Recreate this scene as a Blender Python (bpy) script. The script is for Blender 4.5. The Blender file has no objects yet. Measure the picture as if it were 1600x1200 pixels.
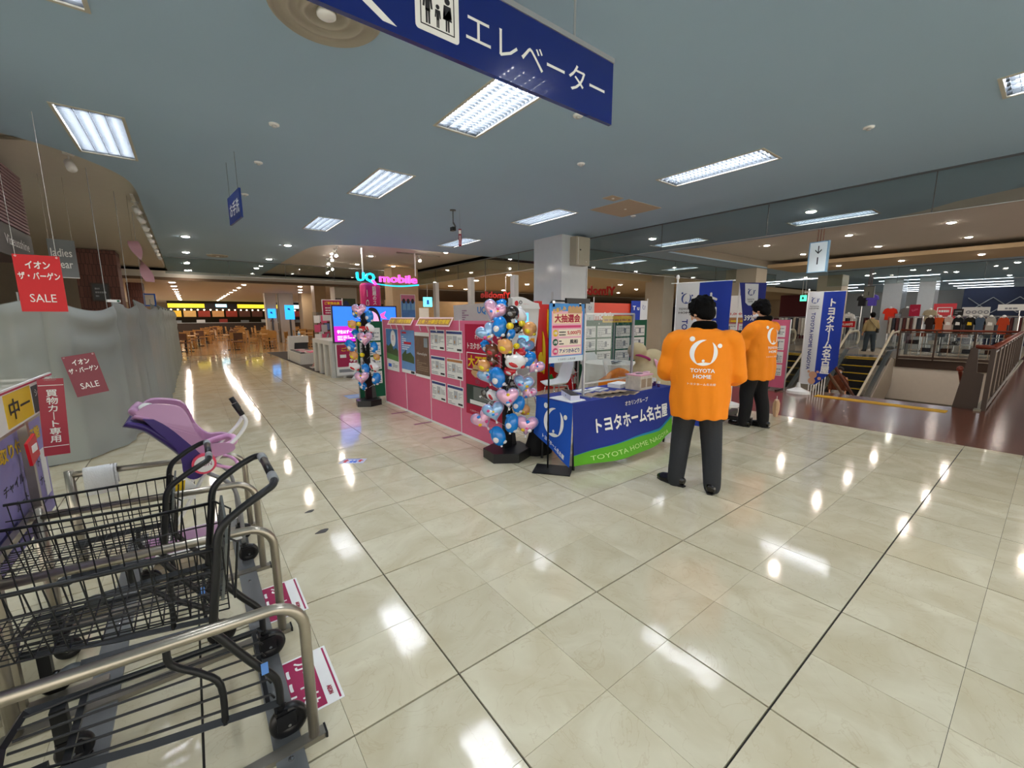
import bpy, bmesh, math, random
from math import sin, cos, pi, radians as R, sqrt, atan2, hypot
from mathutils import Vector as V, Matrix, Euler
from mathutils.bvhtree import BVHTree
random.seed(7)
SC = bpy.context.scene
COL = SC.collection
# ---------------------------------------------------------------- camera, light, exposure
YAW, PITCH, ROLL, FPX = 0.91681483, 0.16028360, -0.00236106, 650.26
cam_d = bpy.data.cameras.new('camera'); cam = bpy.data.objects.new('camera', cam_d); COL.objects.link(cam)
fw = V((cos(YAW)*cos(PITCH), sin(YAW)*cos(PITCH), -sin(PITCH)))
rt = fw.cross(V((0, 0, 1))).normalized(); up = rt.cross(fw)
r2 = rt*cos(ROLL)+up*sin(ROLL); u2 = up*cos(ROLL)-rt*sin(ROLL)
cam.matrix_world = Matrix.Translation((-0.7875, -1.4147, 1.5471)) @ Matrix((r2, u2, -fw)).transposed().to_4x4()
cam_d.sensor_fit = 'HORIZONTAL'; cam_d.sensor_width = 36; cam_d.lens = FPX*36/1600; cam_d.clip_start = .02; cam_d.clip_end = 400
SC.camera = cam
wd = bpy.data.worlds.new('world'); SC.world = wd; wd.use_nodes = True
wd.node_tree.nodes['Background'].inputs[0].default_value = (1, .93, .82, 1)
wd.node_tree.nodes['Background'].inputs[1].default_value = 2.0
SC.view_settings.view_transform = 'Standard'; SC.view_settings.look = 'None'
SC.view_settings.gamma = 1; SC.view_settings.use_curve_mapping = False
SC.view_settings.exposure = 0.34
TUBE, DOWN = 52.0, 185.0     # emission strengths of the fluorescent tubes and the downlights
try:
    SC.cycles.use_denoising = True
    SC.cycles.max_bounces = 8; SC.cycles.transparent_max_bounces = 16
    SC.cycles.sample_clamp_indirect = 6
except Exception: pass
# ---------------------------------------------------------------- helpers
def lin(h):
    h = h.lstrip('#'); o = []
    for i in (0, 2, 4):
        c = int(h[i:i+2], 16)/255
        o.append(c/12.92 if c <= .04045 else ((c+.055)/1.055)**2.4)
    return (*o, 1)
MATS = {}
def mat(name, col, rough=.5, metal=0, emit=0, var=0, scale=8, bump=0, bscale=60, alpha=1, trans=0, spec=.5, coat=0, ior=1.45):
    if name in MATS: return MATS[name]
    m = bpy.data.materials.new(name); m.use_nodes = True; nt = m.node_tree; b = nt.nodes['Principled BSDF']
    c = lin(col) if isinstance(col, str) else col
    b.inputs['Base Color'].default_value = c; b.inputs['Roughness'].default_value = rough
    b.inputs['Metallic'].default_value = metal; b.inputs['IOR'].default_value = ior
    b.inputs['Specular IOR Level'].default_value = spec; b.inputs['Coat Weight'].default_value = coat
    if emit: b.inputs['Emission Color'].default_value = c; b.inputs['Emission Strength'].default_value = emit
    if alpha < 1: b.inputs['Alpha'].default_value = alpha
    if trans: b.inputs['Transmission Weight'].default_value = trans
    tc = nt.nodes.new('ShaderNodeTexCoord')
    nz = nt.nodes.new('ShaderNodeTexNoise'); nz.inputs['Scale'].default_value = scale; nz.inputs['Detail'].default_value = 4
    nt.links.new(tc.outputs['Object'], nz.inputs['Vector'])
    v = var or .05
    if not emit:
        mx = nt.nodes.new('ShaderNodeMix'); mx.data_type = 'RGBA'
        mx.inputs[6].default_value = tuple(x*(1-v) for x in c[:3])+(1,); mx.inputs[7].default_value = tuple(min(1, x*(1+v)) for x in c[:3])+(1,)
        nt.links.new(nz.outputs[0], mx.inputs[0]); nt.links.new(mx.outputs[2], b.inputs['Base Color'])
    if bump:
        n2 = nt.nodes.new('ShaderNodeTexNoise'); n2.inputs['Scale'].default_value = bscale; n2.inputs['Detail'].default_value = 3
        bp = nt.nodes.new('ShaderNodeBump'); bp.inputs['Strength'].default_value = bump; bp.inputs['Distance'].default_value = .01
        nt.links.new(tc.outputs['Object'], n2.inputs['Vector']); nt.links.new(n2.outputs[0], bp.inputs['Height']); nt.links.new(bp.outputs[0], b.inputs['Normal'])
    MATS[name] = m
    return m
class MB:
    def __init__(s): s.v = []; s.f = []; s.smooth = False
    def add(s, vs, fs):
        n = len(s.v); s.v += [tuple(p) for p in vs]; s.f += [tuple(i+n for i in f) for f in fs]; return s
    def box(s, x0, y0, z0, x1, y1, z1, M=None, b=0):
        if x0 > x1: x0, x1 = x1, x0
        if y0 > y1: y0, y1 = y1, y0
        if z0 > z1: z0, z1 = z1, z0
        if b:
            b = min(b, (x1-x0)*.45, (y1-y0)*.45)
            o = [(x0+b, y0), (x1-b, y0), (x1, y0+b), (x1, y1-b), (x1-b, y1), (x0+b, y1), (x0, y1-b), (x0, y0+b)]
            return s.prism(o, z0, z1, M)
        vs = [V(p) for p in ((x0,y0,z0),(x1,y0,z0),(x1,y1,z0),(x0,y1,z0),(x0,y0,z1),(x1,y0,z1),(x1,y1,z1),(x0,y1,z1))]
        if M: vs = [M @ p for p in vs]
        return s.add(vs, [(0,3,2,1),(4,5,6,7),(0,1,5,4),(1,2,6,5),(2,3,7,6),(3,0,4,7)])
    def prism(s, poly, z0, z1, M=None):
        n = len(poly); vs = [V((x, y, z0)) for x, y in poly]+[V((x, y, z1)) for x, y in poly]
        if M: vs = [M @ p for p in vs]
        return s.add(vs, [tuple(range(n-1, -1, -1)), tuple(range(n, 2*n))]+[(i, (i+1) % n, n+(i+1) % n, n+i) for i in range(n)])
    def xz(s, poly, y0, y1):        # polygon drawn in x,z, thickness in y
        return s.prism(poly, 0, y0-y1, Matrix(((1,0,0,0),(0,0,-1,y0),(0,1,0,0),(0,0,0,1))))
    def tube(s, pts, r, n=8, cap=True, closed=False):
        pts = [V(p) for p in pts]; m = len(pts)
        rr = r if isinstance(r, (list, tuple)) else [r]*m
        vs = []; nrm = None
        for i, p in enumerate(pts):
            a = pts[(i-1) % m] if (i or closed) else p; b = pts[(i+1) % m] if (i < m-1 or closed) else p
            t = (b-a)
            t = t.normalized() if t.length > 1e-9 else V((0, 0, 1))
            if nrm is None: nrm = t.orthogonal().normalized() if abs(t.z) < .9 else V((1,0,0)).cross(t).normalized()
            nrm = (nrm-t*nrm.dot(t))
            nrm = nrm.normalized() if nrm.length > 1e-6 else t.orthogonal().normalized()
            bn = t.cross(nrm)
            q = rr[i]; q1, q2 = q if isinstance(q, (list, tuple)) else (q, q)
            for k in range(n):
                an = 2*pi*k/n+pi/n; vs.append(p+nrm*(cos(an)*q1)+bn*(sin(an)*q2))
        fs = [(i*n+k, i*n+(k+1) % n, ((i+1) % m)*n+(k+1) % n, ((i+1) % m)*n+k) for i in range(m if closed else m-1) for k in range(n)]
        if cap and not closed: fs += [tuple(range(n-1, -1, -1)), tuple(range((m-1)*n, m*n))]
        return s.add(vs, fs)
    def cyl(s, a, b, r, n=12, r2=None): return s.tube([a, b], [r, r if r2 is None else r2], n)
    def rings(s, rs, n=24):         # stacked ellipses: (cx,cy,z,rx,ry)
        vs = []
        for cx, cy, z, a, b in rs:
            for k in range(n): vs.append((cx+a*cos(2*pi*k/n), cy+b*sin(2*pi*k/n), z))
        m = len(rs)
        fs = [(i*n+k, i*n+(k+1) % n, (i+1)*n+(k+1) % n, (i+1)*n+k) for i in range(m-1) for k in range(n)]
        fs += [tuple(range(n-1, -1, -1)), tuple(range((m-1)*n, m*n))]
        return s.add(vs, fs)
    def lathe(s, prof, c=(0,0,0), n=24):
        return s.rings([(c[0], c[1], c[2]+z, max(r, 1e-4), max(r, 1e-4)) for r, z in prof], n)
    def ball(s, c, r, M=None, nu=14, nv=9):
        rx, ry, rz = r if isinstance(r, (list, tuple)) else (r, r, r); c = V(c); vs = []
        for i in range(nv+1):
            th = pi*i/nv
            for k in range(nu):
                ph = 2*pi*k/nu; p = V((rx*sin(th)*cos(ph), ry*sin(th)*sin(ph), rz*cos(th)))
                if M: p = M @ p
                vs.append(c+p)
        return s.add(vs, [(i*nu+k, (i+1)*nu+k, (i+1)*nu+(k+1) % nu, i*nu+(k+1) % nu) for i in range(nv) for k in range(nu)])
    def torus(s, c, Rr, r, ax='z', n=24, m=8, M=None, squash=1):
        pts = []
        for k in range(n):
            a = 2*pi*k/n; p = V((cos(a)*Rr, sin(a)*Rr*squash, 0))
            if ax == 'y': p = V((p.x, 0, p.y))
            if ax == 'x': p = V((0, p.x, p.y))
            if M: p = M @ p
            pts.append(V(c)+p)
        return s.tube(pts, r, m, closed=True)
    def mesh(s, name, m, smooth=None):
        me = bpy.data.meshes.new(name); me.from_pydata(s.v, [], s.f)
        if m: me.materials.append(m)
        if s.smooth if smooth is None else smooth:
            me.shade_smooth()
        return me
def link(name, data, parent=None):
    o = bpy.data.objects.new(name, data); COL.objects.link(o)
    if parent: o.parent = parent
    return o
def part(parent, name, mb, m, label=None, smooth=None, loc=None, rot=None, kind=None):
    o = link(name, mb.mesh(name, m, smooth), parent)
    if label: o['label'] = label
    if kind: o['kind'] = kind
    if loc: o.location = loc
    if rot: o.rotation_euler = rot
    return o
ORD = ['first', 'second', 'third', 'fourth', 'fifth', 'sixth', 'seventh', 'eighth', 'ninth', 'tenth', 'eleventh', 'twelfth', 'thirteenth', 'fourteenth', 'fifteenth', 'sixteenth']
def thing(name, label, cat, loc=(0,0,0), rz=0, group=None):
    o = link(name, None); o.location = loc; o.rotation_euler = (0, 0, rz); o.empty_display_size = .1
    return tag(o, label, cat, group)
def tag(o, label, cat, group=None, kind=None):
    o['label'] = label; o['category'] = cat
    if group: o['group'] = group
    if kind: o['kind'] = kind
    return o
def solid(name, mb, m, label, cat, loc=(0,0,0), rz=0, group=None, smooth=None, kind=None):
    o = part(None, name, mb, m, smooth=smooth); o.location = loc; o.rotation_euler = (0, 0, rz)
    return tag(o, label, cat, group, kind)
def struct(name, mb, m, smooth=None, parent=None):
    o = part(parent, name, mb, m, smooth=smooth)
    if not parent: o['kind'] = 'structure'
    return o
KIDS = {}
def kids(o): return [c for c in bpy.data.objects if c.parent == o]
def copy(o, loc=None, rz=None, label=None, group=None, parent=None, scale=None):
    c = o.copy(); COL.objects.link(c)
    if parent is not None: c.parent = parent
    if loc is not None: c.location = loc
    if rz is not None: c.rotation_euler = (0, 0, rz)
    if label: c['label'] = label
    if group: c['group'] = group
    if scale: c.scale = scale if isinstance(scale, tuple) else (scale,)*3
    for k in kids(o): copy(k, parent=c)
    return c
def bez(pts, n=6, closed=False):     # Catmull-Rom through points
    pts = [V(p) for p in pts]; out = []; m = len(pts)
    for i in range(m if closed else m-1):
        g = lambda k: pts[k % m] if closed else pts[max(0, min(m-1, k))]
        p0, p1, p2, p3 = g(i-1), g(i), g(i+1), g(i+2)
        for k in range(n):
            t = k/n; out.append(.5*((2*p1)+(p2-p0)*t+(2*p0-5*p1+4*p2-p3)*t*t+(3*p1-3*p2+p3-p0)*t**3))
    if not closed: out.append(pts[-1])
    return out
def arc(c, r, a0, a1, n=8): return [(c[0]+r*cos(a0+(a1-a0)*k/n), c[1]+r*sin(a0+(a1-a0)*k/n)) for k in range(n+1)]
_tc = {}
def glyphs(body, bold=0, space=1.0, res=3, align='CENTER'):
    sp0 = bold; bold = 0; key = (body, 0, space, res, align)
    if space < .93: space = .95
    if key in _tc: return _tc[key]
    c = bpy.data.curves.new('t', 'FONT'); c.body = body; c.size = 1; c.offset = bold; c.resolution_u = res
    c.align_x = align; c.space_line = space; c.fill_mode = 'FRONT'
    o = bpy.data.objects.new('t', c); COL.objects.link(o)
    dg = bpy.context.evaluated_depsgraph_get(); e = o.evaluated_get(dg); me = e.to_mesh()
    vs = [v.co.copy() for v in me.vertices]; fs = [tuple(p.vertices) for p in me.polygons]
    e.to_mesh_clear(); bpy.data.objects.remove(o); bpy.data.curves.remove(c)
    _tc[key] = (vs, fs)
    return vs, fs
def letters(parent, body, x, z, w, h, y, m, bold=0.012, name='lettering', space=1.0, rot=0, res=2, shear=0, label=None, align='CENTER', th=0):
    """flat lettering on a face that looks to -y: centred on x,z, filling w by h (w None keeps proportion)"""
    vs, fs = glyphs(body, 0, space, res, align)
    if not vs: return None
    if bold > .006:       # heavier strokes: the same outline laid over itself slightly shifted
        b_ = min(bold, .045)*.9; n0 = len(vs); sh = [(b_, 0), (-b_, 0), (0, b_), (0, -b_), (b_*.7, b_*.7), (-b_*.7, -b_*.7), (b_*.7, -b_*.7), (-b_*.7, b_*.7)]
        if len(body) > 8 and th == 0: sh = sh[:4]
        V0, F0 = vs, fs; vs = []; fs = []
        for k, (a, c) in enumerate(sh): vs += [V((v.x+a, v.y+c, 0)) for v in V0]; fs += [tuple(i+k*n0 for i in f) for f in F0]
    x0 = min(v.x for v in vs); x1 = max(v.x for v in vs); y0 = min(v.y for v in vs); y1 = max(v.y for v in vs)
    sz = h/max(y1-y0, 1e-6); sx = w/max(x1-x0, 1e-6) if w else sz
    mb = MB(); out = []; n_each = len(glyphs(body, 0, space, res, align)[0])
    for iv, v in enumerate(vs):
        lift = .00014*(iv//n_each); a = (v.x-(x0+x1)/2)*sx; b = (v.y-(y0+y1)/2)*sz; a += shear*b
        out.append((x+a*cos(rot)-b*sin(rot), y-lift, z+a*sin(rot)+b*cos(rot)))
    mb.add(out, fs)
    if th:
        n = len(out); back = [(p[0], p[1]+th, p[2]) for p in out]; ed = {}
        for f in fs:
            for i in range(len(f)):
                e = (f[i], f[(i+1) % len(f)])
                if (e[1], e[0]) in ed: del ed[(e[1], e[0])]
                else: ed[e] = 1
        mb = MB(); mb.add(out+back, list(fs)+[tuple(n+i for i in reversed(f)) for f in fs]+[(a, n+a, n+b, b) for a, b in ed])
    return part(parent, name, mb, m, label)
def flat(parent, name, poly, y, m, label=None, th=.002):      # thin printed panel in x,z facing -y
    return part(parent, name, MB().xz(poly, y, y+th), m, label)
def rect(parent, name, x0, z0, x1, z1, y, m, label=None, th=.002):
    return flat(parent, name, [(x0, z0), (x1, z0), (x1, z1), (x0, z1)], y, m, label, th)
def lines(parent, x0, z0, x1, z1, y, m, n, seed=0, name='small_print', frac=.45):   # rows of tiny unreadable print
    rd = random.Random(seed); mb = MB(); dz = (z1-z0)/n
    for i in range(n):
        xx = x0; zb = z0+dz*i
        while xx < x1-.001:
            wv = rd.uniform(.06, .2)*(x1-x0); xe = min(x1, xx+wv); mb.box(xx, y-.0006, zb, xe, y, zb+dz*frac); xx = xe+.03*(x1-x0)
            if rd.random() < .12: break
    return part(parent, name, mb, m)
def bake(mb_or_me, name, m, voxel, smooth_it=4, sub=0, factor=.5):
    """weld overlapping shapes into one continuous skin"""
    me = mb_or_me.mesh(name, m) if isinstance(mb_or_me, MB) else mb_or_me
    o = bpy.data.objects.new(name, me); COL.objects.link(o)
    r = o.modifiers.new('r', 'REMESH'); r.mode = 'VOXEL'; r.voxel_size = voxel
    if smooth_it: s = o.modifiers.new('s', 'SMOOTH'); s.iterations = smooth_it; s.factor = factor
    dg = bpy.context.evaluated_depsgraph_get()
    out = bpy.data.meshes.new_from_object(o.evaluated_get(dg)); out.name = name
    bpy.data.objects.remove(o)
    out.materials.clear(); out.materials.append(m); out.shade_smooth()
    return out
def bez_px(pts, n=5): return [(p.x, p.y) for p in bez([V((a, b, 0)) for a, b in pts], n)]
def fill_holes(outer, holes, z, name, m, thick=.03):
    bm = bmesh.new(); ed = []
    for loop in [outer]+holes:
        vs = [bm.verts.new((x, y, z)) for x, y in loop]
        ed += [bm.edges.new((vs[i], vs[(i+1) % len(vs)])) for i in range(len(vs))]
    bmesh.ops.triangle_fill(bm, use_beauty=True, use_dissolve=False, edges=ed)
    for f in bm.faces:
        if f.normal.z > 0: f.normal_flip()
    g = bmesh.ops.extrude_face_region(bm, geom=list(bm.faces))
    for v in [e for e in g['geom'] if isinstance(e, bmesh.types.BMVert)]: v.co.z += thick
    me = bpy.data.meshes.new(name); bm.to_mesh(me); bm.free(); me.materials.append(m)
    o = link(name, me); o['kind'] = 'structure'
    return o
# ---------------------------------------------------------------- common materials
WHITE = mat('white_paint', '#e9e9e6', .35); PAPER = mat('paper', '#eeeeea', .6); BLACK = mat('black_plastic', '#101012', .35)
BLACKM = mat('black_metal', '#141415', .4, .2); CARTM = mat('cart_black', '#141618', .38, .1); INK = mat('ink', '#26262b', .6)
GREYINK = mat('grey_ink', '#8c8f94', .6); STEEL = mat('steel', '#a9a294', .32, .9, var=.12, scale=20); DARKSTEEL = mat('dark_steel', '#5a5d60', .4, .6)
CHROME = mat('chrome', '#c9c9c9', .15, 1); ALU = mat('aluminium', '#b9bbbc', .35, .6)
PINK = mat('pink_board', '#d9698a', .55); PINK2 = mat('pink_poster', '#d8447a', .5); CRIM = mat('crimson', '#b00f3c', .5)
GREEN = mat('green_board', '#0b5a3c', .7); ORANGE = mat('orange_cloth', '#f58a04', .75, var=.06, bump=.25, bscale=14)
RED = mat('red', '#c81020', .4); YELLOW = mat('yellow', '#e8c015', .45); NAVY = mat('navy', '#142a86', .6)
BLUE = mat('blue', '#1464d8', .5); SKYB = mat('sky_blue', '#6fa8d8', .5); WOOD = mat('wood', '#b98c52', .5, var=.15, scale=14)
BEIGE = mat('beige', '#c9bda4', .6); REDW = mat('red_wood', '#7a3524', .3, var=.15, scale=10); BROWNM = mat('brown_metal', '#4a3c33', .45, .2)
SKIN = mat('skin', '#d9a684', .55); HAIR = mat('hair', '#060505', .8, spec=.15, bump=.5, bscale=90)
PURPLE = mat('purple_plastic', '#3c2a70', .35); LILAC = mat('lilac_plastic', '#b98cb0', .3)
TW = mat('white_print', '#f2f2ee', .5)
def glass_mat(name, tint='#dfe8e6', fac=.12):
    if name in MATS: return MATS[name]
    m = bpy.data.materials.new(name); m.use_nodes = True; nt = m.node_tree; nt.nodes.clear()
    o = nt.nodes.new('ShaderNodeOutputMaterial'); mx = nt.nodes.new('ShaderNodeMixShader'); t = nt.nodes.new('ShaderNodeBsdfTransparent')
    g = nt.nodes.new('ShaderNodeBsdfGlossy'); g.inputs['Roughness'].default_value = .03; fr = nt.nodes.new('ShaderNodeLayerWeight'); fr.inputs[0].default_value = .5; pw = nt.nodes.new('ShaderNodeMath'); pw.operation = 'POWER'; pw.inputs[1].default_value = 4; nt.links.new(fr.outputs['Facing'], pw.inputs[0])
    t.inputs[0].default_value = lin(tint); ad = nt.nodes.new('ShaderNodeMath'); ad.operation = 'ADD'; ad.inputs[1].default_value = fac*.3
    nt.links.new(pw.outputs[0], ad.inputs[0]); nt.links.new(ad.outputs[0], mx.inputs[0]); nt.links.new(t.outputs[0], mx.inputs[1]); nt.links.new(g.outputs[0], mx.inputs[2])
    nt.links.new(mx.outputs[0], o.inputs[0]); MATS[name] = m
    return m
GLASS = glass_mat('smoke_glass', '#e4eae9'); CLEAR = glass_mat('clear_glass', '#eef2f2')
EMW = mat('tube_light', '#f2f6ff', emit=TUBE); EMD = mat('downlight_glow', '#fff0e2', emit=DOWN)
def emis(name, col, s): return mat(name, col, .4, emit=s)
# ================================================================ SETTING
def marble():
    m = bpy.data.materials.new('cream_marble_tile'); m.use_nodes = True; nt = m.node_tree; b = nt.nodes['Principled BSDF']
    N = nt.nodes.new; L = nt.links.new
    tc = N('ShaderNodeNewGeometry'); oi = N('ShaderNodeObjectInfo')
    ad = N('ShaderNodeVectorMath'); ad.operation = 'ADD'; L(tc.outputs['Position'], ad.inputs[0])
    sc = N('ShaderNodeVectorMath'); sc.operation = 'SCALE'; sc.inputs['Scale'].default_value = 1.0
    cb = N('ShaderNodeCombineXYZ'); ml = N('ShaderNodeMath'); ml.operation = 'MULTIPLY'; ml.inputs[1].default_value = 37
    L(oi.outputs['Random'], ml.inputs[0]); L(ml.outputs[0], cb.inputs[2]); L(cb.outputs[0], ad.inputs[1])
    n1 = N('ShaderNodeTexNoise'); n1.inputs['Scale'].default_value = 2.6; n1.inputs['Detail'].default_value = 7; n1.inputs['Distortion'].default_value = 1.4; L(ad.outputs[0], n1.inputs['Vector'])
    cr = N('ShaderNodeValToRGB'); e = cr.color_ramp.elements
    e[0].position = .3; e[0].color = lin('#c6bb9c'); e[1].position = .7; e[1].color = lin('#dad3b8')
    L(n1.outputs[0], cr.inputs[0])
    n2 = N('ShaderNodeTexNoise'); n2.inputs['Scale'].default_value = 3.2; n2.inputs['Detail'].default_value = 6; n2.inputs['Distortion'].default_value = 2.5; L(ad.outputs[0], n2.inputs['Vector'])
    sb = N('ShaderNodeMath'); sb.operation = 'SUBTRACT'; sb.inputs[1].default_value = .5; L(n2.outputs[0], sb.inputs[0])
    ab = N('ShaderNodeMath'); ab.operation = 'ABSOLUTE'; L(sb.outputs[0], ab.inputs[0])
    r2 = N('ShaderNodeValToRGB'); r2.color_ramp.elements[0].position = 0; r2.color_ramp.elements[0].color = (1, 1, 1, 1); r2.color_ramp.elements[1].position = .012; r2.color_ramp.elements[1].color = (0, 0, 0, 1); L(ab.outputs[0], r2.inputs[0])
    mx = N('ShaderNodeMix'); mx.data_type = 'RGBA'; mx.inputs[7].default_value = lin('#a88f68'); L(cr.outputs[0], mx.inputs[6])
    mm = N('ShaderNodeMath'); mm.operation = 'MULTIPLY'; mm.inputs[1].default_value = .22; L(r2.outputs[0], mm.inputs[0]); L(mm.outputs[0], mx.inputs[0])
    hs = N('ShaderNodeHueSaturation'); L(mx.outputs[2], hs.inputs['Color'])
    mr = N('ShaderNodeMapRange'); mr.inputs[3].default_value = .93; mr.inputs[4].default_value = 1.05; L(oi.outputs['Random'], mr.inputs[0]); L(mr.outputs[0], hs.inputs['Value'])
    L(hs.outputs[0], b.inputs['Base Color'])
    b.inputs['Roughness'].default_value = .085; b.inputs['IOR'].default_value = 1.48
    n3 = N('ShaderNodeTexNoise'); n3.inputs['Scale'].default_value = 9; n3.inputs['Detail'].default_value = 1; L(ad.outputs[0], n3.inputs['Vector'])
    bp = N('ShaderNodeBump'); bp.inputs['Strength'].default_value = .10; bp.inputs['Distance'].default_value = .004; L(n3.outputs[0], bp.inputs['Height']); L(bp.outputs[0], b.inputs['Normal'])
    return m
TILE = marble()
GROUT = mat('dark_grout', '#2c2a28', .8)
BRFLOOR = mat('brown_floor', '#6d4233', .16, var=.12, scale=3, spec=.5)
H = 3.30
# floor slab (with the stairwell left open) ---------------------------------------------------
VX0, VX1, VY0, VY1 = 9.45, 19.75, -.72, 6.9
fl = MB()
fl.box(-9, -9, -.3, 6.47, 20, -.0105)
struct('floor', fl, GROUT)
FLOOR = bpy.data.objects['floor']
def tile_mesh(dx0, dx1, dy0, dy1, w=.45):
    return MB().box(dx0, dy0, -.010, w-dx1, w-dy1, 0).mesh('tile', TILE)
D, Fn = .0042, .0008
TM = {(a, c): tile_mesh(D if a == 0 else Fn, D if a == 1 else Fn, D if c == 0 else Fn, D if c == 1 else Fn) for a in (0, 1) for c in (0, 1)}
cx, cy = -.7875, -1.4147
cells = []
for i in range(-16, 15):
    for j in range(-10, 44):
        x, y = i*.45, j*.45
        if x > 6.29: continue
        dx, dy = x+.225-cx, y+.225-cy; d = hypot(dx, dy)
        an = math.degrees(atan2(dy, dx)); seen = -6 < an-1.6 < 112
        if d > 1.2 or True: cells.append((0 if seen else 1, d, i, j))
cells.sort()
rt_ = random.Random(3); restmb = MB()
for n, (s, d, i, j) in enumerate(cells):
    ax, ay = rt_.gauss(0, .0012), rt_.gauss(0, .0012)
    if n < 300:
        o = link('tile', TM[(i % 2, j % 2)], FLOOR); o.location = (i*.45, j*.45, 0); o.rotation_euler = (ax*.6, ay*.6, 0)
    elif not (s == 1 and d > 9):
        a, c = i % 2, j % 2; x, y = i*.45, j*.45
        restmb.box(x+(D if a == 0 else Fn), y+(D if c == 0 else Fn), -.010, x+.45-(D if a == 1 else Fn), y+.45-(D if c == 1 else Fn), 0)
        for k in (-1, -2, -3, -4):
            v = restmb.v[k]; restmb.v[k] = (v[0], v[1], (v[0]-x-.225)*ay+(v[1]-y-.225)*ax)
for j in range(-10, 44): restmb.box(6.303, j*.45+.002, -.01, 6.466, j*.45+.448, 0)
part(FLOOR, 'tile', restmb, TILE, kind='stuff')
bf = MB()
bf.box(6.47, -9, -.3, VX0, 20, 0); bf.box(VX0, -9, -.3, 60, VY0, 0); 
struct('floor', bf, BRFLOOR)
struct('floor', MB().box(VX0, VY1, -.3, 60, 20, 0).box(6.47, 7.2, -.01, VX0, 20, .004), mat('beige_shop_floor', '#b9ae96', .2, var=.08, scale=2))
bf = MB().box(VX1, VY0, -.3, 60, VY1, 0)
struct('floor', bf, mat('shop_floor', '#c4b49c', .25, var=.1, scale=2))
bf = MB().box(-9, 20, -.3, 60, 60, 0)
def parquet():
    m = mat('parquet', '#8a5a30', .15, var=.3, scale=2); nt = m.node_tree
    br = nt.nodes.new('ShaderNodeTexBrick'); br.inputs['Scale'].default_value = 1; br.inputs['Brick Width'].default_value = 1.8; br.inputs['Row Height'].default_value = .45
    br.inputs['Color1'].default_value = lin('#9c7244'); br.inputs['Color2'].default_value = lin('#cfae82'); br.inputs['Mortar'].default_value = lin('#6a4526'); br.inputs['Mortar Size'].default_value = .01
    g = nt.nodes.new('ShaderNodeNewGeometry'); nt.links.new(g.outputs['Position'], br.inputs['Vector']); nt.links.new(br.outputs[0], nt.nodes['Principled BSDF'].inputs['Base Color'])
    return m
struct('floor', bf, parquet())
# dark carpet of the phone shop, curved front edge
uqc = [(1.80, 19.95), (1.86, 17.8), (1.93, 12), (1.95, 11), (2.1, 10.1), (2.47, 9.35), (3.07, 9.1), (4.2, 9.05), (6.46, 9.05), (6.46, 19.95)]
struct('floor', MB().prism(uqc[::-1], -.0, .006), mat('dark_carpet', '#4a4440', .9, bump=.3, bscale=200))
# lighter edge strip beside the stairwell rail and tactile paving
struct('trim_1', MB().box(9.3, -.80, 0, 22, -.72, .03), mat('grey_curb', '#8d8a78', .5))
tp = MB().box(8.74, -.47, 0, 8.97, 1.34, .006)
TP = struct('floor', tp, mat('tactile_yellow', '#d0a225', .6))
dots = MB()
for i in range(48):
    for j in range(6): dots.box(8.755+j*.037, -.46+i*.0375, .006, 8.775+j*.037, -.437+i*.0375, .011)
part(TP, 'tactile_bump', dots, mat('tactile_yellow2', '#e2b530', .6), kind='stuff')
# ceilings ----------------------------------------------------------------------------------
CEIL = mat('blue_grey_ceiling', '#9fb9ce', .75, var=.03, scale=1); CREAM = mat('cream_ceiling', '#d2ccc0', .8, var=.03)
BROWNC = mat('brown_ceiling', '#c0a884', .8, var=.03)
TROFF = [(1.42, -1.2), (1.42, 1.70), (1.42, 4.40), (1.42, 7.42), (4.44, -4.0), (4.44, -1.55), (4.44, 1.37), (4.44, 4.48), (4.53, 7.62), (-1.30, 4.52), (-1.30, 1.6), (-1.30, -1.4), (1.42, -4.2), (-1.3, -4.4),
         (8.66, 1.36), (8.76, 4.45), (8.66, -1.6), (10.75, 7.45), (13.95, 7.5)]
blue = [(-9, -9), (8.3, -9), (8.35, -4)]+[(8.54, -.87), (8.85, -.2), (9.27, .26), (9.6, .85), (9.66, 1.7), (9.8, 2.6), (9.9, 5.45), (19.2, 5.45), (19.2, -9), (60, -9), (60, 9.1), (6.6, 9.14)]
blue += bez_px([(6.6, 9.14), (5.1, 9.16), (3.32, 9.27), (2.46, 9.55), (2.0, 10.0), (1.82, 10.7), (1.78, 12.5)])[1:]+[(1.8, 19.5), (-1.25, 19.5)]
blue += bez_px([(-1.25, 19.5), (-1.21, 12), (-1.2, 8.1), (-1.2, 6.6), (-1.28, 5.98), (-1.5, 5.52), (-1.75, 5.21), (-2.05, 5.01), (-2.6, 4.8), (-3.6, 4.6)])[1:]+[(-9, 4.3)]
W2, L2 = .225, .64
holes = [[(x-W2, y-L2), (x+W2, y-L2), (x+W2, y+L2), (x-W2, y+L2)] for x, y in TROFF if not (y > 9)]
fill_holes(blue, holes, H, 'ceiling', CEIL, .035)
cm = MB(); cm.box(-9, 4.2, 3.42, 1.9, 20, 3.46); cm.box(1.7, 9.05, 3.42, 6.7, 20, 3.46); cm.box(8.2, -9, 3.55, 19.3, 5.5, 3.6)
struct('ceiling', cm, CREAM)
cm = MB().box(8.3, -9, 3.34, 8.25, 5.5, 3.6).box(9.9, 5.45, 3.335, 19.2, 5.5, 3.6).box(19.2, -9, 3.335, 19.25, 5.5, 3.6)
struct('trim_2', cm, mat('coffer_edge', '#8d8272', .8))
struct('trim_3', MB().box(16.4, -9, 3.3, 19.2, 5.45, 3.42), BROWNC)
struct('ceiling', MB().box(6.72, 9.6, 3.02, 60, 20, 3.3), BROWNC)
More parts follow.
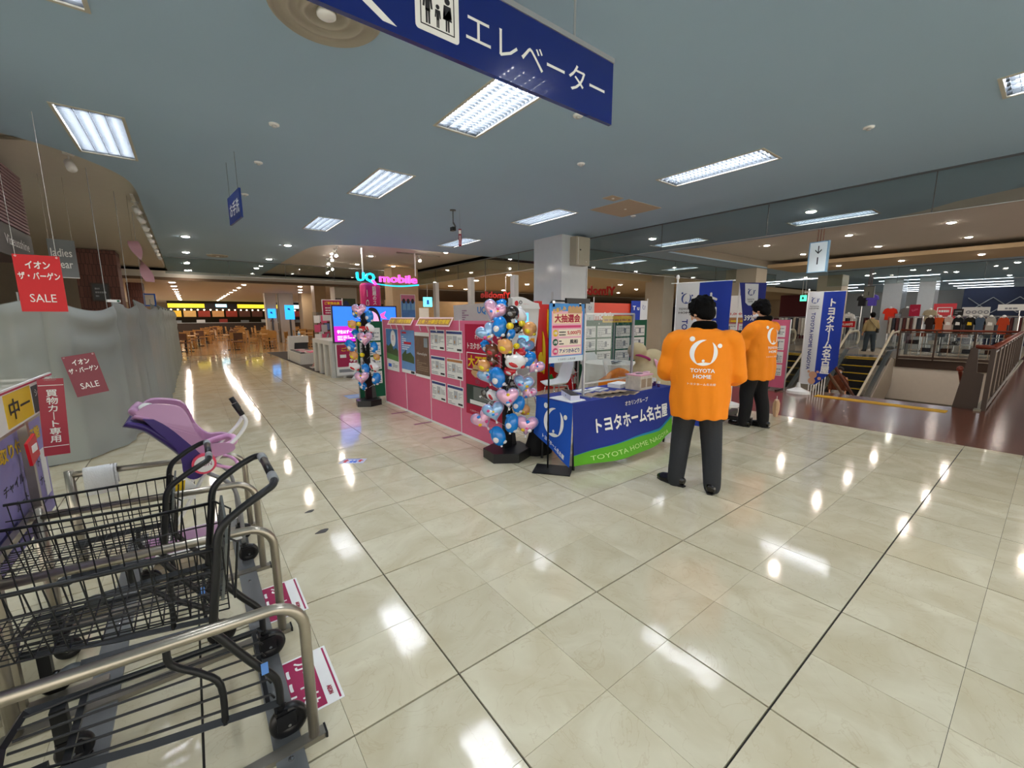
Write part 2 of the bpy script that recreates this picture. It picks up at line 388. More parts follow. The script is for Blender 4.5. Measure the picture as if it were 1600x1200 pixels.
struct('ceiling', MB().box(-9, 19.5, 3.0, 60, 60, 3.3), CREAM)
struct('ceiling', MB().box(-9, -9, 3.62, 60, 60, 3.7), mat('slab_concrete', '#55534f', .9))
struct('trim_4', MB().box(-9, 19.42, 2.96, 6.72, 19.5, 3.06), mat('brown_bulkhead', '#6a5440', .7))
# far walls closing the building
WALLC = mat('warm_wall', '#8e7c64', .7, var=.08, scale=1)
struct('wall_back', MB().box(-9, 52, 0, 60, 52.3, 3.3), WALLC)
struct('wall_right', MB().box(58, -9, 0, 58.3, 52, 3.3), mat('navy_wall', '#3b4252', .7))
struct('wall_far', MB().box(42, 9.6, 0, 42.3, 20, 3.0), mat('tan_far_wall', '#a8967a', .7))
# square pillars -----------------------------------------------------------------------------
PIL = mat('white_pillar', '#c9cfd2', .12, spec=.5)
p = MB().box(5.76, 5.34, 0, 6.55, 6.27, H)
struct('wall_pillar', p, PIL); P0 = bpy.data.objects['wall_pillar']
part(P0, 'switch_plate', MB().box(5.755, 5.60, 1.92, 5.76, 5.66, 2.10), mat('plate', '#b9bcb9', .5))
part(P0, 'corner_trim', MB().box(6.545, 5.325, 0, 6.565, 5.345, H), ALU)
PILB = mat('beige_pillar', '#b8ad9a', .5, var=.08, scale=2)
for x0, y0, x1, y1, mm in [(15.9, 5.6, 16.8, 6.7, PILB), (21.6, 4.5, 22.5, 5.4, PILB), (26, 3.3, 27, 4.0, PIL), (26, 2.2, 27, 2.75, PIL), (15.3, 9.0, 16.1, 9.9, PILB), (23, 12, 24, 13, PILB), (5.1, 13.3, 6.1, 14.0, mat('light_wood_panel', '#c2a47c', .5, var=.12, scale=5)),
                        (2.97, 28, 3.55, 28.6, PILB), (3.7, 28, 4.5, 28.7, PILB), (4.8, 27, 5.7, 28, BROWNC), (4.95, 20.2, 6.0, 21, PILB), (3.9, 19.6, 4.4, 20.2, mat('wood_panel', '#96754e', .5, var=.12, scale=5))]:
    struct('wall_pillar', MB().box(x0, y0, 0, x1, y1, H if x0 > 6.9 and y0 < 9 else 3.0 if y0 > 19 else H), mm)
# smoke barriers of glass ----------------------------------------------------------------------
def barrier(name, label, a, b, zt, zb, step, grp):
    a, b = V((*a, 0)), V((*b, 0)); d = (b-a); n = max(1, round(d.length/step)); an = atan2(d.y, d.x); sl = d.length/n
    t = thing(name, label, 'glass barrier', (a.x, a.y, 0), an, grp)
    part(t, 'top_rail', MB().box(0, -.012, zt-.02, d.length, .012, zt), DARKSTEEL)
    part(t, 'bottom_rail', MB().box(0, -.008, zb-.008, d.length, .008, zb), ALU)
    for i in range(n):
        part(t, 'pane', MB().box(i*sl+.004, -.003, zb, (i+1)*sl-.004, .003, zt-.02), GLASS)
        if i: part(t, 'joint', MB().box(i*sl-.005, -.006, zb, i*sl+.005, .006, zt-.02), DARKSTEEL)
    return t
barrier('smoke_barrier', 'long clear glass smoke barrier hanging from ceiling along the brown aisle', (6.6, -5.9), (6.6, 5.34), H, 2.80, 1.75, 'hanging glass smoke barriers')
barrier('smoke_barrier', 'clear glass smoke barrier under the ceiling left of the white pillar', (6.6, 6.27), (6.6, 14.5), H, 2.80, 1.75, 'hanging glass smoke barriers')
barrier('smoke_barrier', 'clear glass smoke barrier crossing the corridor ceiling before the food court', (-1.2, 14.6), (6.6, 14.5), H, 2.82, 1.6, 'hanging glass smoke barriers')
barrier('smoke_barrier', 'clear glass smoke barrier running back from the grey electric box', (6.62, 6.35), (19.5, 6.3), H, 2.80, 2.4, 'hanging glass smoke barriers')
barrier('smoke_barrier', 'clear glass smoke barrier beyond the escalator landing before the clothes shop', (19.9, 4.55), (19.9, -4), H, 2.72, 2.2, 'hanging glass smoke barriers')
# ---------------------------------------------------------------- ceiling fixtures
def troffer():
    t = thing('fluorescent_light', 'x', 'ceiling light', (0, 0, H))
    part(t, 'housing', MB().add([(-W2,-L2,0),(W2,-L2,0),(W2,L2,0),(-W2,L2,0),(-W2+.03,-L2+.02,.10),(W2-.03,-L2+.02,.10),(W2-.03,L2-.02,.10),(-W2+.03,L2-.02,.10)],
        [(0,1,5,4),(1,2,6,5),(2,3,7,6),(3,0,4,7),(4,5,6,7)]), mat('reflector', '#32383d', .5))
    fr = MB().box(-W2-.012, -L2-.012, -.006, W2+.012, -L2+.012, .004).box(-W2-.012, L2-.012, -.006, W2+.012, L2+.012, .004).box(-W2-.012, -L2+.012, -.006, -W2+.012, L2-.012, .004).box(W2-.012, -L2+.012, -.006, W2+.012, L2-.012, .004)
    part(t, 'frame', fr, mat('light_frame', '#b9b6a8', .5))
    for k in range(4):
        x = -.15+.1*k
        part(t, 'tube', MB().cyl((x, -.58, .055), (x, .58, .055), .015, 8), EMW)
    lv = MB()
    for k in range(3): lv.box(-.102+.1*k, -L2+.02, .004, -.098+.1*k, L2-.02, .035)
    for k in range(25): lv.box(-W2+.015, -.6+.05*k-.001, .010, W2-.015, -.6+.05*k+.001, .030)
    part(t, 'louvre', lv, mat('louvre_metal', '#43494e', .5))
    return t
t0 = troffer()
names = {(1.42, 1.70): 'bright four-tube ceiling light just under the blue hanging elevator sign', (1.42, 4.40): 'second four-tube ceiling light back from the blue hanging sign',
 (1.42, 7.42): 'four-tube ceiling light above the corridor, third from the blue sign', (4.44, 1.37): 'large four-tube ceiling light right of the white pillar, over the orange coats',
 (4.44, 4.48): 'four-tube ceiling light just before the white pillar', (4.53, 7.62): 'small four-tube ceiling light behind the hanging camera', (-1.30, 4.52): 'big four-tube ceiling light at upper left over the grey curtain',
 (4.44, -1.55): 'four-tube ceiling light cut by the right edge of the picture', (8.66, 1.36): 'four-tube light seen through the glass barrier above the escalators',
 (8.76, 4.45): 'four-tube light seen through the glass barrier right of the grey box', (10.75, 7.45): 'long white light beyond the glass, left of the tall white flag', (13.95, 7.5): 'long white light beyond the glass, above the first man'}
for n, (x, y) in enumerate(TROFF):
    if (x, y) in names: lab = names[(x, y)]
    else: hid = globals().get('hid', -1)+1; lab = 'four-tube ceiling light outside the picture, '+ORD[hid]+' one'
    o = t0 if n == 0 else copy(t0)
    o.location = (x, y, H if y < 9 else 3.425); o['label'] = lab; o['group'] = 'recessed fluorescent ceiling lights'
def downlight(z, r=.075):
    t = thing('downlight', 'x', 'downlight', (0, 0, z))
    part(t, 'trim_ring', MB().lathe([(r+.02, 0), (r+.018, -.006), (r, -.008), (r-.004, 0)], n=16), WHITE, smooth=True)
    part(t, 'lamp', MB().lathe([(r-.003, -.001), (r*.8, -.012), (r*.4, -.02), (.001, -.022)], n=14), EMD, smooth=True)
    return t
d0 = downlight(H); first = [True]
def dl(pts, z, label, group, s=1):
    for k_, (x, y) in enumerate(pts):
        o = d0 if first[0] else copy(d0); first[0] = False
        o.location = (x, y, z); o['label'] = ORD[k_]+' nearest '+label; o['group'] = group; o.scale = (s, s, 1)
dl([(-.67, 10.5), (-.67, 13.3), (-.67, 16.2), (-.67, 18.9)], H, 'downlight in the left row over the corridor', 'downlights in the left corridor row')
dl([(1.33, 10.45), (1.33, 13.5), (1.33, 16.5)], H, 'downlight in the right row over the corridor', 'downlights in the right corridor row')
dl([(-1.2, 21.4+2.7*k) for k in range(9)], 3.0, 'bright downlight in the long left row over the food court', 'downlights over the food court, left row', 1.6)
dl([(1.33, 21.2+2.4*k) for k in range(10)], 3.0, 'bright downlight in the middle row over the food court', 'downlights over the food court, middle row', 1.2)
dl([(3.6+.5*k, 21+2.6*k) for k in range(9)], 3.0, 'bright downlight in the slanting row by the food court pillars', 'downlights over the food court, right row', 1.3)
dl([(2.85, 9.95), (5.41, 9.85), (2.8, 12), (5.46, 14), (3.9, 11.9), (4.2, 14.2)], 3.42, 'downlight in the cream ceiling over the phone shop', 'downlights over the phone shop', .9)
dl([(7.78, 1.4), (7.8, 4.5), (7.8, 7.4)], H, 'round downlight seen through the glass barrier', 'downlights behind the long glass barrier')
dl([(x, y) for x in (12.6, 15.4) for y in (-1.6, .3, 2.1, 4.0)], 3.55, 'downlight in the tan recessed ceiling over the escalators', 'downlights in the tan coffer')
dl([(17.6, y) for y in (-1.6, .22, 1.95, 3.6)], 3.3, 'downlight on the far lowered edge over the escalators', 'downlights on the far coffer edge')
dl([(21.3, -.3), (21.6, 2.3), (24, 1.4), (24, -.5), (28, 0.2), (23, 4), (22, 6)], H, 'small round downlight over the clothes shop entrance', 'downlights over the clothes shop')
rd = random.Random(5)
dl([(8.3, 10.6), (8.6, 13.2), (10.4, 11), (11.6, 13.6), (9.2, 16.4), (12.8, 12), (14.5, 14.6), (15.2, 11.2), (11, 18), (16.8, 16.5), (18.6, 12.8), (7.7, 15), (13.2, 17.6), (7.6, 18.2), (20.5, 15.5), (22, 11.5)], 3.0,
   'downlight under the low brown ceiling behind the booth', 'downlights under the brown ceiling', 1.25)
dl([(26+4*k, 11.5+2.2*(k % 3)) for k in range(7)], 3.0, 'added downlight far beyond the beige column at the back', 'added far downlights under the brown ceiling', 1.4)  # extra lamps added to brighten the dark area at the back
# long strip lights over the clothes shop
def strip(L=1.3):
    t = thing('strip_light', 'x', 'strip light')
    part(t, 'housing', MB().box(-.06, -L/2, -.03, .06, L/2, 0), WHITE)
    part(t, 'tube', MB().box(-.05, -L/2+.02, -.042, .05, L/2-.02, -.03), emis('strip_glow', '#eaf4ff', 9))
    return t
s0 = None
def strips(pts, lab, grp, ln):
    global s0
    for k_, (x, y) in enumerate(pts):
        if s0 is None: s0 = strip(); o = s0
        else: o = copy(s0)
        o.location = (x, y, H); o.scale = (1, ln, 1); o['label'] = ORD[k_]+' nearest '+lab; o['group'] = grp
strips([(24.5+2.6*k, 3.0+.35*k) for k in range(8)], 'long white strip light in the row running over the clothes shop', 'strip lights over the clothes shop, left row', 1.7)
strips([(29.5+2.8*k, 1.3+.12*k) for k in range(7)], 'long white strip light in the row near the right edge of the shop', 'strip lights over the clothes shop, right row', 1.8)
strips([(23, 7.7), (24.6, 9.8-1), (32, 7.2), (29, 6.2), (36, 7.4), (22.5, 6.1)], 'long white strip light above the dark shop behind the tall flag', 'strip lights behind the tall flag', 1.2)
# vents, sprinklers, speaker, hatch
def vent(loc, r, label, z=H):
    t = thing('ceiling_diffuser', label, 'air vent', (*loc, z))
    pr = [(r, -.0), (r*.99, -.014), (r*.93, -.03), (r*.90, -.012), (r*.72, -.01), (r*.68, -.028), (r*.62, -.03), (r*.60, -.012), (r*.45, -.012), (r*.41, -.03), (r*.36, -.032), (r*.33, -.008), (.001, -.008)]
    part(t, 'cone', MB().lathe(pr, n=40), mat('diffuser', '#a79f90', .6), smooth=True)
    part(t, 'core', MB().lathe([(r*.17, -.008), (r*.17, -.03), (r*.12, -.04), (.001, -.042)], n=20), WHITE, smooth=True)
vent((.02, 1.40), .31, 'big round ceiling air diffuser behind the blue hanging sign')
vent((.04, 13.5), .26, 'round ceiling air diffuser over the corridor, far off')
for x, y in [(.01, 3.21), (.02, 4.4), (4.46, -.09), (2.11, 1.4), (.03, 5.96), (3.0, 2.2), (5.6, 3.4)]:
    lab = {(.01, 3.21): 'small round ceiling detector nearest the air diffuser', (.02, 4.4): 'small flat ceiling disc over the left corridor', (4.46, -.09): 'small round smoke detector at upper right of ceiling', (2.11, 1.4): 'small ceiling sprinkler touching the edge of blue sign'}.get((x, y), 'tiny ceiling sprinkler head at %s' % ('the left' if x < 1 else 'the middle' if x < 4 else 'the right'))
    t = thing('smoke_detector', lab, 'detector', (x, y, H), group='small round ceiling devices')
    part(t, 'base', MB().lathe([(.045, 0), (.044, -.012), (.03, -.016), (.001, -.017)], n=16), WHITE, smooth=True)
    part(t, 'sensor', MB().lathe([(.02, -.016), (.018, -.03), (.001, -.034)], n=12), ALU, smooth=True)
for (x0, y0, x1, y1), lab in [((4.68, 2.79, 5.52, 3.58), 'large beige access panel in the blue ceiling'), ((4.31, 2.81, 4.57, 3.0), 'small beige access panel beside the large one')]:
    t = thing('ceiling_hatch', lab, 'hatch', (0, 0, H)); part(t, 'panel', MB().box(x0, y0, -.006, x1, y1, 0), mat('hatch', '#b5a58f', .7)); part(t, 'knob', MB().lathe([(.02, -.006), (.02, -.012), (.001, -.014)], ((x0+x1)/2, (y0+y1)/2, 0), 10), WHITE)
# stairwell: walls, stairs, lower floor ---------------------------------------------------------
WW = mat('stairwell_wall', '#ece5da', .6)
struct('wall_stairwell', MB().box(19.75, -.72, -1.5, 20.0, 2.25, -.3), WW)
struct('wall_stairwell', MB().box(9.45, -.9, -4.6, 22, -.72, -.3), WW)
struct('wall_stairwell', MB().box(9.2, -.72, -4.6, 9.45, 6.9, -.3), WW)
struct('wall_stairwell', MB().box(9.45, 6.9, -4.6, 26, 7.1, -.3), WW)
struct('trim_5', MB().box(19.7, -.72, -.3, 19.76, 2.1, 0), BROWNM)
struct('floor_lower', MB().box(5, -12, -4.9, 60, 20, -4.6), mat('lower_floor', '#c2bcae', .3))
struct('ceiling_lower', MB().box(20, -12, -1.6, 60, 20, -1.5), mat('lower_ceiling', '#b5b0a6', .8))
# ================================================================ FOREGROUND
# elevator sign ----
t = thing('hanging_sign', 'large dark blue hanging sign with white katakana and lift pictogram', 'sign', (0, .31, 0))
part(t, 'panel', MB().box(-.85, -.012, 2.635, 1.253, .012, 2.95, b=.003), mat('sign_blue', '#0b2272', .22, spec=.5, coat=.3))
part(t, 'top_channel', MB().box(-.85, -.018, 2.95, 1.253, .018, 2.975), ALU)
for x in (-.5, .95): part(t, 'hanger', MB().cyl((x, 0, 2.97), (x, 0, H), .006), ALU)
Y = -.0135
letters(t, 'エレベーター', .73, 2.785, .90, .125, Y, TW, .004, label='white lettering reading elevator')
ic = MB(); r_ = .015; x0, x1, z0, z1 = .045, .245, 2.69, 2.89
ic.xz(arc((x0+r_, z0+r_), r_, pi, 1.5*pi, 5)+arc((x1-r_, z0+r_), r_, 1.5*pi, 2*pi, 5)+arc((x1-r_, z1-r_), r_, 0, .5*pi, 5)+arc((x0+r_, z1-r_), r_, .5*pi, pi, 5), Y, -.012)
pic = part(t, 'pictogram', ic, TW)
fr = MB(); a = .022
for q in ((x0+a, z0+a, x1-a, z0+a+.004), (x0+a, z1-a-.004, x1-a, z1-a), (x0+a, z0+a, x0+a+.004, z1-a), (x1-a-.004, z0+a, x1-a, z1-a)): fr.box(q[0], Y-.001, q[1], q[2], Y, q[3])
part(pic, 'frame_line', fr, INK)
def pict(px, zb, h, skirt=0):
    m = MB(); m.xz([(px+.1*h*cos(a_*pi/6), zb+.89*h+.1*h*sin(a_*pi/6)) for a_ in range(12)], Y-.001, Y)
    w = .13*h
    m.xz([(px-w, zb+.76*h), (px+w, zb+.76*h), (px+w*1.25, zb+.42*h), (px+w*.8, zb+.42*h), (px+w*.55, zb+.68*h), (px+w*(1.3 if skirt else .6), zb+.33*h), (px-w*(1.3 if skirt else .6), zb+.33*h), (px-w*.55, zb+.68*h), (px-w*.8, zb+.42*h), (px-w*1.25, zb+.42*h)], Y-.001, Y)
    m.xz([(px-w*.55, zb), (px-w*.12, zb), (px-w*.05, zb+.4*h), (px-w*.55, zb+.4*h)], Y-.001, Y); m.xz([(px+w*.12, zb), (px+w*.55, zb), (px+w*.55, zb+.4*h), (px+w*.05, zb+.4*h)], Y-.001, Y)
    part(pic, 'pictogram_figure', m, INK)
pict(.10, 2.722, .135); pict(.145, 2.722, .085); pict(.19, 2.722, .125, 1)
ar = MB(); ar.xz([(-.36, 2.80), (-.09, 2.66), (-.035, 2.66), (-.29, 2.80), (-.035, 2.94), (-.09, 2.94)], Y, -.012); ar.xz([(-.31, 2.785), (.0, 2.785), (.0, 2.815), (-.31, 2.815)], Y, -.012)
part(t, 'arrow', ar, TW)
# small blue sign far along the corridor (seen nearly edge-on) ----
t = thing('hanging_sign', 'small blue hanging toilet sign seen nearly edge on over the corridor', 'sign', (-.25, 4.42, 0), R(-84))
part(t, 'panel', MB().box(-.30, -.01, 2.62, .30, .01, 2.92), mat('sign_blue2', '#14327c', .4))
letters(t, 'お手洗', .02, 2.76, .46, .15, -.011, TW)
for x in (-.22, .22): part(t, 'wire', MB().cyl((x, 0, 2.92), (x, 0, H), .002, 5), DARKSTEEL)
# red SALE sign hung on strings ----
def sale(loc, rz, label, red, s=1, tilt=0):
    t = thing('sale_sign', label, 'sign', loc, rz); t.scale = (s, s, s); t.rotation_euler[1] = tilt
    part(t, 'panel', MB().box(-.15, -.003, -.26, .15, .003, .26), red)
    letters(t, 'イオン', 0, .17, .16, .07, -.004, TW, .03); letters(t, 'ザ・バーゲン', 0, .07, .27, .07, -.004, TW, .03)
    letters(t, 'SALE', 0, -.135, .17, .075, -.004, TW, .0)
    part(t, 'grommet', MB().torus((-.13, -.003, .245), .006, .002, 'y', 10, 5), CHROME); part(t, 'grommet', MB().torus((.13, -.003, .245), .006, .002, 'y', 10, 5), CHROME)
    return t
SALERED = mat('sale_red', '#d3151f', .45)
t = sale((-1.81, 4.2, 1.85), R(2), 'bright red SALE sign hanging on thin strings above the grey curtain', SALERED, .95)
for x, L in ((-.13, 1.32), (.13, 1.32)): part(t, 'string', MB().cyl((x, 0, .25), (x, 0, .25+L), .0018, 5), mat('string', '#d8d8d4', .5))
# grey draped curtain in front of the closed shop ----
def curt_mat():
    m = mat('grey_mesh_cloth', '#a2a8a4', .85, var=.12, scale=1.2); nt = m.node_tree; b = nt.nodes['Principled BSDF']
    b.inputs['Alpha'].default_value = .76
    return m
path = bez([(-4.6, 5.6, 0), (-3.2, 5.12, 0), (-2.5, 4.93, 0), (-2.15, 4.87, 0), (-1.85, 4.86, 0), (-1.54, 5.40, 0), (-1.36, 6.6, 0), (-1.24, 7.7, 0), (-1.2, 9.5, 0), (-1.2, 11.5, 0), (-1.18, 13.5, 0), (-1.17, 16, 0), (-1.17, 19, 0)], 44)
dist = [0]
for a, b in zip(path, path[1:]): dist.append(dist[-1]+(b-a).length)
tot = dist[-1]
# hanging points measured along the path
def dat(x, y): return dist[min(range(len(path)), key=lambda i: (path[i]-V((x, y, 0))).length)]
hang = [(-.1, 1.6), (dat(-2.6, 4.95), 1.63), (dat(-1.97, 4.86), 1.77), (dat(-1.46, 5.75), 1.77), (dat(-1.33, 6.8), 1.80), (dat(-1.22, 8.2), 1.78)]
q = dat(-1.22, 8.2)
while q < tot+1: q += 1.25; hang.append((q, 1.80))
cv, cf = [], []; NZ = 26
rdc = random.Random(2)
for i, p in enumerate(path):
    s = dist[i]; k = max(0, max(j for j in range(len(hang)) if hang[j][0] <= s)); a, b = hang[k], hang[min(k+1, len(hang)-1)]
    u = (s-a[0])/max(.01, b[0]-a[0]); w4 = 4*u*(1-u); sag = (.15 if k == 2 else .04 if k < 2 else .12)*w4
    top = a[1]+(b[1]-a[1])*u-sag
    tn = (path[min(i+1, len(path)-1)]-path[max(i-1, 0)]).normalized(); nr = V((tn.y, -tn.x, 0)); L_ = b[0]-a[0]
    for j in range(NZ+1):
        v = j/NZ; z = .015+(top-.015)*v; dep = top-z
        swag = .035*sin(dep*21-.6)*math.exp(-dep/.38)*w4
        edge = min(u, 1-u)*L_
        seam = -.07*math.exp(-edge/.10)*(.25+.75*v)+.03*math.exp(-((edge-.20)/.07)**2)*(1-.4*v)
        low = .022*sin(s*7.3+1.1*sin(s*3)+(1-v)*1.5)*(1-v)+.015*sin(s*15+2*v)*(1-v)
        q2 = p+nr*(swag+seam+low); cv.append((q2.x, q2.y, z))
for i in range(len(path)-1):
    for j in range(NZ):
        a = i*(NZ+1)+j; cf.append((a, a+NZ+1, a+NZ+2, a+1))
m = MB().add(cv, cf)
CUR = thing('curtain', 'grey draped mesh curtain closing off the shop left of the corridor', 'curtain')
part(CUR, 'cloth', m, curt_mat(), smooth=True)
hm = MB()
for i in range(0, len(path)-1):
    pa = V(cv[i*(NZ+1)+NZ]); pb = V(cv[(i+1)*(NZ+1)+NZ]); hm.box(0, -.003, -.018, (pb-pa).length+.002, .003, .004, Matrix.Translation(pa) @ (pb-pa).to_track_quat('X', 'Z').to_matrix().to_4x4())
part(CUR, 'hem', hm, mat('hem_grey', '#8f9694', .8))
for x, y, h in [(-1.46, 5.77, 3.3), (-1.33, 6.85, 3.3), (-1.25, 8.25, 3.3), (-2.0, 4.9, 1.8), (-1.24, 9.5, 1.9)]:
    t = thing('curtain_pole', 'thin grey pole of the curtain, %s from the front' % {-1.46: 'second', -1.33: 'third', -1.25: 'fourth', -2.0: 'first', -1.24: 'fifth'}[x], 'pole', (x-.12, y+.05, 0), group='poles behind the grey curtain')
    part(t, 'pole', MB().cyl((0, 0, 0), (0, 0, h), .008 if h < 3 else .004, 8), mat('pole_grey', '#9a9c9a', .4, .4)); part(t, 'foot', MB().lathe([(.10, 0), (.10, .015), (.02, .02), (.001, .02)], n=16), DARKSTEEL)
sale((-1.70, 4.72, .96), R(8), 'red SALE sign against the lower curtain, coloured as if seen through its mesh', mat('veiled_red', '#8a4650', .6), .82, R(-9))  # dull red paints in the veil of the curtain mesh
t = thing('curtain_clip', 'small white and green clip on curtain top corner', 'clip', (-1.50, 5.70, 1.755), R(40)); part(t, 'clip', MB().box(-.07, -.01, -.02, .07, .01, .01), WHITE); part(t, 'mark', MB().box(.03, -.012, -.015, .06, -.01, .005), GREEN)
# cart corral -------------------------------------------------------------------------------
XF, XR = -.57, -1.45
YH = [.08, .75, 1.42, 2.09]
t = thing('cart_corral', 'brushed steel cart corral of four rounded hoops at lower left', 'cart corral')
for n, y in enumerate(YH):
    pts = [(XF, y, .01), (XF, y, .44)]+[(x, y, z) for x, z in arc((XF-.11, .465), .11, 0, pi/2, 7)]+[(XR+.0, y, .615)]
    h = part(t, 'hoop', MB().tube(pts, .0185, 14), STEEL, smooth=True)
    part(t, 'rear_post', MB().cyl((XR, y, .01), (XR, y, .66 if n < 3 else .64), .022, 12), STEEL, smooth=True)
    part(t, 'cross_base', MB().box(XR-.04, y-.022, 0, XF+.035, y+.022, .02, b=.004), mat('base_steel', '#8f8a80', .35, .8))
    part(t, 'end_cap', MB().box(XF+.035, y-.024, 0, XF+.042, y+.024, .022), BLACK)
part(t, 'floor_rail', MB().box(-.70, -.35, .0, -.61, 2.4, .012), mat('grey_rail', '#77797a', .4, .5))
part(t, 'floor_rail', MB().box(-1.27, -.35, .0, -1.17, 2.4, .012), MATS['grey_rail'])
bl = MB()
for y in (-.1, .04, .5, .9, 1.3, 1.9):
    for x in (-.655, -1.22): bl.lathe([(.010, .012), (.009, .017), (.001, .018)], (x, y, 0), 8)
part(t, 'rail_bolts', bl, CHROME)
t = thing('towel', 'white towel with black end stripes folded over the farthest hoop', 'towel', (-1.315, 2.09, .615))
def cloth(x0, x1, zl, amp=.004):
    m = MB(); prof = [(.03, -zl), (.03, -.03), (.026, .01), (.012, .028), (-.012, .028), (-.026, .01), (-.03, -.03), (-.03, -zl*.7)]
    prof2 = [(a*.92, b-.002) for a, b in prof[::-1]]
    nn = 6; vs = []
    for i in range(nn+1):
        x = x0+(x1-x0)*i/nn
        for (a, b) in prof+prof2: vs.append((x, a*(-1)+amp*sin(i*2.1), b))
    q = len(prof)*2
    return m.add(vs, [(i*q+k, (i+1)*q+k, (i+1)*q+(k+1) % q, i*q+(k+1) % q) for i in range(nn) for k in range(q)]+[tuple(range(q)), tuple(range(nn*q+q-1, nn*q-1, -1))])
part(t, 'fabric', cloth(-.075, .075, .14), mat('towel_white', '#e2e4e2', .9, bump=.4, bscale=150), smooth=True)
for x in (.046, .060): part(t, 'stripe', cloth(x, x+.005, .141).add([], []), INK)
# shopping carts --------------------------------------------------------------------------
CAST = None
def caster(parent, loc, r=.062, rz=0):
    c = part(parent, 'caster', MB().box(-.022, -.020, r*1.55, .022, .020, r*1.95, b=.006).box(-.02, -.026, r*.8, .045, -.020, r*1.75).box(-.02, .020, r*.8, .045, .026, r*1.75).cyl((.0, 0, r*1.9), (0, 0, r*2.3), .012), BLACK, loc=loc, rot=(0, 0, rz))
    w = MB().lathe([(.001, -.014), (r*.3, -.014), (r*.34, -.018), (r*.8, -.019), (r*.95, -.015), (r, -.007), (r, .007), (r*.95, .015), (r*.8, .019), (r*.34, .018), (r*.3, .014), (.001, .014)], n=24)
    o = part(c, 'wheel', w, BLACK, smooth=True, loc=(.02, 0, r), rot=(pi/2, 0, 0))
    part(c, 'axle', MB().cyl((.02, -.030, r), (.02, .030, r), .006, 10), CHROME)
    return c
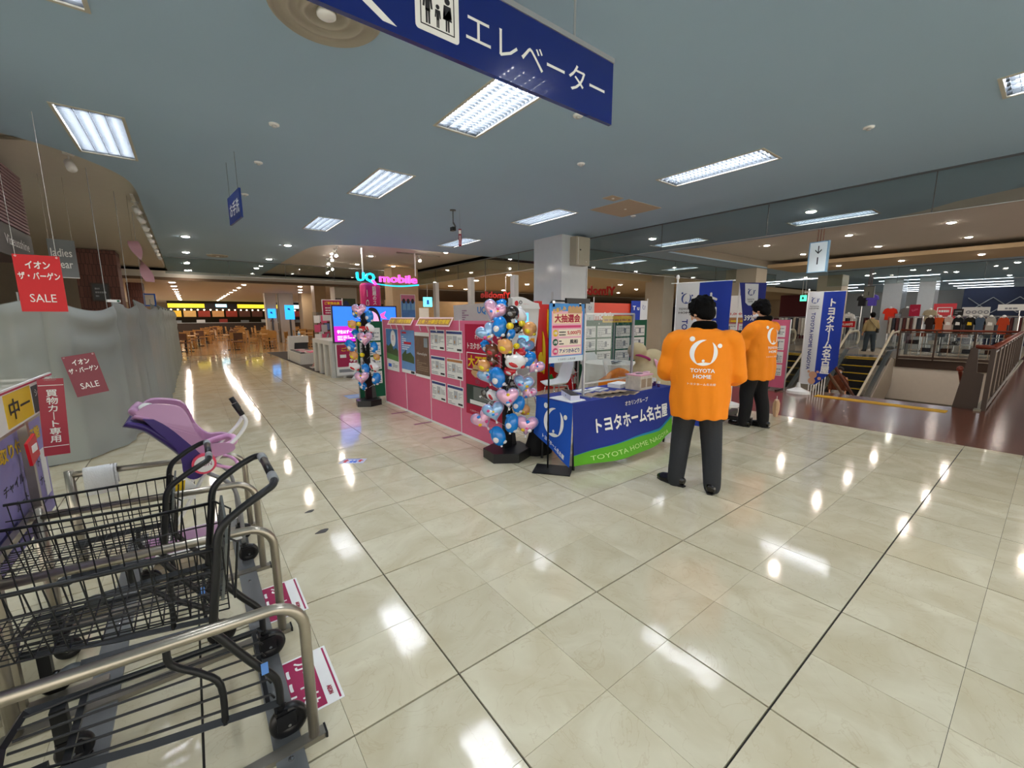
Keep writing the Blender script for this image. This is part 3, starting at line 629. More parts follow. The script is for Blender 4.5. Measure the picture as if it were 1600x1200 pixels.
def cart(label, loc, Lb=.60, h0=.80, small=False):
    t = thing('shopping_cart', label, 'shopping cart', loc)
    hw, fwid = .215, .165; zr0, zr1 = h0, h0+.02; zb0, zb1 = h0-.25, h0-.20
    def P(u, v, s):     # u along 0..1 (handle to nose), v 0 bottom..1 rim, s -1..1 across
        x = -u*Lb*(1 if v > .5 else 1)-(v-1)*-.0; w = hw+(fwid-hw)*u; w *= (.78+.22*v)
        zb = zb0+(zb1-zb0)*u; zt = zr0+(zr1-zr0)*u
        return V((x-.03*(v)*u, s*w, zb+(zt-zb)*v))
    wr = MB()
    nx = 17
    for k in range(nx+1):
        u = k/nx
        for s in (-1, 1): wr.tube([P(u, 1, s), P(u, 0, s)], .0022, 5)
        wr.tube([P(u, 0, -1), P(u, 0, 1)], .0020, 5)
    for v in (.33, .66, 0):
        wr.tube([P(0, v, -1), P(1, v, -1), P(1, v, 1), P(0, v, 1)], .003, 5)
    for k in range(11):
        s = -1+2*k/10; wr.tube([P(0, 0, s), P(1, 0, s), P(1, 1, s)], .002, 5)
        wr.tube([P(0, 0, s), P(0, .95, s)], .002, 5)
    part(t, 'wire_basket', wr, CARTM)
    part(t, 'basket_rim', MB().tube([P(0, 1, -1), P(.96, 1, -1), P(1, 1, -.85), P(1, 1, .85), P(.96, 1, 1), P(0, 1, 1)], .0065, 8), CARTM, smooth=True)
    part(t, 'nose_panel', MB().box(-Lb-.045, -fwid*.8, h0-.10, -Lb-.036, fwid*.8, h0+.0, b=.003), CARTM)
    # handle and uprights
    hz = h0+.17
    hp = bez([(-.05, -.215, zb0-.02), (-.02, -.215, h0-.05), (.0, -.215, h0+.06), (.06, -.215, h0+.115), (.13, -.212, hz-.015), (.165, -.19, hz), (.172, -.12, hz+.005), (.172, .12, hz+.005), (.165, .19, hz), (.13, .212, hz-.015), (.06, .215, h0+.115), (.0, .215, h0+.06), (-.02, .215, h0-.05), (-.05, .215, zb0-.02)], 6)
    part(t, 'handle_frame', MB().tube(hp, .013, 10), CARTM, smooth=True)
    for s in (-1, 1): part(t, 'grip', MB().tube([(.171, s*.165, hz+.004), (.172, s*.105, hz+.005)], .0165, 12), mat('grip_grey', '#8b8f90', .4), smooth=True)
    part(t, 'grip_sleeve', MB().tube([(.172, -.10, hz+.005), (.172, .10, hz+.005)], .0145, 12), BLACK, smooth=True)
    part(t, 'seat_panel', MB().prism([(-.19, 0), (.19, 0), (.19, .2), (.15, .25), (-.15, .25), (-.19, .2)], -.004, .004, Matrix.Translation((-.015, 0, h0-.2)) @ Matrix.Rotation(R(8), 4, 'Y') @ Matrix(((0,0,1,0),(1,0,0,0),(0,1,0,0),(0,0,0,1)))), mat('smoky_plastic', '#5e625f', .25, spec=.6))
    part(t, 'seat_wires', MB().tube([(-.01, -.16, h0+.03), (.045, -.16, h0-.02), (.02, -.16, h0-.22), (.02, .16, h0-.22), (.045, .16, h0-.02), (-.01, .16, h0+.03)], .004, 6).tube([(.03, -.05, h0-.0), (.0, -.05, h0-.24)], .003, 6).tube([(.03, .05, h0-.0), (.0, .05, h0-.24)], .003, 6), CARTM)
    for s in (-1, 1):
        part(t, 'basket_support', MB().tube([(-.05, s*.215, zb0-.015), (-.2, s*.205, zb0-.005), (-.36, s*.19, zb1-.05)], .015, 4), CARTM)
        part(t, 'bumper', MB().ball((-.38, s*.19, zb1-.06), (.03, .02, .022)), mat('grey_rubber', '#45494a', .6), smooth=True)
        part(t, 'brace', MB().tube(bez([(-.06, s*.215, zb0-.02), (.04, s*.222, .36), (.10, s*.228, .27), (.115, s*.23, .22), (.115, s*.23, .14)], 4), .0135, 8), CARTM, smooth=True)
        part(t, 'tray_rail', MB().tube([(.115, s*.23, .15), (-.25, s*.19, .19), (-.58, s*.145, .24)], [(.016, .012)]*3, 4), CARTM)
        part(t, 'leg_post', MB().tube(bez([(-.17, s*.205, zb0-.01), (-.17, s*.20, zb0-.10), (-.10, s*.205, zb0-.17), (-.05, s*.213, zb0-.24), (-.05, s*.215, .16)], 4), .011, 8), CARTM, smooth=True)
        caster(t, (.115, s*.23, 0), .064); caster(t, (-.50, s*.125, 0), .052)
        part(t, 'front_bracket', MB().box(-.52, s*.125-.018, .105, -.48, s*.125+.018, .23), CARTM)
    part(t, 'front_bar', MB().tube([(-.58, -.145, .24), (-.60, 0, .243), (-.58, .145, .24)], .013, 4), CARTM)
    part(t, 'tray_bar', MB().box(-.45, -.16, .21, -.43, .16, .222), CARTM)
    part(t, 'tray_bar', MB().box(.07, -.22, .15, .085, .22, .165), CARTM)
    for k in range(6):
        s = -1+.4*k; part(t, 'tray_rod', MB().tube([(.10, s*.2, .155), (.09, s*.2, .175), (-.40, s*.155, .225), (-.58, s*.12, .243)], .0045, 6), CARTM)
    return t
c1 = cart('black wire shopping cart nearest the camera between the first two hoops', (-.775, .385, 0))
part(c1, 'sticker', MB().box(.067, -.243, .30, .089, -.2425, .345, Matrix.Rotation(0, 4, 'Y')), mat('sticker_blue', '#5a8ad0', .4), label='small blue and white sticker on the brace')
c2 = copy(c1, (-.935, 1.06, 0), label='black wire shopping cart second in line behind the nearest one'); c2.scale = (.92, .92, .93)
# stroller cart with purple child seat ----------------------------------------------------
t = thing('child_cart', 'child cart with purple and lilac plastic seat and white tube frame', 'child cart', (-.85, 1.75, 0))
for s in (-1, 1):
    hp = bez([(.27, s*.13, 1.01), (.225, s*.13, .985), (.24, s*.13, .92), (.19, s*.135, .84), (.05, s*.14, .66), (-.08, s*.15, .45), (-.2, s*.15, .25), (-.28, s*.15, .13)], 5)
    hp = bez([(.235, s*.12, 1.015), (.262, s*.12, .955), (.285, s*.12, .90), (.25, s*.125, .83), (.16, s*.13, .74), (.05, s*.14, .62), (-.08, s*.15, .40), (-.25, s*.16, .13)], 5)
    part(t, 'frame_tube', MB().tube(hp, .011, 10), WHITE, smooth=True)
    part(t, 'grip', MB().tube([(.232, s*.12, 1.022), (.268, s*.12, .945)], .0165, 12), BLACK, smooth=True)
    part(t, 'rear_leg', MB().tube(bez([(.06, s*.14, .62), (.17, s*.16, .52), (.20, s*.17, .36), (.20, s*.17, .13)], 5), .012, 8), mat('grey_tube', '#8f9192', .4, .4), smooth=True)
    part(t, 'lower_tube', MB().tube([(.20, s*.17, .17), (-.30, s*.15, .17)], .011, 8), WHITE, smooth=True)
    caster(t, (.20, s*.17, 0), .055); caster(t, (-.28, s*.14, 0), .05)
part(t, 'foot_tray', MB().box(-.28, -.14, .17, .10, .14, .185, b=.03), LILAC)
# bucket seat: a deep lilac bucket with high side wings over a dark purple shell
def lerp_poly(p, k): return p
WING = bez_px([(-.23, 1.01), (-.215, 1.035), (-.17, 1.065), (-.10, 1.06), (-.03, 1.035), (.005, .975), (.03, .88), (.085, .805), (.15, .795), (.205, .775), (.20, .735), (.10, .715), (.03, .755), (-.02, .83), (-.09, .925), (-.16, .99)], 3)
BASE = bez_px([(-.195, .995), (-.14, .91), (-.085, .83), (-.055, .74), (-.05, .64), (-.01, .60), (.04, .62), (.06, .70), (.03, .76), (-.02, .835), (-.09, .93), (-.15, .985)], 3)
sb = MB()
for s in (-1, 1):
    n = len(WING); cxw = sum(p[0] for p in WING)/n; czw = sum(p[1] for p in WING)/n
    vs = []
    for (x, z) in WING: bulge = .155 if z < .9 else .155-.03*(z-.9)/.17; vs.append((x, s*bulge, z))
    for (x, z) in WING: vs.append((x*.985+.0, s*(.132 if z < .9 else .125-.05*(z-.9)/.17), z-.004))
    f = [tuple(range(n)) if s > 0 else tuple(range(n-1, -1, -1)), tuple(range(2*n-1, n-1, -1)) if s > 0 else tuple(range(n, 2*n))]+[(i, (i+1) % n, n+(i+1) % n, n+i) for i in range(n)]
    part(t, 'side_wing', MB().add(vs, f), LILAC, label='glossy lilac side wing')
    part(t, 'side_base', MB().xz(BASE, s*.146-.011, s*.146+.011), PURPLE, label='dark purple lower side')
back = [(-.225, 1.02), (-.15, .985), (-.08, .91), (-.01, .82), (.03, .75), (.06, .715), (.14, .71)]
def strip_(pts, hw, off, th):
    vs = []; q = 9
    for i, (x, z) in enumerate(pts):
        for k in range(q+1):
            u = -1+2*k/q; vs.append((x-off-.02*(1-u*u), u*hw, z-off-.03*(1-u*u)))
    n0 = len(vs); vs += [(x-th, y, z-th) for x, y, z in vs]; r = q+1; m = len(pts)
    fs = [(i*r+k, i*r+k+1, (i+1)*r+k+1, (i+1)*r+k) for i in range(m-1) for k in range(q)]; fs += [tuple(n0+a for a in f[::-1]) for f in fs]
    for i in range(m-1): fs += [(i*r, (i+1)*r, n0+(i+1)*r, n0+i*r), ((i+1)*r+q, i*r+q, n0+i*r+q, n0+(i+1)*r+q)]
    for k in range(q): fs += [(k+1, k, n0+k, n0+k+1), ((m-1)*r+k, (m-1)*r+k+1, n0+(m-1)*r+k+1, n0+(m-1)*r+k)]
    return MB().add(vs, fs)
part(t, 'seat_liner', strip_([(p.x, p.y) for p in bez([V((a, b, 0)) for a, b in back], 4)], .14, 0, .012), LILAC, smooth=True, label='glossy lilac seat liner')
part(t, 'seat_shell', strip_([(p.x, p.y) for p in bez([V((a, b, 0)) for a, b in back], 4)], .145, .03, .02), PURPLE, smooth=True, label='dark purple outer shell')
part(t, 'top_lip', MB().tube([(-.215, -.13, 1.03), (-.235, -.07, 1.015), (-.24, 0, 1.01), (-.235, .07, 1.015), (-.215, .13, 1.03)], [(.016, .03)]*5, 10), LILAC, smooth=True)
part(t, 'head_cushion', MB().ball((-.185, 0, 1.035), (.035, .075, .022)), mat('white_pad', '#d9dbd4', .5), smooth=True)
part(t, 'front_guard', MB().tube(bez([(.08, -.13, .745), (.17, -.12, .765), (.215, -.06, .77), (.215, .06, .77), (.17, .12, .765), (.08, .13, .745)], 5), .019, 10), mat('pink_bar', '#d9a0c8', .3), smooth=True)
part(t, 'front_guard', MB().tube(bez([(.10, -.14, .66), (.19, -.13, .62), (.22, 0, .61), (.19, .13, .62), (.10, .14, .66)], 5), .010, 10), MATS['pink_bar'], smooth=True)
part(t, 'hinge_disc', MB().tube([(.05, -.155, .69), (.05, -.185, .69)], .060, 24), mat('coral', '#e8506a', .35))
o = thing('x', 'x', 'x'); bpy.data.objects.remove(o)
dk = part(t, 'badge', MB().tube([(.05, -.185, .69), (.05, -.188, .69)], .048, 24), WHITE)
letters(dk, 'ÆON', .05, .69, .072, .024, -.1895, mat('plum', '#8a2060', .5), .0)
part(t, 'tag', MB().xz([(-.10, .52), (-.01, .50), (.0, .58), (-.04, .63), (-.12, .63)], -.215, -.21), PAPER)
part(t, 'tag', MB().xz([(-.115, .55), (-.06, .54), (-.045, .625), (-.118, .625)], -.217, -.215), YELLOW, label='yellow instruction tag')
# floor stickers ----
def sticker(loc, rz, label):
    t = thing('floor_sticker', label, 'floor sticker', loc, rz, group=None)
    part(t, 'sheet', MB().box(-.17, -.13, .001, .17, .13, .0022), PAPER)
    MG_ = mat('sticker_magenta', '#a0174e', .45); part(t, 'print', MB().box(-.16, -.12, .0022, .16, .065, .0028), MG_); part(t, 'print', MB().box(-.16, .112, .0022, .16, .12, .0028), MG_)
    for (s, x, y, w, h) in (('カートは', 0, .02, .27, .06), ('ここに', 0, -.065, .22, .075), ('AEON', .10, .09, .05, .018)):
        o = letters(t, s, 0, 0, w, h, 0, TW if s != 'AEON' else CRIM, .03); o.rotation_euler = (-pi/2, 0, 0); o.location = (x, y, .0035)
        o.rotation_euler = (-pi/2, 0, 0)
    return t
sticker((-.56, .36, 0), R(-90), 'crimson floor sticker in front of the nearest cart')
sticker((-.56, 1.02, 0), R(-90), 'crimson floor sticker in front of the second cart')
sticker((-1.75, 1.25, 0), R(-90), 'crimson floor sticker at the left edge under the display stand')
t = thing('floor_sticker', 'small pale floor sticker with red arrow and blue figures', 'floor sticker', (.475, 3.08, 0), R(-35))
part(t, 'sheet', MB().box(-.13, -.075, .001, .13, .075, .002), mat('pale_sheet', '#c9cfe6', .4))
part(t, 'arrow', MB().prism([(-.09, -.05), (-.06, -.05), (-.06, .0), (-.04, .0), (-.075, .05), (-.11, .0), (-.09, .0)], .002, .0028), RED)
part(t, 'arrow', MB().prism([(.065, -.03), (.09, -.03), (.09, .01), (.11, .01), (.078, .05), (.045, .01), (.065, .01)], .002, .0028), RED)
for x in (-.01, .03): part(t, 'figure', MB().prism([(x-.015, -.05), (x+.015, -.05), (x+.02, .0), (x-.02, .0)], .002, .0028).prism([(x+.012*cos(k), .02+.012*sin(k)) for k in range(6)], .002, .0028), BLUE)
part(t, 'bubble', MB().prism([(-.08, .055), (.06, .055), (.06, .07), (-.08, .07)], .002, .0028), BLUE)
t = thing('floor_sticker', 'light blue floor sticker behind the left balloon stand', 'floor sticker', (1.72, 6.9, 0), 0)
part(t, 'sheet', MB().box(-.22, -.2, .001, .22, .2, .002), mat('blue_sheet', '#7aa7c9', .4)); part(t, 'sheet_stripe', MB().box(-.2, -.02, .002, .2, .02, .0026), WHITE)
for (x, y, s, l) in [(-.17, 2.08, 1, 'tiny dark scuff mark on floor, farther of two'), (-.17, 1.68, 1.3, 'dark heart shaped scuff mark on the floor by second hoop')]:
    m = MB().prism([(.035*s*cos(a)*(1+.3*sin(2*a)), .022*s*sin(a)*(1+.4*cos(a))) for a in [k*pi/6 for k in range(12)]], .0006, .0015)
    solid('floor_mark', m, mat('scuff', '#4a4844', .7), l, 'mark', (x, y, 0))
for y in (4.98, 4.12, 3.25):
    solid('floor_tape', MB().box(-.18, -.03, .0008, .10, .03, .002), mat('purple_tape', '#7a4a5c', .6), 'dull purple tape strip at the %s joint of the pink wall' % {4.98: 'farthest', 4.12: 'middle', 3.25: 'nearest'}[y], 'tape', (1.84, y, 0), group='tape strips along the pink wall')
# display stand at far left (plane along y) --------------------------------------------------
PURP = mat('poster_purple', '#8f86c0', .5, var=.15, scale=3)
t = thing('display_stand', 'steel display stand with purple posters above the carts at left edge', 'display stand', (-1.46, 1.5, 0), R(90))
for x in (-.62, 0): part(t, 'post', MB().box(x-.016, -.016, 0, x+.016, .016, 1.22), STEEL)
for z in (1.05, .62): part(t, 'cross_bar', MB().box(-1.4, -.012, z, .22 if z > 1 else .05, .012, z+.03), STEEL)
part(t, 'foot', MB().box(-.02, -.25, .0, .02, .25, .03), STEEL)
part(t, 'foot', MB().box(-.64, -.25, .0, -.60, .25, .03), STEEL)
p = part(t, 'poster', MB().box(-1.4, .03, .50, .42, .036, 1.03), PURP, label='purple poster with yellow headline')
letters(p, 'お取り付け可能', .02, .95, .7, .07, .0285, YELLOW, .04); letters(p, 'チャイルドシート付', .05, .80, .62, .05, .0285, INK, .01); letters(p, 'カートアクトナル', .1, .70, .50, .05, .0285, INK, .01)
lines(p, -.4, .55, .35, .66, .0285, mat('print_violet', '#4a4680', .6), 4, 3)
part(p, 'poster_fold', MB().box(.30, .026, .60, .38, .029, .85), PAPER)
p = part(t, 'poster', MB().box(-1.4, .03, 1.24, -.17, .036, 1.52), PURP, label='purple poster with folded cloth picture')
part(p, 'picture', MB().xz([(-.34, 1.26), (-.26, 1.24), (-.20, 1.27), (-.20, 1.36), (-.25, 1.46), (-.31, 1.47), (-.35, 1.38)], .028, .03), mat('tan_print', '#c9a878', .6))
part(p, 'cap', MB().box(-.27, .025, 1.52, -.17, .04, 1.56), PAPER)
p = part(t, 'sign_strip', MB().box(-1.4, -.035, 1.08, .46, -.025, 1.25), PAPER, label='white and yellow shelf label strip')
part(p, 'sign_patch', MB().box(-.32, -.037, 1.09, .04, -.035, 1.23), YELLOW); part(p, 'sign_patch', MB().box(.06, -.037, 1.09, .43, -.035, 1.22), mat('chalk', '#4a4c4a', .7))
letters(p, 'ショッピング', .245, 1.185, .30, .04, -.038, TW); letters(p, 'カート専用', .245, 1.13, .22, .04, -.038, TW); letters(p, '中一', -.14, 1.16, .28, .09, -.038, INK)
part(p, 'sign_edge', MB().box(-1.4, -.037, 1.235, .46, -.035, 1.243), CRIM)
t = thing('hanging_tag', 'glossy red hanging tag at the end of the shelf label strip', 'tag', (-1.43, 1.60, 0), R(12)); t.rotation_euler[1] = R(3)
part(t, 'card', MB().box(-.045, -.002, .86, .045, .002, 1.25), mat('tag_red', '#a8283e', .3)); letters(t, '買\n物\nカ\n｜\nト\n専\n用', 0, 1.06, .04, .27, -.003, TW, .02); part(t, 'line', MB().box(-.043, -.003, 1.215, .043, -.002, 1.218).box(-.043, -.003, .905, .043, -.002, .908), TW); part(t, 'clip', MB().box(-.02, -.005, 1.24, .02, .03, 1.26), CLEAR)
t = thing('sign_card', 'folded red card hanging under display strip at left', 'card', (-1.40, 1.25, .93), R(90)); part(t, 'card', MB().xz([(-.10, 0), (.02, .02), (0, .12), (-.12, .10)], -.03, -.02), RED); part(t, 'card_text', MB().box(-.08, -.032, .05, -.01, -.03, .08), TW)
# ================================================================ BOOTH
# pink partition wall along y at x=1.93, facing the corridor
ys = [5.95, 5.00, 4.12, 3.25, 2.33]
pos = ['farthest', 'second from far', 'second from near', 'nearest']
for k in range(4):
    L = ys[k]-ys[k+1]
    t = thing('partition_panel', 'pink covered partition panel, %s in the row behind the balloons' % pos[k], 'partition', (1.945, ys[k], 0), R(-90), 'pink partition panels')
    part(t, 'panel', MB().box(.003, .0, .03, L-.003, .03, 1.50), PINK)
    part(t, 'bottom_edge', MB().box(.003, -.004, 0, L-.003, .034, .03), WHITE)
    part(t, 'corner_post', MB().box(-.003, -.006, 0, .006, .036, 1.51), WHITE)
def wallthing(name, label, cat, x, y, grp=None): return thing(name, label, cat, (x, y, 0), R(-90), grp)
X0 = 1.938
def poster(y0, y1, z0, z1, label, m, build):
    t = wallthing('poster', label, 'poster', X0, y0); w = y0-y1
    part(t, 'sheet', MB().box(0, 0, z0, w, .003, z1), m); build(t, w, z0, z1); return t
TREE = mat('print_tree', '#4a5a34', .6, var=.4, scale=30); SKYP = mat('print_sky', '#4f7fb8', .5, var=.2, scale=6); PBR = mat('print_brown', '#6f5544', .5, var=.35, scale=14)
def pA(t, w, z0, z1):
    h = z1-z0; rect(t, 'picture', .01, z0+.3*h, w-.01, z1-.005, -.001, SKYP)
    flat(t, 'picture_tree', [(.01, z0+.3*h), (w-.01, z0+.3*h), (w-.01, z0+.5*h), (w*.8, z0+.56*h), (w*.62, z0+.5*h), (w*.5, z0+.62*h), (w*.4, z0+.66*h), (w*.2, z0+.58*h), (.01, z0+.62*h)], -.002, TREE)
    flat(t, 'picture_lawn', [(.01, z0+.28*h), (w-.01, z0+.24*h), (w-.01, z0+.36*h), (.01, z0+.42*h)], -.003, mat('print_green', '#5f8a4a', .6, var=.2, scale=30))
    part(t, 'picture_balloon', MB().xz([(w*.62+.11*cos(a), z1-.16+.14*sin(a)) for a in [i*pi/8 for i in range(16)]], -.004, -.003), PAPER)
    letters(t, '家', w*.62, z1-.15, .06, .10, -.005, mat('print_red', '#d06070', .6), 0); rect(t, 'logo_block', .06, z0+.08*h, .2, z0+.16*h, -.001, BLUE); lines(t, .25, z0+.06*h, w-.05, z0+.2*h, -.001, GREYINK, 4, 4)
poster(5.79, 5.26, .63, 1.35, 'tall poster of trees and blue sky, leftmost on the pink wall', PAPER, pA)
def pB(t, w, z0, z1):
    h = z1-z0; rect(t, 'heading_red', .05, z1-.08*h, .22, z1-.04*h, -.001, RED); lines(t, .05, z0+.55*h, w-.1, z1-.12*h, -.001, PAPER, 7, 9); rect(t, 'heading_red', .12, z1-.32*h, w-.12, z1-.27*h, -.002, RED)
    flat(t, 'picture_house', [(.03, z0+.28*h), (w-.03, z0+.25*h), (w-.03, z0+.4*h), (w*.7, z0+.5*h), (w*.4, z0+.45*h), (.2, z0+.55*h), (.03, z0+.42*h)], -.001, TREE)
    rect(t, 'footer', 0, z0, w, z0+.08*h, -.001, PAPER); rect(t, 'logo_block', w-.16, z0+.01, w-.03, z0+.07*h, -.002, INK)
poster(5.14, 4.62, .65, 1.34, 'tall blue poster with white clouds of print, second on the pink wall', mat('print_blue', '#6f9ad0', .5, var=.15, scale=5), pB)
def pC(t, w, z0, z1):
    h = z1-z0; rect(t, 'picture', 0, z0+.06*h, w, z1-.08*h, -.001, PBR); letters(t, 'HomeStyle', w*.5, z0+.52*h, w*.7, .05, -.002, PAPER, 0); lines(t, .05, z0+.15*h, w-.05, z0+.4*h, -.002, mat('print_tan', '#a08a72', .6), 6, 5)
    part(t, 'picture_window', MB().box(w*.65, -.002, z0+.68*h, w*.9, -.001, z1-.12*h), mat('print_light', '#8f9aa0', .6))
poster(4.60, 4.12, .64, 1.32, 'tall brown poster of a room interior, third on the pink wall', PAPER, pC)
def listing(t, w, z0, z1, k, head):
    rect(t, 'header', .01, z1-.045, w-.01, z1-.012, -.001, head)
    rd = random.Random(k); a = w*rd.uniform(.3, .45)
    part(t, 'floor_plan', MB().box(a, -.0015, z0+.09, a+.10, -.001, z1-.07), mat('plan_grey', '#b9bcc0', .6)); part(t, 'floor_plan', MB().box(a+.03, -.002, z0+.11, a+.06, -.0015, z1-.13), mat('plan_tan', '#b98e62', .6))
    lines(t, .02, z0+.08, a-.02, z1-.07, -.001, GREYINK, 6, k); lines(t, a+.12, z0+.1, w-.02, z1-.08, -.001, GREYINK, 6, k+1); lines(t, .02, z0+.015, w*.5, z0+.06, -.001, GREYINK, 2, k+2); rect(t, 'logo_block', w*.68, z0+.02, w-.02, z0+.045, -.001, INK)
k = 0
for r, (z0, z1) in enumerate([(1.09, 1.37), (.73, 1.00), (.37, .64)]):
    for c, (y0, y1) in enumerate([(4.07, 3.65), (3.60, 3.18)]):
        k += 1
        head = mat('tan_header', '#b87a4a', .5) if (r, c) == (1, 1) else mat('navy_header', '#32437e', .5)
        lab = 'house listing sheet, %s row, %s column on the pink wall' % (['top', 'middle', 'bottom'][r], ['left', 'right'][c])
        poster(y0, y1, z0, z1, lab, PAPER, lambda t, w, a, b: listing(t, w, a, b, k, head))
for y0, y1, lab in [(5.58, 4.62, 'yellow lettered header card on top of pink wall, left one'), (4.45, 3.42, 'yellow lettered header card on top of pink wall, right one')]:
    t = wallthing('header_card', lab, 'card', X0, y0)
    Mx = Matrix.Translation((0, -.05, 1.42)) @ Matrix.Rotation(R(-30), 4, 'X')
    part(t, 'board', MB().box(0, 0, 0, y0-y1, .004, .14, Mx), mat('pale_pink', '#e8c9cc', .6)); o = letters(t, '土地・分譲住宅情報', (y0-y1)/2, .07, (y0-y1)*.9, .07, -.002, YELLOW, .05); o.matrix_local = Mx
    bd = part(t, 'print_band', MB().box(.03, -.001, .02, y0-y1-.03, 0, .12, Mx), mat('band_brown', '#b07a48', .6))
    for x in (.1, .35, .6): part(t, 'hook', MB().cyl((x, -.01, 1.34), (x, -.04, 1.44), .006, 6), WHITE)
def pBig(t, w, z0, z1):
    letters(t, 'オカリングループ', .40, z1-.15, .34, .06, -.002, TW, .0); letters(t, 'トヨタホーム名古屋', .39, z1-.265, .66, .085, -.002, TW, .02)
    fr = MB(); a, b, c, d = .035, z1-.56, .76, z1-.345
    for q in ((a, b, c, b+.01), (a, d-.01, c, d), (a, b, a+.01, d), (c-.01, b, c, d)): fr.box(q[0], -.002, q[1], q[2], -.001, q[3])
    part(t, 'frame_line', fr, TW); letters(t, '大不動産', .39, z1-.452, .64, .15, -.003, YELLOW, .04)
    rect(t, 'picture', .02, z0+.13, w-.02, z0+.38, -.001, mat('print_dark', '#2c3a34', .5, var=.4, scale=12)); rect(t, 'picture_house', .18, z0+.2, .6, z0+.36, -.002, mat('print_house', '#6f7370', .5)); rect(t, 'picture_car', .1, z0+.14, .45, z0+.19, -.003, PAPER)
    part(t, 'picture_teddies', MB().xz([(.24+.09*cos(a)*(1+.25*sin(4*a)), z0+.56+.08*sin(a)) for a in [i*pi/9 for i in range(18)]], -.002, -.001), mat('teddy_tan', '#c9a070', .6))
    letters(t, '∞', .28, z0+.43, .10, .05, -.002, mat('print_grey', '#8f4a60', .6), .02); letters(t, 'トヨタホーム', .2, z0+.05, .2, .025, -.002, TW, 0)
poster(3.11, 2.32, .33, 1.46, 'big crimson poster with yellow kanji at the near end of pink wall', CRIM, pBig)
# booth boards with sheets
def board(name, label, loc, rz, w, h, n, colm, rows, cols, z1=None, papers=PAPER, feet=True, seed=0):
    t = thing(name, label, 'board', loc, rz)
    part(t, 'panel', MB().box(0, 0, .05, w, .035, h), colm); part(t, 'side_post', MB().box(-.012, -.005, 0, 0, .04, h+.01), ALU); part(t, 'side_post', MB().box(w, -.005, 0, w+.012, .04, h+.01), ALU)
    for r in range(rows):
        for c in range(cols):
            a = .04+c*(w-.06)/cols; b = a+(w-.06)/cols-.05; zt = h-.12-r*.27; zb = zt-.235
            if zb < .05: continue
            s = part(t, 'sheet', MB().box(a, -.004, zb, b, 0, zt), papers); lines(s, a+.02, zb+.02, b-.02, zt-.03, -.005, GREYINK, 5, seed+r*7+c)
            part(s, 'plan', MB().box(a+(b-a)*.55, -.0055, zb+.06, a+(b-a)*.7, -.005, zt-.06), mat('plan_dark', '#7a808a', .6))
            part(t, 'clip', MB().box(a+.03, -.01, zt+.03, a+.045, 0, zt+.07), WHITE)
    if feet: part(t, 'foot', MB().box(.05, -.2, 0, .09, .25, .03).box(w-.09, -.2, 0, w-.05, .25, .03), BLACKM)
    return t
board('display_board', 'narrow green board of white sheets at far end of pink wall', (1.60, 6.33, 0), 0, .50, 1.47, 0, GREEN, 4, 1, seed=50, feet=False)
board('display_board', 'green display board of house sheets, left one behind the round table', (5.50, 4.52, 0), R(-4), .98, 1.47, 0, GREEN, 3, 2, seed=1)
t = board('display_board', 'green display board of house sheets, right one with yellow header', (6.52, 4.45, 0), R(-4), 1.05, 1.47, 0, GREEN, 3, 2, seed=2)
part(t, 'header', MB().box(-.4, -.03, 1.42, .5, -.02, 1.56), YELLOW); lines(t, -.36, 1.45, .46, 1.54, -.031, mat('band_brown', '#b07a48', .6), 1, 5)
t = board('display_board', 'pink display board, wide one with white header behind the first man', (8.97, 3.50, 0), R(-90), 1.06, 1.50, 0, PINK, 3, 2, seed=3)
part(t, 'header', MB().box(.05, -.01, 1.52, 1.0, 0, 2.0), PAPER); letters(t, '全1,000件', .45, 1.6, .5, .07, -.012, RED, .02); part(t, 'header_band', MB().box(.05, -.03, 1.40, 1.0, -.02, 1.51), mat('band_brown', '#b07a48', .6)); lines(t, .08, 1.42, .95, 1.5, -.031, YELLOW, 1, 8)
board('display_board', 'narrow pink display board of white sheets right of the second man', (8.97, 2.39, 0), R(-90), .44, 1.47, 0, PINK, 4, 1, seed=4)
# balloon stands ---------------------------------------------------------------------
FOILP = mat('foil_pink', '#e8b4cf', .12, .25, var=.25, scale=9, spec=.7); FOILB = mat('foil_blue_pale', '#9cc2ea', .12, .25, var=.25, scale=9, spec=.7)
BBLUE = mat('balloon_blue', '#1484dc', .15, coat=.5); BTAN = mat('balloon_tan', '#e0a060', .15, coat=.5); BWHITE = mat('balloon_white', '#eceaea', .15, coat=.5)
BDARK = mat('balloon_dark', '#2a2220', .12, coat=.6); BYEL = mat('balloon_yellow', '#ead21c', .15, coat=.5); BRED = mat('balloon_red', '#c8202c', .15, coat=.5); BBRN = mat('balloon_brown', '#6a3a24', .15, coat=.5)
def heart(rw, rh, d):
    n = 28; out = []
    for i in range(n):
        a = 2*pi*i/n; x = 16*sin(a)**3; y = 13*cos(a)-5*cos(2*a)-2*cos(3*a)-cos(4*a); out.append((x/16*rw, (y+2)/15*rh))
    vs = []; fs = []
    for k, (s, dd) in enumerate([(1, 0), (.93, .45), (.75, .78), (.45, .95)]):
        for sg in ((1,) if k == 0 else (1, -1)): vs += [(x*s, sg*dd*d, z*s) for x, z in out]
    L = [0, n, 2*n, 3*n, 4*n, 5*n, 6*n]
    for a, b, fl in ((0, 1, 0), (1, 3, 0), (3, 5, 0), (0, 2, 1), (2, 4, 1), (4, 6, 1)):
        for i in range(n):
            q = (L[a]+i, L[a]+(i+1) % n, L[b]+(i+1) % n, L[b]+i); fs.append(q if not fl else q[::-1])
    vs += [(0, d, 0), (0, -d, 0)]
    for i in range(n): fs.append((5*n+i, 5*n+(i+1) % n, 7*n)); fs.append((6*n+(i+1) % n, 6*n+i, 7*n+1))
    return MB().add(vs, fs), out
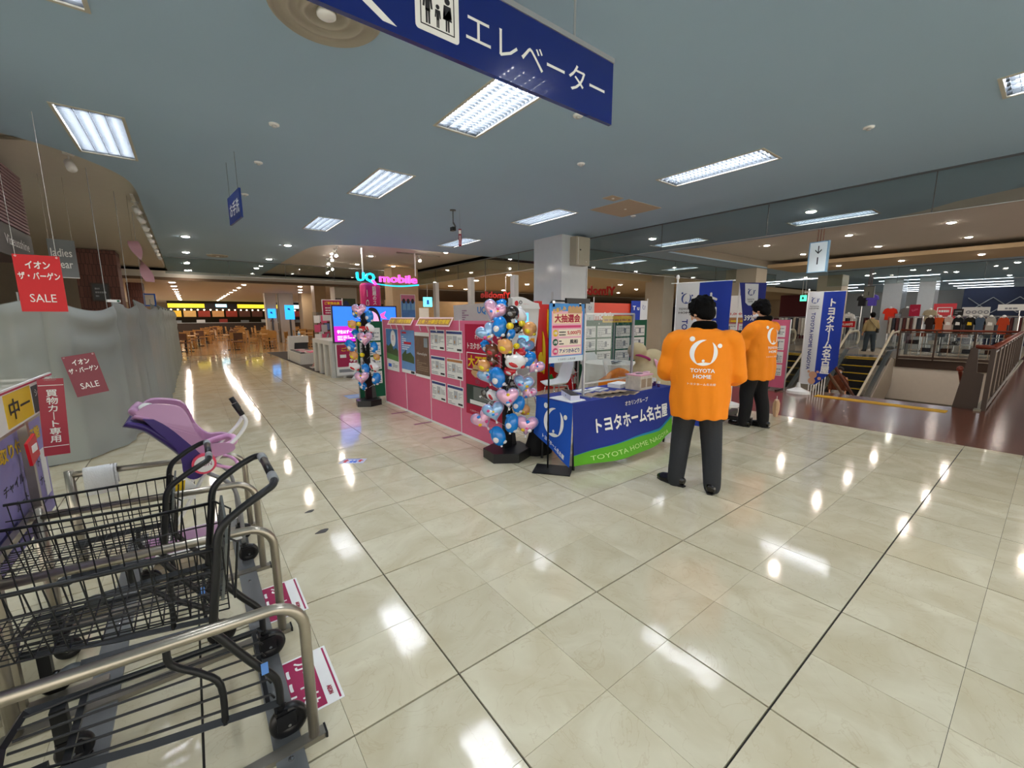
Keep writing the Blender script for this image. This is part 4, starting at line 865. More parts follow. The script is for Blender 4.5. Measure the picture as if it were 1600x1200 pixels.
def balloon(kind, label, loc, s, tilt, yawb, pole, grp):
    t = thing('foil_balloon', label, 'balloon', loc, yawb, grp); t.rotation_euler[1] = tilt
    if kind in ('pink', 'pale'):
        mb, out = heart(.115*s, .105*s, .05*s); part(t, 'envelope', mb, FOILP if kind == 'pink' else FOILB, smooth=True)
        part(t, 'seam_rim', MB().tube([(x*1.02, 0, z*1.02) for x, z in out], .0035, 5, closed=True), FOILB if kind == 'pink' else MATS['foil_pink'])
        rd = random.Random(label)
        for q in range(5):
            a = rd.uniform(0, 6.28); rr = rd.uniform(.01, .06)*s
            part(t, 'printed_blob', MB().ball((rr*cos(a), -.042*s, rr*sin(a)), (.022*s, .010, .018*s), nu=8, nv=5), [MATS['pink_bar'], YELLOW, BWHITE, mat('hot_pink', '#e0508c', .2), BBLUE][q], smooth=True)
    else:
        m1, m2 = {'blue': (BBLUE, BWHITE), 'tan': (BTAN, BYEL), 'white': (BWHITE, BRED), 'dark': (BDARK, mat('balloon_grey', '#8a8784', .2)), 'yellow': (BYEL, BBLUE), 'red': (BRED, BWHITE), 'brown': (BBRN, BRED)}[kind]
        sx, sz = (.075, .11) if kind in ('blue',) else (.085, .085) if kind in ('tan', 'dark', 'brown') else (.05, .045) if kind == 'yellow' else (.10, .07)
        part(t, 'envelope', MB().ball((0, 0, 0), (sx*s, .055*s, sz*s), nu=18, nv=12), m1, smooth=True)
        part(t, 'seam_rim', MB().torus((0, 0, 0), sx*s*1.01, .002, 'y', 26, 5, Matrix.Diagonal((1, 1, sz/sx))), m1, smooth=True)
        if kind != 'yellow': part(t, 'patch', MB().ball((-.022*s, -.026*s, -.02*s), (sx*s*.55, .032*s, sz*s*.42), Matrix.Rotation(R(25), 3, 'Y'), nu=12, nv=8), m2, smooth=True); part(t, 'lobe', MB().ball((sx*s*.62, -.01, -sz*s*.72), (.026*s, .024*s, .02*s), nu=10, nv=7), m2, smooth=True); part(t, 'lobe', MB().ball((-sx*s*.7, .0, sz*s*.62), (.028*s, .022*s, .026*s), nu=10, nv=7), m1, smooth=True)
    part(t, 'neck', MB().cyl((0, 0, -.09*s), (0, 0, -.125*s), .006, 8, .012), WHITE)
    return t
def stand(loc, label, base, rz, back=True):
    t = thing('balloon_stand', label, 'balloon stand', loc, rz)
    n = 6; hexp = [(base*cos(pi/3*k+.2), base*.9*sin(pi/3*k+.2)) for k in range(n)]
    part(t, 'base', MB().prism(hexp, 0, .10), mat('matte_black', '#141416', .35)); part(t, 'base_top', MB().prism([(x*.985, y*.985) for x, y in hexp], .10, .104), mat('matte_black2', '#1d1d20', .3))
    part(t, 'column', MB().box(-.06, -.02, .10, .06, .02, 1.62), MATS['matte_black'])
    part(t, 'rack', MB().cyl((0, 0, 1.6), (0, 0, 1.70), .01).tube([(-.1, 0, 1.5), (.1, 0, 1.5)], .006).tube([(-.1, 0, 1.0), (.1, 0, 1.0)], .006), BLACKM)
    if back: part(t, 'back_board', MB().add([(.02, .06, .10), (.16, .0, .10), (.13, .03, .5), (.03, .08, .5), (.02, .08, .10), (.16, .02, .10), (.13, .05, .5), (.03, .10, .5)], [(0,1,2,3),(7,6,5,4),(0,4,5,1),(1,5,6,2),(2,6,7,3),(3,7,4,0)]), MATS['matte_black'])
    return t
VR = V((cos(YAW-pi/2), sin(YAW-pi/2), 0)); VF = V((cos(YAW), sin(YAW), 0))
def mount(center, rows, who, grp, pol):
    c = V(center)
    for n, (kind, a, z, dp, s, tilt, lab) in enumerate(rows):
        p = c+VR*a-VF*dp+V((0, 0, z)); b = balloon(kind, lab+who, p, s, R(tilt), YAW-pi/2, c, grp)
        # stick runs back to the column
        M = b.matrix_basis.inverted() if False else (Matrix.Translation(p) @ Euler((0, R(tilt), YAW-pi/2)).to_matrix().to_4x4()).inverted()
        q = M @ (c+V((0, 0, max(.3, z-.22)))); part(b, 'stick', MB().cyl((0, 0, -.10*s), tuple(q), .0018, 5), WHITE)
stand((1.90, 2.18, 0), 'black hexagonal balloon stand right in front of the crimson poster', .285, R(12))
# kind, right offset, height, toward camera, size, tilt, label
rows = [('pink', -.17, 1.55, .10, 1.15, 20, 'pink and blue heart foil balloon at top left'), ('blue', -.07, 1.60, -.02, .9, 0, 'blue balloon behind the top heart'), ('dark', .06, 1.54, .12, .85, 0, 'shiny black balloon with grey patch near the top'),
 ('white', .16, 1.50, .05, .95, 60, 'white and red balloon at upper right'), ('blue', -.10, 1.36, .16, 1.05, 10, 'blue balloon with white front, upper left'), ('pale', -.26, 1.28, .10, 1.05, -30, 'pale blue heart foil balloon, upper left edge'),
 ('yellow', .03, 1.37, .22, .8, 10, 'small yellow balloon, left one of the upper pair'), ('yellow', .18, 1.40, .15, .7, 0, 'small yellow balloon, right one of the upper pair'), ('tan', .28, 1.33, .10, .95, 0, 'plain tan round balloon at upper right edge'),
 ('dark', .13, 1.34, .02, .75, 0, 'small dark balloon between the two yellow ones'), ('blue', .04, 1.26, .10, .6, 30, 'small blue balloon under the yellow one'), ('blue', -.29, 1.10, -.02, .7, -20, 'blue balloon peeping out at middle left'),
 ('brown', -.20, 1.06, .14, .9, 0, 'dark brown and red round balloon, middle left'), ('tan', -.03, 1.12, .24, .98, 0, 'tan round balloon in the very middle'), ('yellow', .11, 1.12, .2, .7, 0, 'yellow knob balloon beside the middle tan one'),
 ('pale', .22, 1.10, .04, .9, 20, 'pale heart foil balloon at middle right'), ('red', .15, 1.03, .16, .7, 0, 'small red balloon at the middle right'), ('white', .10, .93, .26, 1.15, -4, 'long white balloon with red print in the middle'),
 ('blue', .27, .94, .12, .9, 40, 'blue balloon leaning right beside the long white one'), ('pink', .34, .85, .10, .95, 35, 'pink heart foil balloon at the right edge'), ('tan', -.31, .86, .10, .85, 0, 'tan balloon at the lower left edge'), ('brown', -.20, .91, .06, .8, 0, 'brown balloon next to the lower left tan one'),
 ('red', .03, .80, .18, .7, 0, 'red balloon just below the long white one'), ('blue', -.13, .72, .18, 1.1, -12, 'tall blue balloon, lower left'), ('pale', -.27, .72, .08, .95, -20, 'pale heart foil balloon behind tall blue one'), ('dark', .07, .60, .08, .75, 90, 'dark silver balloon in the lower middle'),
 ('pale', .20, .62, .12, 1.0, 10, 'pale blue heart foil balloon, lower right'), ('pink', .26, .50, .08, .85, 30, 'pink heart foil balloon tucked at the lower right'), ('dark', -.28, .50, .10, .75, 60, 'black balloon at the lower left edge'), ('white', -.19, .47, .14, .85, 30, 'white balloon with red patch beside black one'),
 ('pink', .0, .47, .26, 1.12, -6, 'big pink heart foil balloon in the lower middle'), ('blue', .14, .36, .14, .9, 15, 'blue and white balloon right of the big pink heart'), ('tan', .22, .26, .04, .75, 0, 'tan balloon low at the right'),
 ('pale', -.18, .28, .22, 1.1, -15, 'pale heart foil balloon low at left'), ('pink', -.33, .15, .12, 1.1, -30, 'pink heart foil balloon, lowest at the left edge'), ('blue', .05, .12, .18, 1.05, 10, 'blue balloon low in the middle'), ('pink', .24, .08, .16, 1.15, 5, 'pink heart foil balloon, lowest at right'),
 ('blue', -.13, -.06, .16, 1.1, -18, 'blue balloon hanging lowest of all')]
rows = [(k, a*.82+.01, z*.82+.33, d, s*.92, tl, lb) for k, a, z, d, s, tl, lb in rows]
mount((1.90, 2.18, 0), rows, ' of right balloon stand', 'foil balloons on the right stand', 0)
stand((1.62, 5.93, 0), 'black balloon stand at the far end of pink wall', .24, R(10))
rows2 = [('pink', -.05, 1.62, .1, 1.2, 0, 'pink heart foil balloon at the top'), ('blue', -.16, 1.58, 0, .9, 0, 'blue balloon at top left'), ('blue', .14, 1.50, .1, 1.05, 0, 'blue and white balloon at upper right'), ('tan', -.2, 1.33, .1, .95, 0, 'tan balloon at upper left'),
 ('yellow', -.05, 1.34, .15, .9, 0, 'yellow balloon at upper middle'), ('white', .15, 1.25, .12, 1.0, 40, 'white balloon with red patch, upper right'), ('red', .0, 1.24, .1, .7, 0, 'small red balloon'), ('blue', -.15, 1.12, .05, .9, -30, 'blue balloon, middle left'),
 ('pink', .05, 1.02, .15, 1.3, 0, 'large pink heart foil balloon in the middle'), ('blue', -.25, .88, .1, 1.1, -30, 'long blue balloon sticking out left'), ('blue', .2, .84, .1, .95, 0, 'blue balloon with white patch, right side'), ('tan', -.2, .66, .1, .95, 0, 'tan balloon at lower left'),
 ('yellow', -.02, .68, .15, .9, 0, 'yellow balloon at lower middle'), ('tan', .22, .62, .05, .75, 0, 'small tan balloon at lower right'), ('white', -.2, .42, .1, 1.1, 0, 'white balloon at bottom left'), ('white', .18, .42, .1, 1.05, 40, 'white and red balloon at bottom right'),
 ('blue', .0, .36, .08, 1.0, 0, 'blue balloon at bottom middle'), ('pink', -.05, .18, .16, 1.2, 0, 'pink heart foil balloon near the bottom'), ('blue', .2, .15, .08, 1.1, 20, 'tall blue balloon at bottom right'), ('blue', -.08, .0, .05, .9, -20, 'blue balloon hanging lowest')]
rows2 = [(k, a*.9, z*.80+.36, d, s*.9, tl, lb) for k, a, z, d, s, tl, lb in rows2]
mount((1.62, 5.93, 0), rows2, ' of far balloon stand', 'foil balloons on the far stand', 0)
# poster stand -------------------------------------------------------------------------
t = thing('poster_stand', 'black metal stand holding the prize draw poster by the table', 'poster stand', (2.0, 1.62, 0))
part(t, 'base_plate', MB().box(-.19, -.15, 0, .19, .12, .008, Matrix.Translation((.02, -.06, 0)) @ Matrix.Rotation(R(-52), 4, 'Z')), BLACKM)
part(t, 'pole', MB().tube([(0, 0, .008), (0, 0, 1.64)]+[(x, 0, z) for x, z in arc((.06, 1.64), .06, pi, pi/2, 6)]+[(.56, 0, 1.70)], .009, 8), BLACKM, smooth=True)
part(t, 'clamp', MB().box(.22, -.015, 1.68, .56, .015, 1.73), BLACK)
for x in (.03, .40): part(t, 'clip', MB().box(x, -.012, 1.64, x+.03, .0, 1.70), CHROME)
po = part(t, 'poster', MB().box(-.01, -.012, 1.09, .48, -.008, 1.675), mat('poster_blue', '#3f8fd8', .45, var=.1)); Yp = -.014
rect(po, 'poster_field', .02, 1.16, .45, 1.60, Yp+.001, mat('poster_pink', '#f0b8c8', .5), th=.001)
rect(po, 'poster_footer', -.01, 1.09, .48, 1.15, Yp+.001, mat('poster_pale', '#dce9f2', .5), th=.001)
letters(po, 'お楽しみ', .12, 1.615, .18, .05, Yp, mat('poster_gold', '#e8b440', .5), .05, rot=R(12)); rect(po, 'teddy_row', .24, 1.58, .44, 1.64, Yp, mat('teddy_tan', '#c9a070', .6), th=.001)
for k in range(4): part(po, 'teddy', MB().xz([(.265+.05*k+.022*cos(a), 1.635+.02*sin(a)) for a in [i*pi/5 for i in range(10)]], Yp-.001, Yp), MATS['teddy_tan'])
rect(po, 'title_glow', .04, 1.48, .43, 1.575, Yp, mat('cream_p', '#f6e0b8', .5), th=.001); letters(po, '大抽選会', .235, 1.53, .36, .085, Yp-.001, CRIM, .04)
rect(po, 'stripe', .03, 1.435, .43, 1.46, Yp, PINK2, th=.001)
for k, (a, b, col, m2) in enumerate([('1等', '5,000円', YELLOW, RED), ('2等', '風船', GREEN, INK), ('3等', 'アメつかみどり', PINK2, NAVY)]):
    z = 1.385-.09*k
    part(po, 'prize_disc', MB().xz([(.07+.036*cos(q), z+.034*sin(q)) for q in [i*pi/8 for i in range(16)]], Yp-.001, Yp), col); letters(po, a, .07, z, .05, .03, Yp-.002, TW, .02)
    rect(po, 'prize_field', .115, z-.035, .435, z+.035, Yp, mat('cream_p2', '#f8ecd8', .5), th=.001); letters(po, b, .33 if k < 2 else .27, z, .19 if k == 0 else .12 if k == 1 else .29, .045, Yp-.001, m2, .03)
    if k < 2: lines(po, .12, z-.025, .21, z+.03, Yp-.001, INK, 2, k)
letters(po, 'トヨタホーム名古屋', .235, 1.12, .24, .022, Yp-.001, INK, .0)
# reception table ------------------------------------------------------------------------
TX0, TX1, TY0, TY1 = 2.11, 3.85, 1.39, 1.95
t = thing('folding_table', 'folding table hidden under the blue cloth banner', 'table', (0, 0, 0))
part(t, 'table_top', MB().box(TX0, TY0, .665, TX1, TY1, .695), WHITE)
for x in (TX0+.06, TX1-.08):
    for y in (TY0+.03, TY1-.05): part(t, 'leg', MB().cyl((x, y, 0), (x, y, .665), .014, 8), BLACKM)
CN = mat('cloth_navy', '#1b2f86', .75, bump=.15, bscale=30); CB = mat('cloth_blue', '#1450b4', .75, bump=.15, bscale=30); CG = mat('cloth_green', '#5aa81c', .75, bump=.1, bscale=30)
def Sf(x, z):      # front of the cloth: hangs from the table edge and billows out below
    u = (x-TX0)/(TX1-TX0); d = (.70-z)/.62
    return TY0-.004-.10*d*d*(.35+1.5*sin(pi*min(1, max(0, u))))-.012*sin(x*9+d*3)*d
def zb(x): u = (x-TX0)/(TX1-TX0); return .075+.03*sin(pi*u)*-1+.06*u
def zg(x):
    u = (x-TX0)/(TX1-TX0)
    return .185+.02*sin(u*4)+.05*u+(.10*max(0, (u-.78)/.22)**1.5)
def sheet(x0, x1, zlo, zhi, off, nx=40, nz=12):
    vs = []
    for i in range(nx+1):
        x = x0+(x1-x0)*i/nx
        for j in range(nz+1): z = zlo(x)+(zhi(x)-zlo(x))*j/nz; vs.append((x, Sf(x, z)-off, z))
    return MB().add(vs, [(i*(nz+1)+j, (i+1)*(nz+1)+j, (i+1)*(nz+1)+j+1, i*(nz+1)+j+1) for i in range(nx) for j in range(nz)])
t = thing('table_banner', 'blue and green cloth banner with white katakana over the reception table', 'banner cloth', (0, 0, 0))
part(t, 'top_cloth', MB().box(TX0-.004, TY0-.004, .695, TX1+.004, TY1+.004, .703), CN)
part(t, 'front_cloth', sheet(TX0-.004, TX1+.004, lambda x: zg(x)-.01, lambda x: .70, 0), CN, smooth=True)
part(t, 'green_band', sheet(TX0-.004, TX1+.004, zb, zg, .001, nz=5), CG, smooth=True)
part(t, 'teal_edge', sheet(TX0-.004, TX1+.004, lambda x: zg(x)-.004, lambda x: zg(x)+.014*(1+sin(x*2)), .003, nz=1), mat('cloth_teal', '#1880a0', .75), smooth=True)
def ongrid(body, x, z, w, h, m, bold, slope=0, nm='lettering'):
    o = letters(t, body, 0, 0, w, h, 0, m, bold, nm)
    for v in o.data.vertices:
        X = x+v.co.x; Z = z+v.co.z+slope*(v.co.x); v.co = (X, Sf(X, Z)-.006+v.co.y, Z)
    return o
ongrid('トヨタホーム名古屋', 3.08, .435, 1.30, .165, TW, .035); ongrid('オカリングループ', 3.12, .605, .42, .055, TW, .015)
ongrid('TOYOTA HOME NAGOYA', 3.02, .145, 1.42, .045, mat('pale_green_print', '#bfe08a', .6), 0, .03)
def Sl(y, z): d = (.70-z)/.62; return TX0-.004-.07*d*d-.01*sin(y*14)*d
vs = []; ny, nz = 14, 10
for i in range(ny+1):
    y = TY1-.02+(TY0-TY1+.016)*i/ny
    for j in range(nz+1): u = i/ny; zz0 = .30-.22*u; z = zz0+(.70-zz0)*j/nz; vs.append((Sl(y, z), y-.04*((.7-z)/.6)**2*u, z))
part(t, 'side_cloth', MB().add(vs, [(i*(nz+1)+j, (i+1)*(nz+1)+j, (i+1)*(nz+1)+j+1, i*(nz+1)+j+1) for i in range(ny) for j in range(nz)]), CB, smooth=True)
def logo(h, cx_, cz_, r, f, m, dotm=None, three=True):
    """round emblem of two crescents and three dots; f maps flat x,z to a surface point"""
    def blob(fx, name='emblem'):
        vs = [f(*p) for p in fx]; n = len(vs)//2
        return part(h, name, MB().add(vs, [(i, i+1, n+i+1, n+i) for i in range(n-1)]), m)
    for a0, a1, wmax in ((R(80), R(250), .36), (R(-62), R(55), .30), (R(238), R(308), .26)):
        N = 20; o_, i_ = [], []
        for k in range(N+1):
            a = a0+(a1-a0)*k/N; w = wmax*sin(pi*k/N)**.8*r; o_.append((cx_+cos(a)*r, cz_+sin(a)*r)); i_.append((cx_+cos(a)*(r-w), cz_+sin(a)*(r-w)))
        blob(o_+i_)
    for (dx, dz, q) in ((-.85, 1.05, .20), (1.12, .55, .17), (.0, -.62, .11)):
        ring = [(cx_+(dx+q*cos(2*pi*k/14))*r, cz_+(dz+q*sin(2*pi*k/14))*r) for k in range(14)]
        part(h, 'emblem_dot', MB().add([f(*p) for p in ring], [tuple(range(14))]), m)
logo(t, -1.64, .47, .15, lambda a, z: (Sl(-a, z)-.006, -a-.04*((.7-z)/.6)**2*.5, z), TW)
o = letters(t, 'トヨタホーム名古屋', 0, 0, .36, .045, 0, TW, .03)
for v in o.data.vertices: y = 1.62-v.co.x; z = .235+v.co.z-v.co.x*.42; v.co = (Sl(y, z)-.012+v.co.y, y-.02, z)
def small(name, label, cat, loc, rz=0): return thing(name, label, cat, loc, rz)
TZ = .703
t = small('paper_sheet', 'white papers lying at the left end of the blue table', 'papers', (2.24, 1.60, TZ)); part(t, 'sheet', MB().box(-.11, -.17, 0, .10, .15, .004).box(-.09, -.15, .004, .11, .16, .007), PAPER)
t = small('tablet_box', 'flat white box lying on papers at table left end', 'box', (2.34, 1.66, TZ+.007), R(-28)); part(t, 'box', MB().box(-.06, -.22, 0, .04, .12, .05, b=.006), mat('box_lilac', '#d4d6ea', .5)); part(t, 'lid', MB().box(-.055, -.215, .05, .035, .115, .055), BLACK); part(t, 'mark', MB().box(-.061, -.06, .018, -.06, -.04, .032), DARKSTEEL)
rd = random.Random(8)
for k in range(5):
    t = small('leaflet', 'patterned leaflet, %s from the left of the fanned row on blue table' % ORD[k], 'leaflet', (2.62+.10*k, 1.55-.02*k, TZ), R(20)); t['group'] = 'patterned leaflets on the blue table'
    part(t, 'sheet', MB().box(-.10, -.14, .001*k, .10, .12, .004+.001*k), mat('leaflet_tan', '#b49c80', .5, var=.5, scale=40)); part(t, 'picture', MB().box(-.09, -.12, .004+.001*k, .09, .0, .005+.001*k), mat('leaflet_dark', '#4a3f36', .5, var=.6, scale=60))
for k, (x, y) in enumerate([(2.70, 1.80), (2.93, 1.78)]):
    t = small('paper_pile', ['white leaflets behind the patterned ones, left pile', 'white leaflets behind the patterned ones, right pile'][k], 'papers', (x, y, TZ), R(10)); part(t, 'sheet', MB().box(-.10, -.08, 0, .10, .08, .012), PAPER); part(t, 'print', MB().box(-.08, -.06, .012, .08, .0, .0125), GREYINK)
t = small('paper_stack', 'thick stack of white paper left of the raffle box', 'papers', (3.30, 1.76, TZ), R(8))
for k in range(4): part(t, 'sheaf', MB().box(-.13, -.08, .012*k, .11+.01*(k % 2), .09, .012*k+.011), PAPER)
t = small('raffle_box', 'cardboard raffle box with pink top and a dark slot', 'box', (3.36, 1.53, TZ), R(3))
part(t, 'body', MB().box(-.125, -.10, 0, .125, .10, .165), mat('box_print', '#cfc6b4', .5, var=.3, scale=22)); part(t, 'lid', MB().box(-.13, -.105, .165, .13, .105, .18), mat('lid_pink', '#e2a8b8', .5)); part(t, 'slot', MB().prism([(.06*cos(a), .035*sin(a)) for a in [i*pi/8 for i in range(16)]], .18, .182), BLACK)
for x in (-.06, .06): part(t, 'panel_print', MB().box(x-.045, -.102, .03, x+.045, -.10, .13), mat('teddy_print', '#a08a70', .6, var=.3, scale=30))
for k, (x, y, s) in enumerate([(3.60, 1.52, 1), (3.66, 1.46, .8), (3.70, 1.55, 1.1)]):
    t = small('glue_bottle', 'small purple bottle with white cap, %s of the three by the raffle box' % ['left', 'front', 'right'][k], 'bottle', (x, y, TZ)); part(t, 'body', MB().lathe([(.02*s, 0), (.022*s, .01), (.022*s, .05*s), (.018*s, .055*s), (.001, .056*s)], n=16), mat('deep_purple', '#4a1a5a', .4), smooth=True); part(t, 'cap', MB().lathe([(.022*s, .05*s), (.022*s, .085*s), (.001, .087*s)], n=16), WHITE)
t = small('pink_gift', 'pink wrapped gift bag at the table right end', 'gift bag', (3.78, 1.72, TZ)); part(t, 'wrap', MB().rings([(0, 0, 0, .06, .05), (0, 0, .06, .065, .055), (0, 0, .11, .03, .025), (0, 0, .15, .055, .04)], 14), mat('wrap_pink', '#e6b8c6', .3), smooth=True)
t = small('acrylic_screen', 'clear acrylic screen in a grey metal frame on the table', 'screen', (0, 1.60, TZ)); 
xa, xb = 2.48, 3.30
for x in (xa, xb): part(t, 'upright', MB().box(x-.010, -.012, 0, x+.010, .012, .875), ALU)
part(t, 'top_bar', MB().box(xa, -.012, .862, xb, .012, .882), ALU); part(t, 'lower_bar', MB().box(xa, -.012, .13, xb, .012, .148), ALU); part(t, 'pane', MB().box(xa+.008, -.0015, .148, xb-.008, .0015, .865), CLEAR)
for x in (xa, xb): part(t, 'foot', MB().box(x-.012, -.12, 0, x+.012, .12, .012), ALU)
# bag on the floor
b = MB().rings([(0, 0, 0, .17, .12), (0, 0, .1, .18, .13), (.01, 0, .25, .14, .10), (.02, 0, .34, .10, .07), (.03, 0, .40, .05, .04), (.02, 0, .44, .06, .05)], 16)
t = small('cloth_bag', 'slumped black cloth bag on floor behind the poster stand', 'bag', (2.27, 2.06, 0)); part(t, 'body', b, mat('bag_black', '#0c0c0e', .85, bump=.4, bscale=12), smooth=True); part(t, 'drawstring', MB().torus((.03, 0, .40), .05, .006), BLACK)
# feather flags ---------------------------------------------------------------------------
def nobori(label, x, y0, wdt, wf, zt, zbt, polez, basexy=None, curve=0, letters_=True, bear=False, foot=True, thin=False):
    """flag facing -x; y0 is the pole side (left as seen), wf the fraction that is white"""
    t = thing('banner_flag', label, 'flag', (x, y0, 0), R(-90))
    part(t, 'pole', MB().cyl((.0, .012, 0.12), (.0, .012, polez), .011, 10), WHITE, smooth=True); part(t, 'pole_cap', MB().ball((0, .012, polez+.02), (.02, .02, .03)), WHITE, smooth=True)
    part(t, 'cross_rod', MB().cyl((-.08, .012, zt+.012), (wdt+.02, .012, zt+.0), .006, 8), WHITE)
    def S(x_, z): return (x_, .012*sin(x_*13+z*2)-.006, z)
    def band(a, b, bot, m, nm):
        vs = []; nx, nz = 8, 16
        for i in range(nx+1):
            xx = a+(b-a)*i/nx; zlo = bot(xx)
            for j in range(nz+1): vs.append(S(xx, zlo+(zt-zlo)*j/nz))
        return part(t, nm, MB().add(vs, [(i*(nz+1)+j, (i+1)*(nz+1)+j, (i+1)*(nz+1)+j+1, i*(nz+1)+j+1) for i in range(nx) for j in range(nz)]), m, smooth=True)
    w1 = wdt*wf
    cut = lambda xx: zbt+(max(0, (xx-w1)/(wdt-w1))**1.3)*curve
    band(.012, w1, lambda xx: zbt, mat('flag_white', '#dfe2e4', .7), 'white_cloth'); band(w1, wdt, cut, mat('flag_blue', '#1b3aa4', .65, var=.3, scale=1.6), 'blue_cloth')
    def onto(o, off=-.004):
        for v in o.data.vertices: p = S(v.co.x, v.co.z); v.co.y = p[1]+off+min(0, v.co.y)
    h = zt-zbt
    logo(t, w1*.5, zt-.16*wdt/.6, .055*wdt/.6, lambda a, z: (S(a, z)[0], S(a, z)[1]-.004, z), mat('emblem_blue', '#39508e', .6))
    for s, zz, hh in (('TOYOTA', zt-.27*wdt/.6, .022), ('HOME', zt-.31*wdt/.6, .022)): onto(letters(t, s, w1*.5, zz, w1*.62, hh*wdt/.6, 0, INK, .02))
    o = letters(t, 'TOYOTA HOME NAGOYA', 0, 0, h*.62, w1*.26, 0, NAVY, .02)
    for v in o.data.vertices: a, b = v.co.x, v.co.z; v.co.x = w1*.5+b; v.co.z = zt-.35*wdt/.6-h*.33-a
    onto(o)
    onto(letters(t, 'ト\nヨ\nタ\nホ\n｜\nム\n名\n古\n屋', (w1+wdt)/2-.02, zt-h*.47, (wdt-w1)*.42, h*.80, 0, TW, .05, space=.85))
    if bear:
        bm_ = mat('bear_tan', '#dba887', .6)
        for q, (bx, bz, br) in enumerate([(w1*.9, zbt+.20, .07), (w1*.6, zbt+.26, .025), (w1*1.2, zbt+.265, .025), (w1*.85, zbt+.08, .065), (w1*1.35, zbt+.14, .03)]): onto(part(t, 'bear_print', MB().add([(bx+br*cos(a), 0, bz+br*sin(a)) for a in [i*pi/8 for i in range(16)]], [tuple(range(16))]), bm_), -.006-.0004*q)
    if foot:
        part(t, 'foot', MB().rings([(.0, .0, 0, .21, .17), (0, 0, .05, .20, .16), (0, 0, .08, .12, .10), (0, 0, .12, .04, .04), (0, 0, .22, .025, .025)], 20), WHITE, smooth=False)
    return t
nobori('white and blue banner flag right behind the first man in orange', 3.93, 1.46, .66, .43, 1.93, .25, 1.99)
nobori('white and blue banner flag with bear, standing by the stairs', 8.90, 1.66, .60, .42, 2.0, .20, 2.02, curve=.42, bear=True)
t = thing('banner_flag', 'blue flag with white emblem shield beside the second man', 'flag', (6.55, 1.92, 0), R(-90))
part(t, 'pole', MB().cyl((-.0, .02, 0), (.0, .02, 2.1), .012, 10), WHITE); part(t, 'cloth', MB().xz([(0, 2.10), (.42, 2.07), (.40, .9), (.12, .85), (.10, 1.5)], 0, .004), mat('flag_blue2', '#2b3484', .65)); part(t, 'shield', MB().xz([(.09, 2.08), (.30, 2.06), (.31, 1.78), (.28, 1.72), (.17, 1.72), (.12, 1.77)], -.003, 0), mat('flag_white', '#dfe2e4', .7))
logo(t, .20, 1.93, .05, lambda a, z: (a, -.005, z), mat('emblem_blue', '#39508e', .6)); letters(t, 'TOYOTA\nHOME', .2, 1.80, .11, .06, -.005, INK); letters(t, '39%', .20, 1.52, .16, .09, -.003, TW, .03)
part(t, 'foot', MB().lathe([(.15, 0), (.15, .05), (.04, .08), (.001, .08)], n=18), WHITE)
t = thing('banner_flag', 'narrow pale banner flag beside the dark display in booth', 'flag', (5.70, 4.55, 0)); part(t, 'cloth', MB().xz([(0, 1.84), (.24, 1.84), (.24, .8), (0, .8)], 0, .004), mat('flag_white', '#dfe2e4', .7)); logo(t, .12, 1.72, .04, lambda a, z: (a, -.003, z), mat('emblem_blue', '#39508e', .6)); part(t, 'pole', MB().cyl((.25, .01, 0), (.25, .01, 1.95), .01), WHITE)
letters(t, 'T\nO\nY\nO\nT\nA\nH\nO\nM\nE', .12, 1.2, .05, .66, -.003, INK, .01)
t = thing('banner_flag', 'small blue and white flag above the green boards', 'flag', (9.0, 5.9, 0)); part(t, 'cloth', MB().xz([(0, 1.98), (.42, 1.98), (.42, 1.2), (0, 1.2)], 0, .004), MATS['flag_blue']); part(t, 'white_cloth', MB().xz([(.42, 1.99), (.75, 1.99), (.75, 1.2), (.42, 1.2)], 0, .004), MATS['flag_white']); letters(t, 'T u', .22, 1.78, .3, .12, -.002, TW, .03); part(t, 'pole', MB().cyl((.76, .01, 0), (.76, .01, 2.05), .012), WHITE); logo(t, .58, 1.8, .06, lambda a, z: (a, -.003, z), mat('emblem_blue', '#39508e', .6))
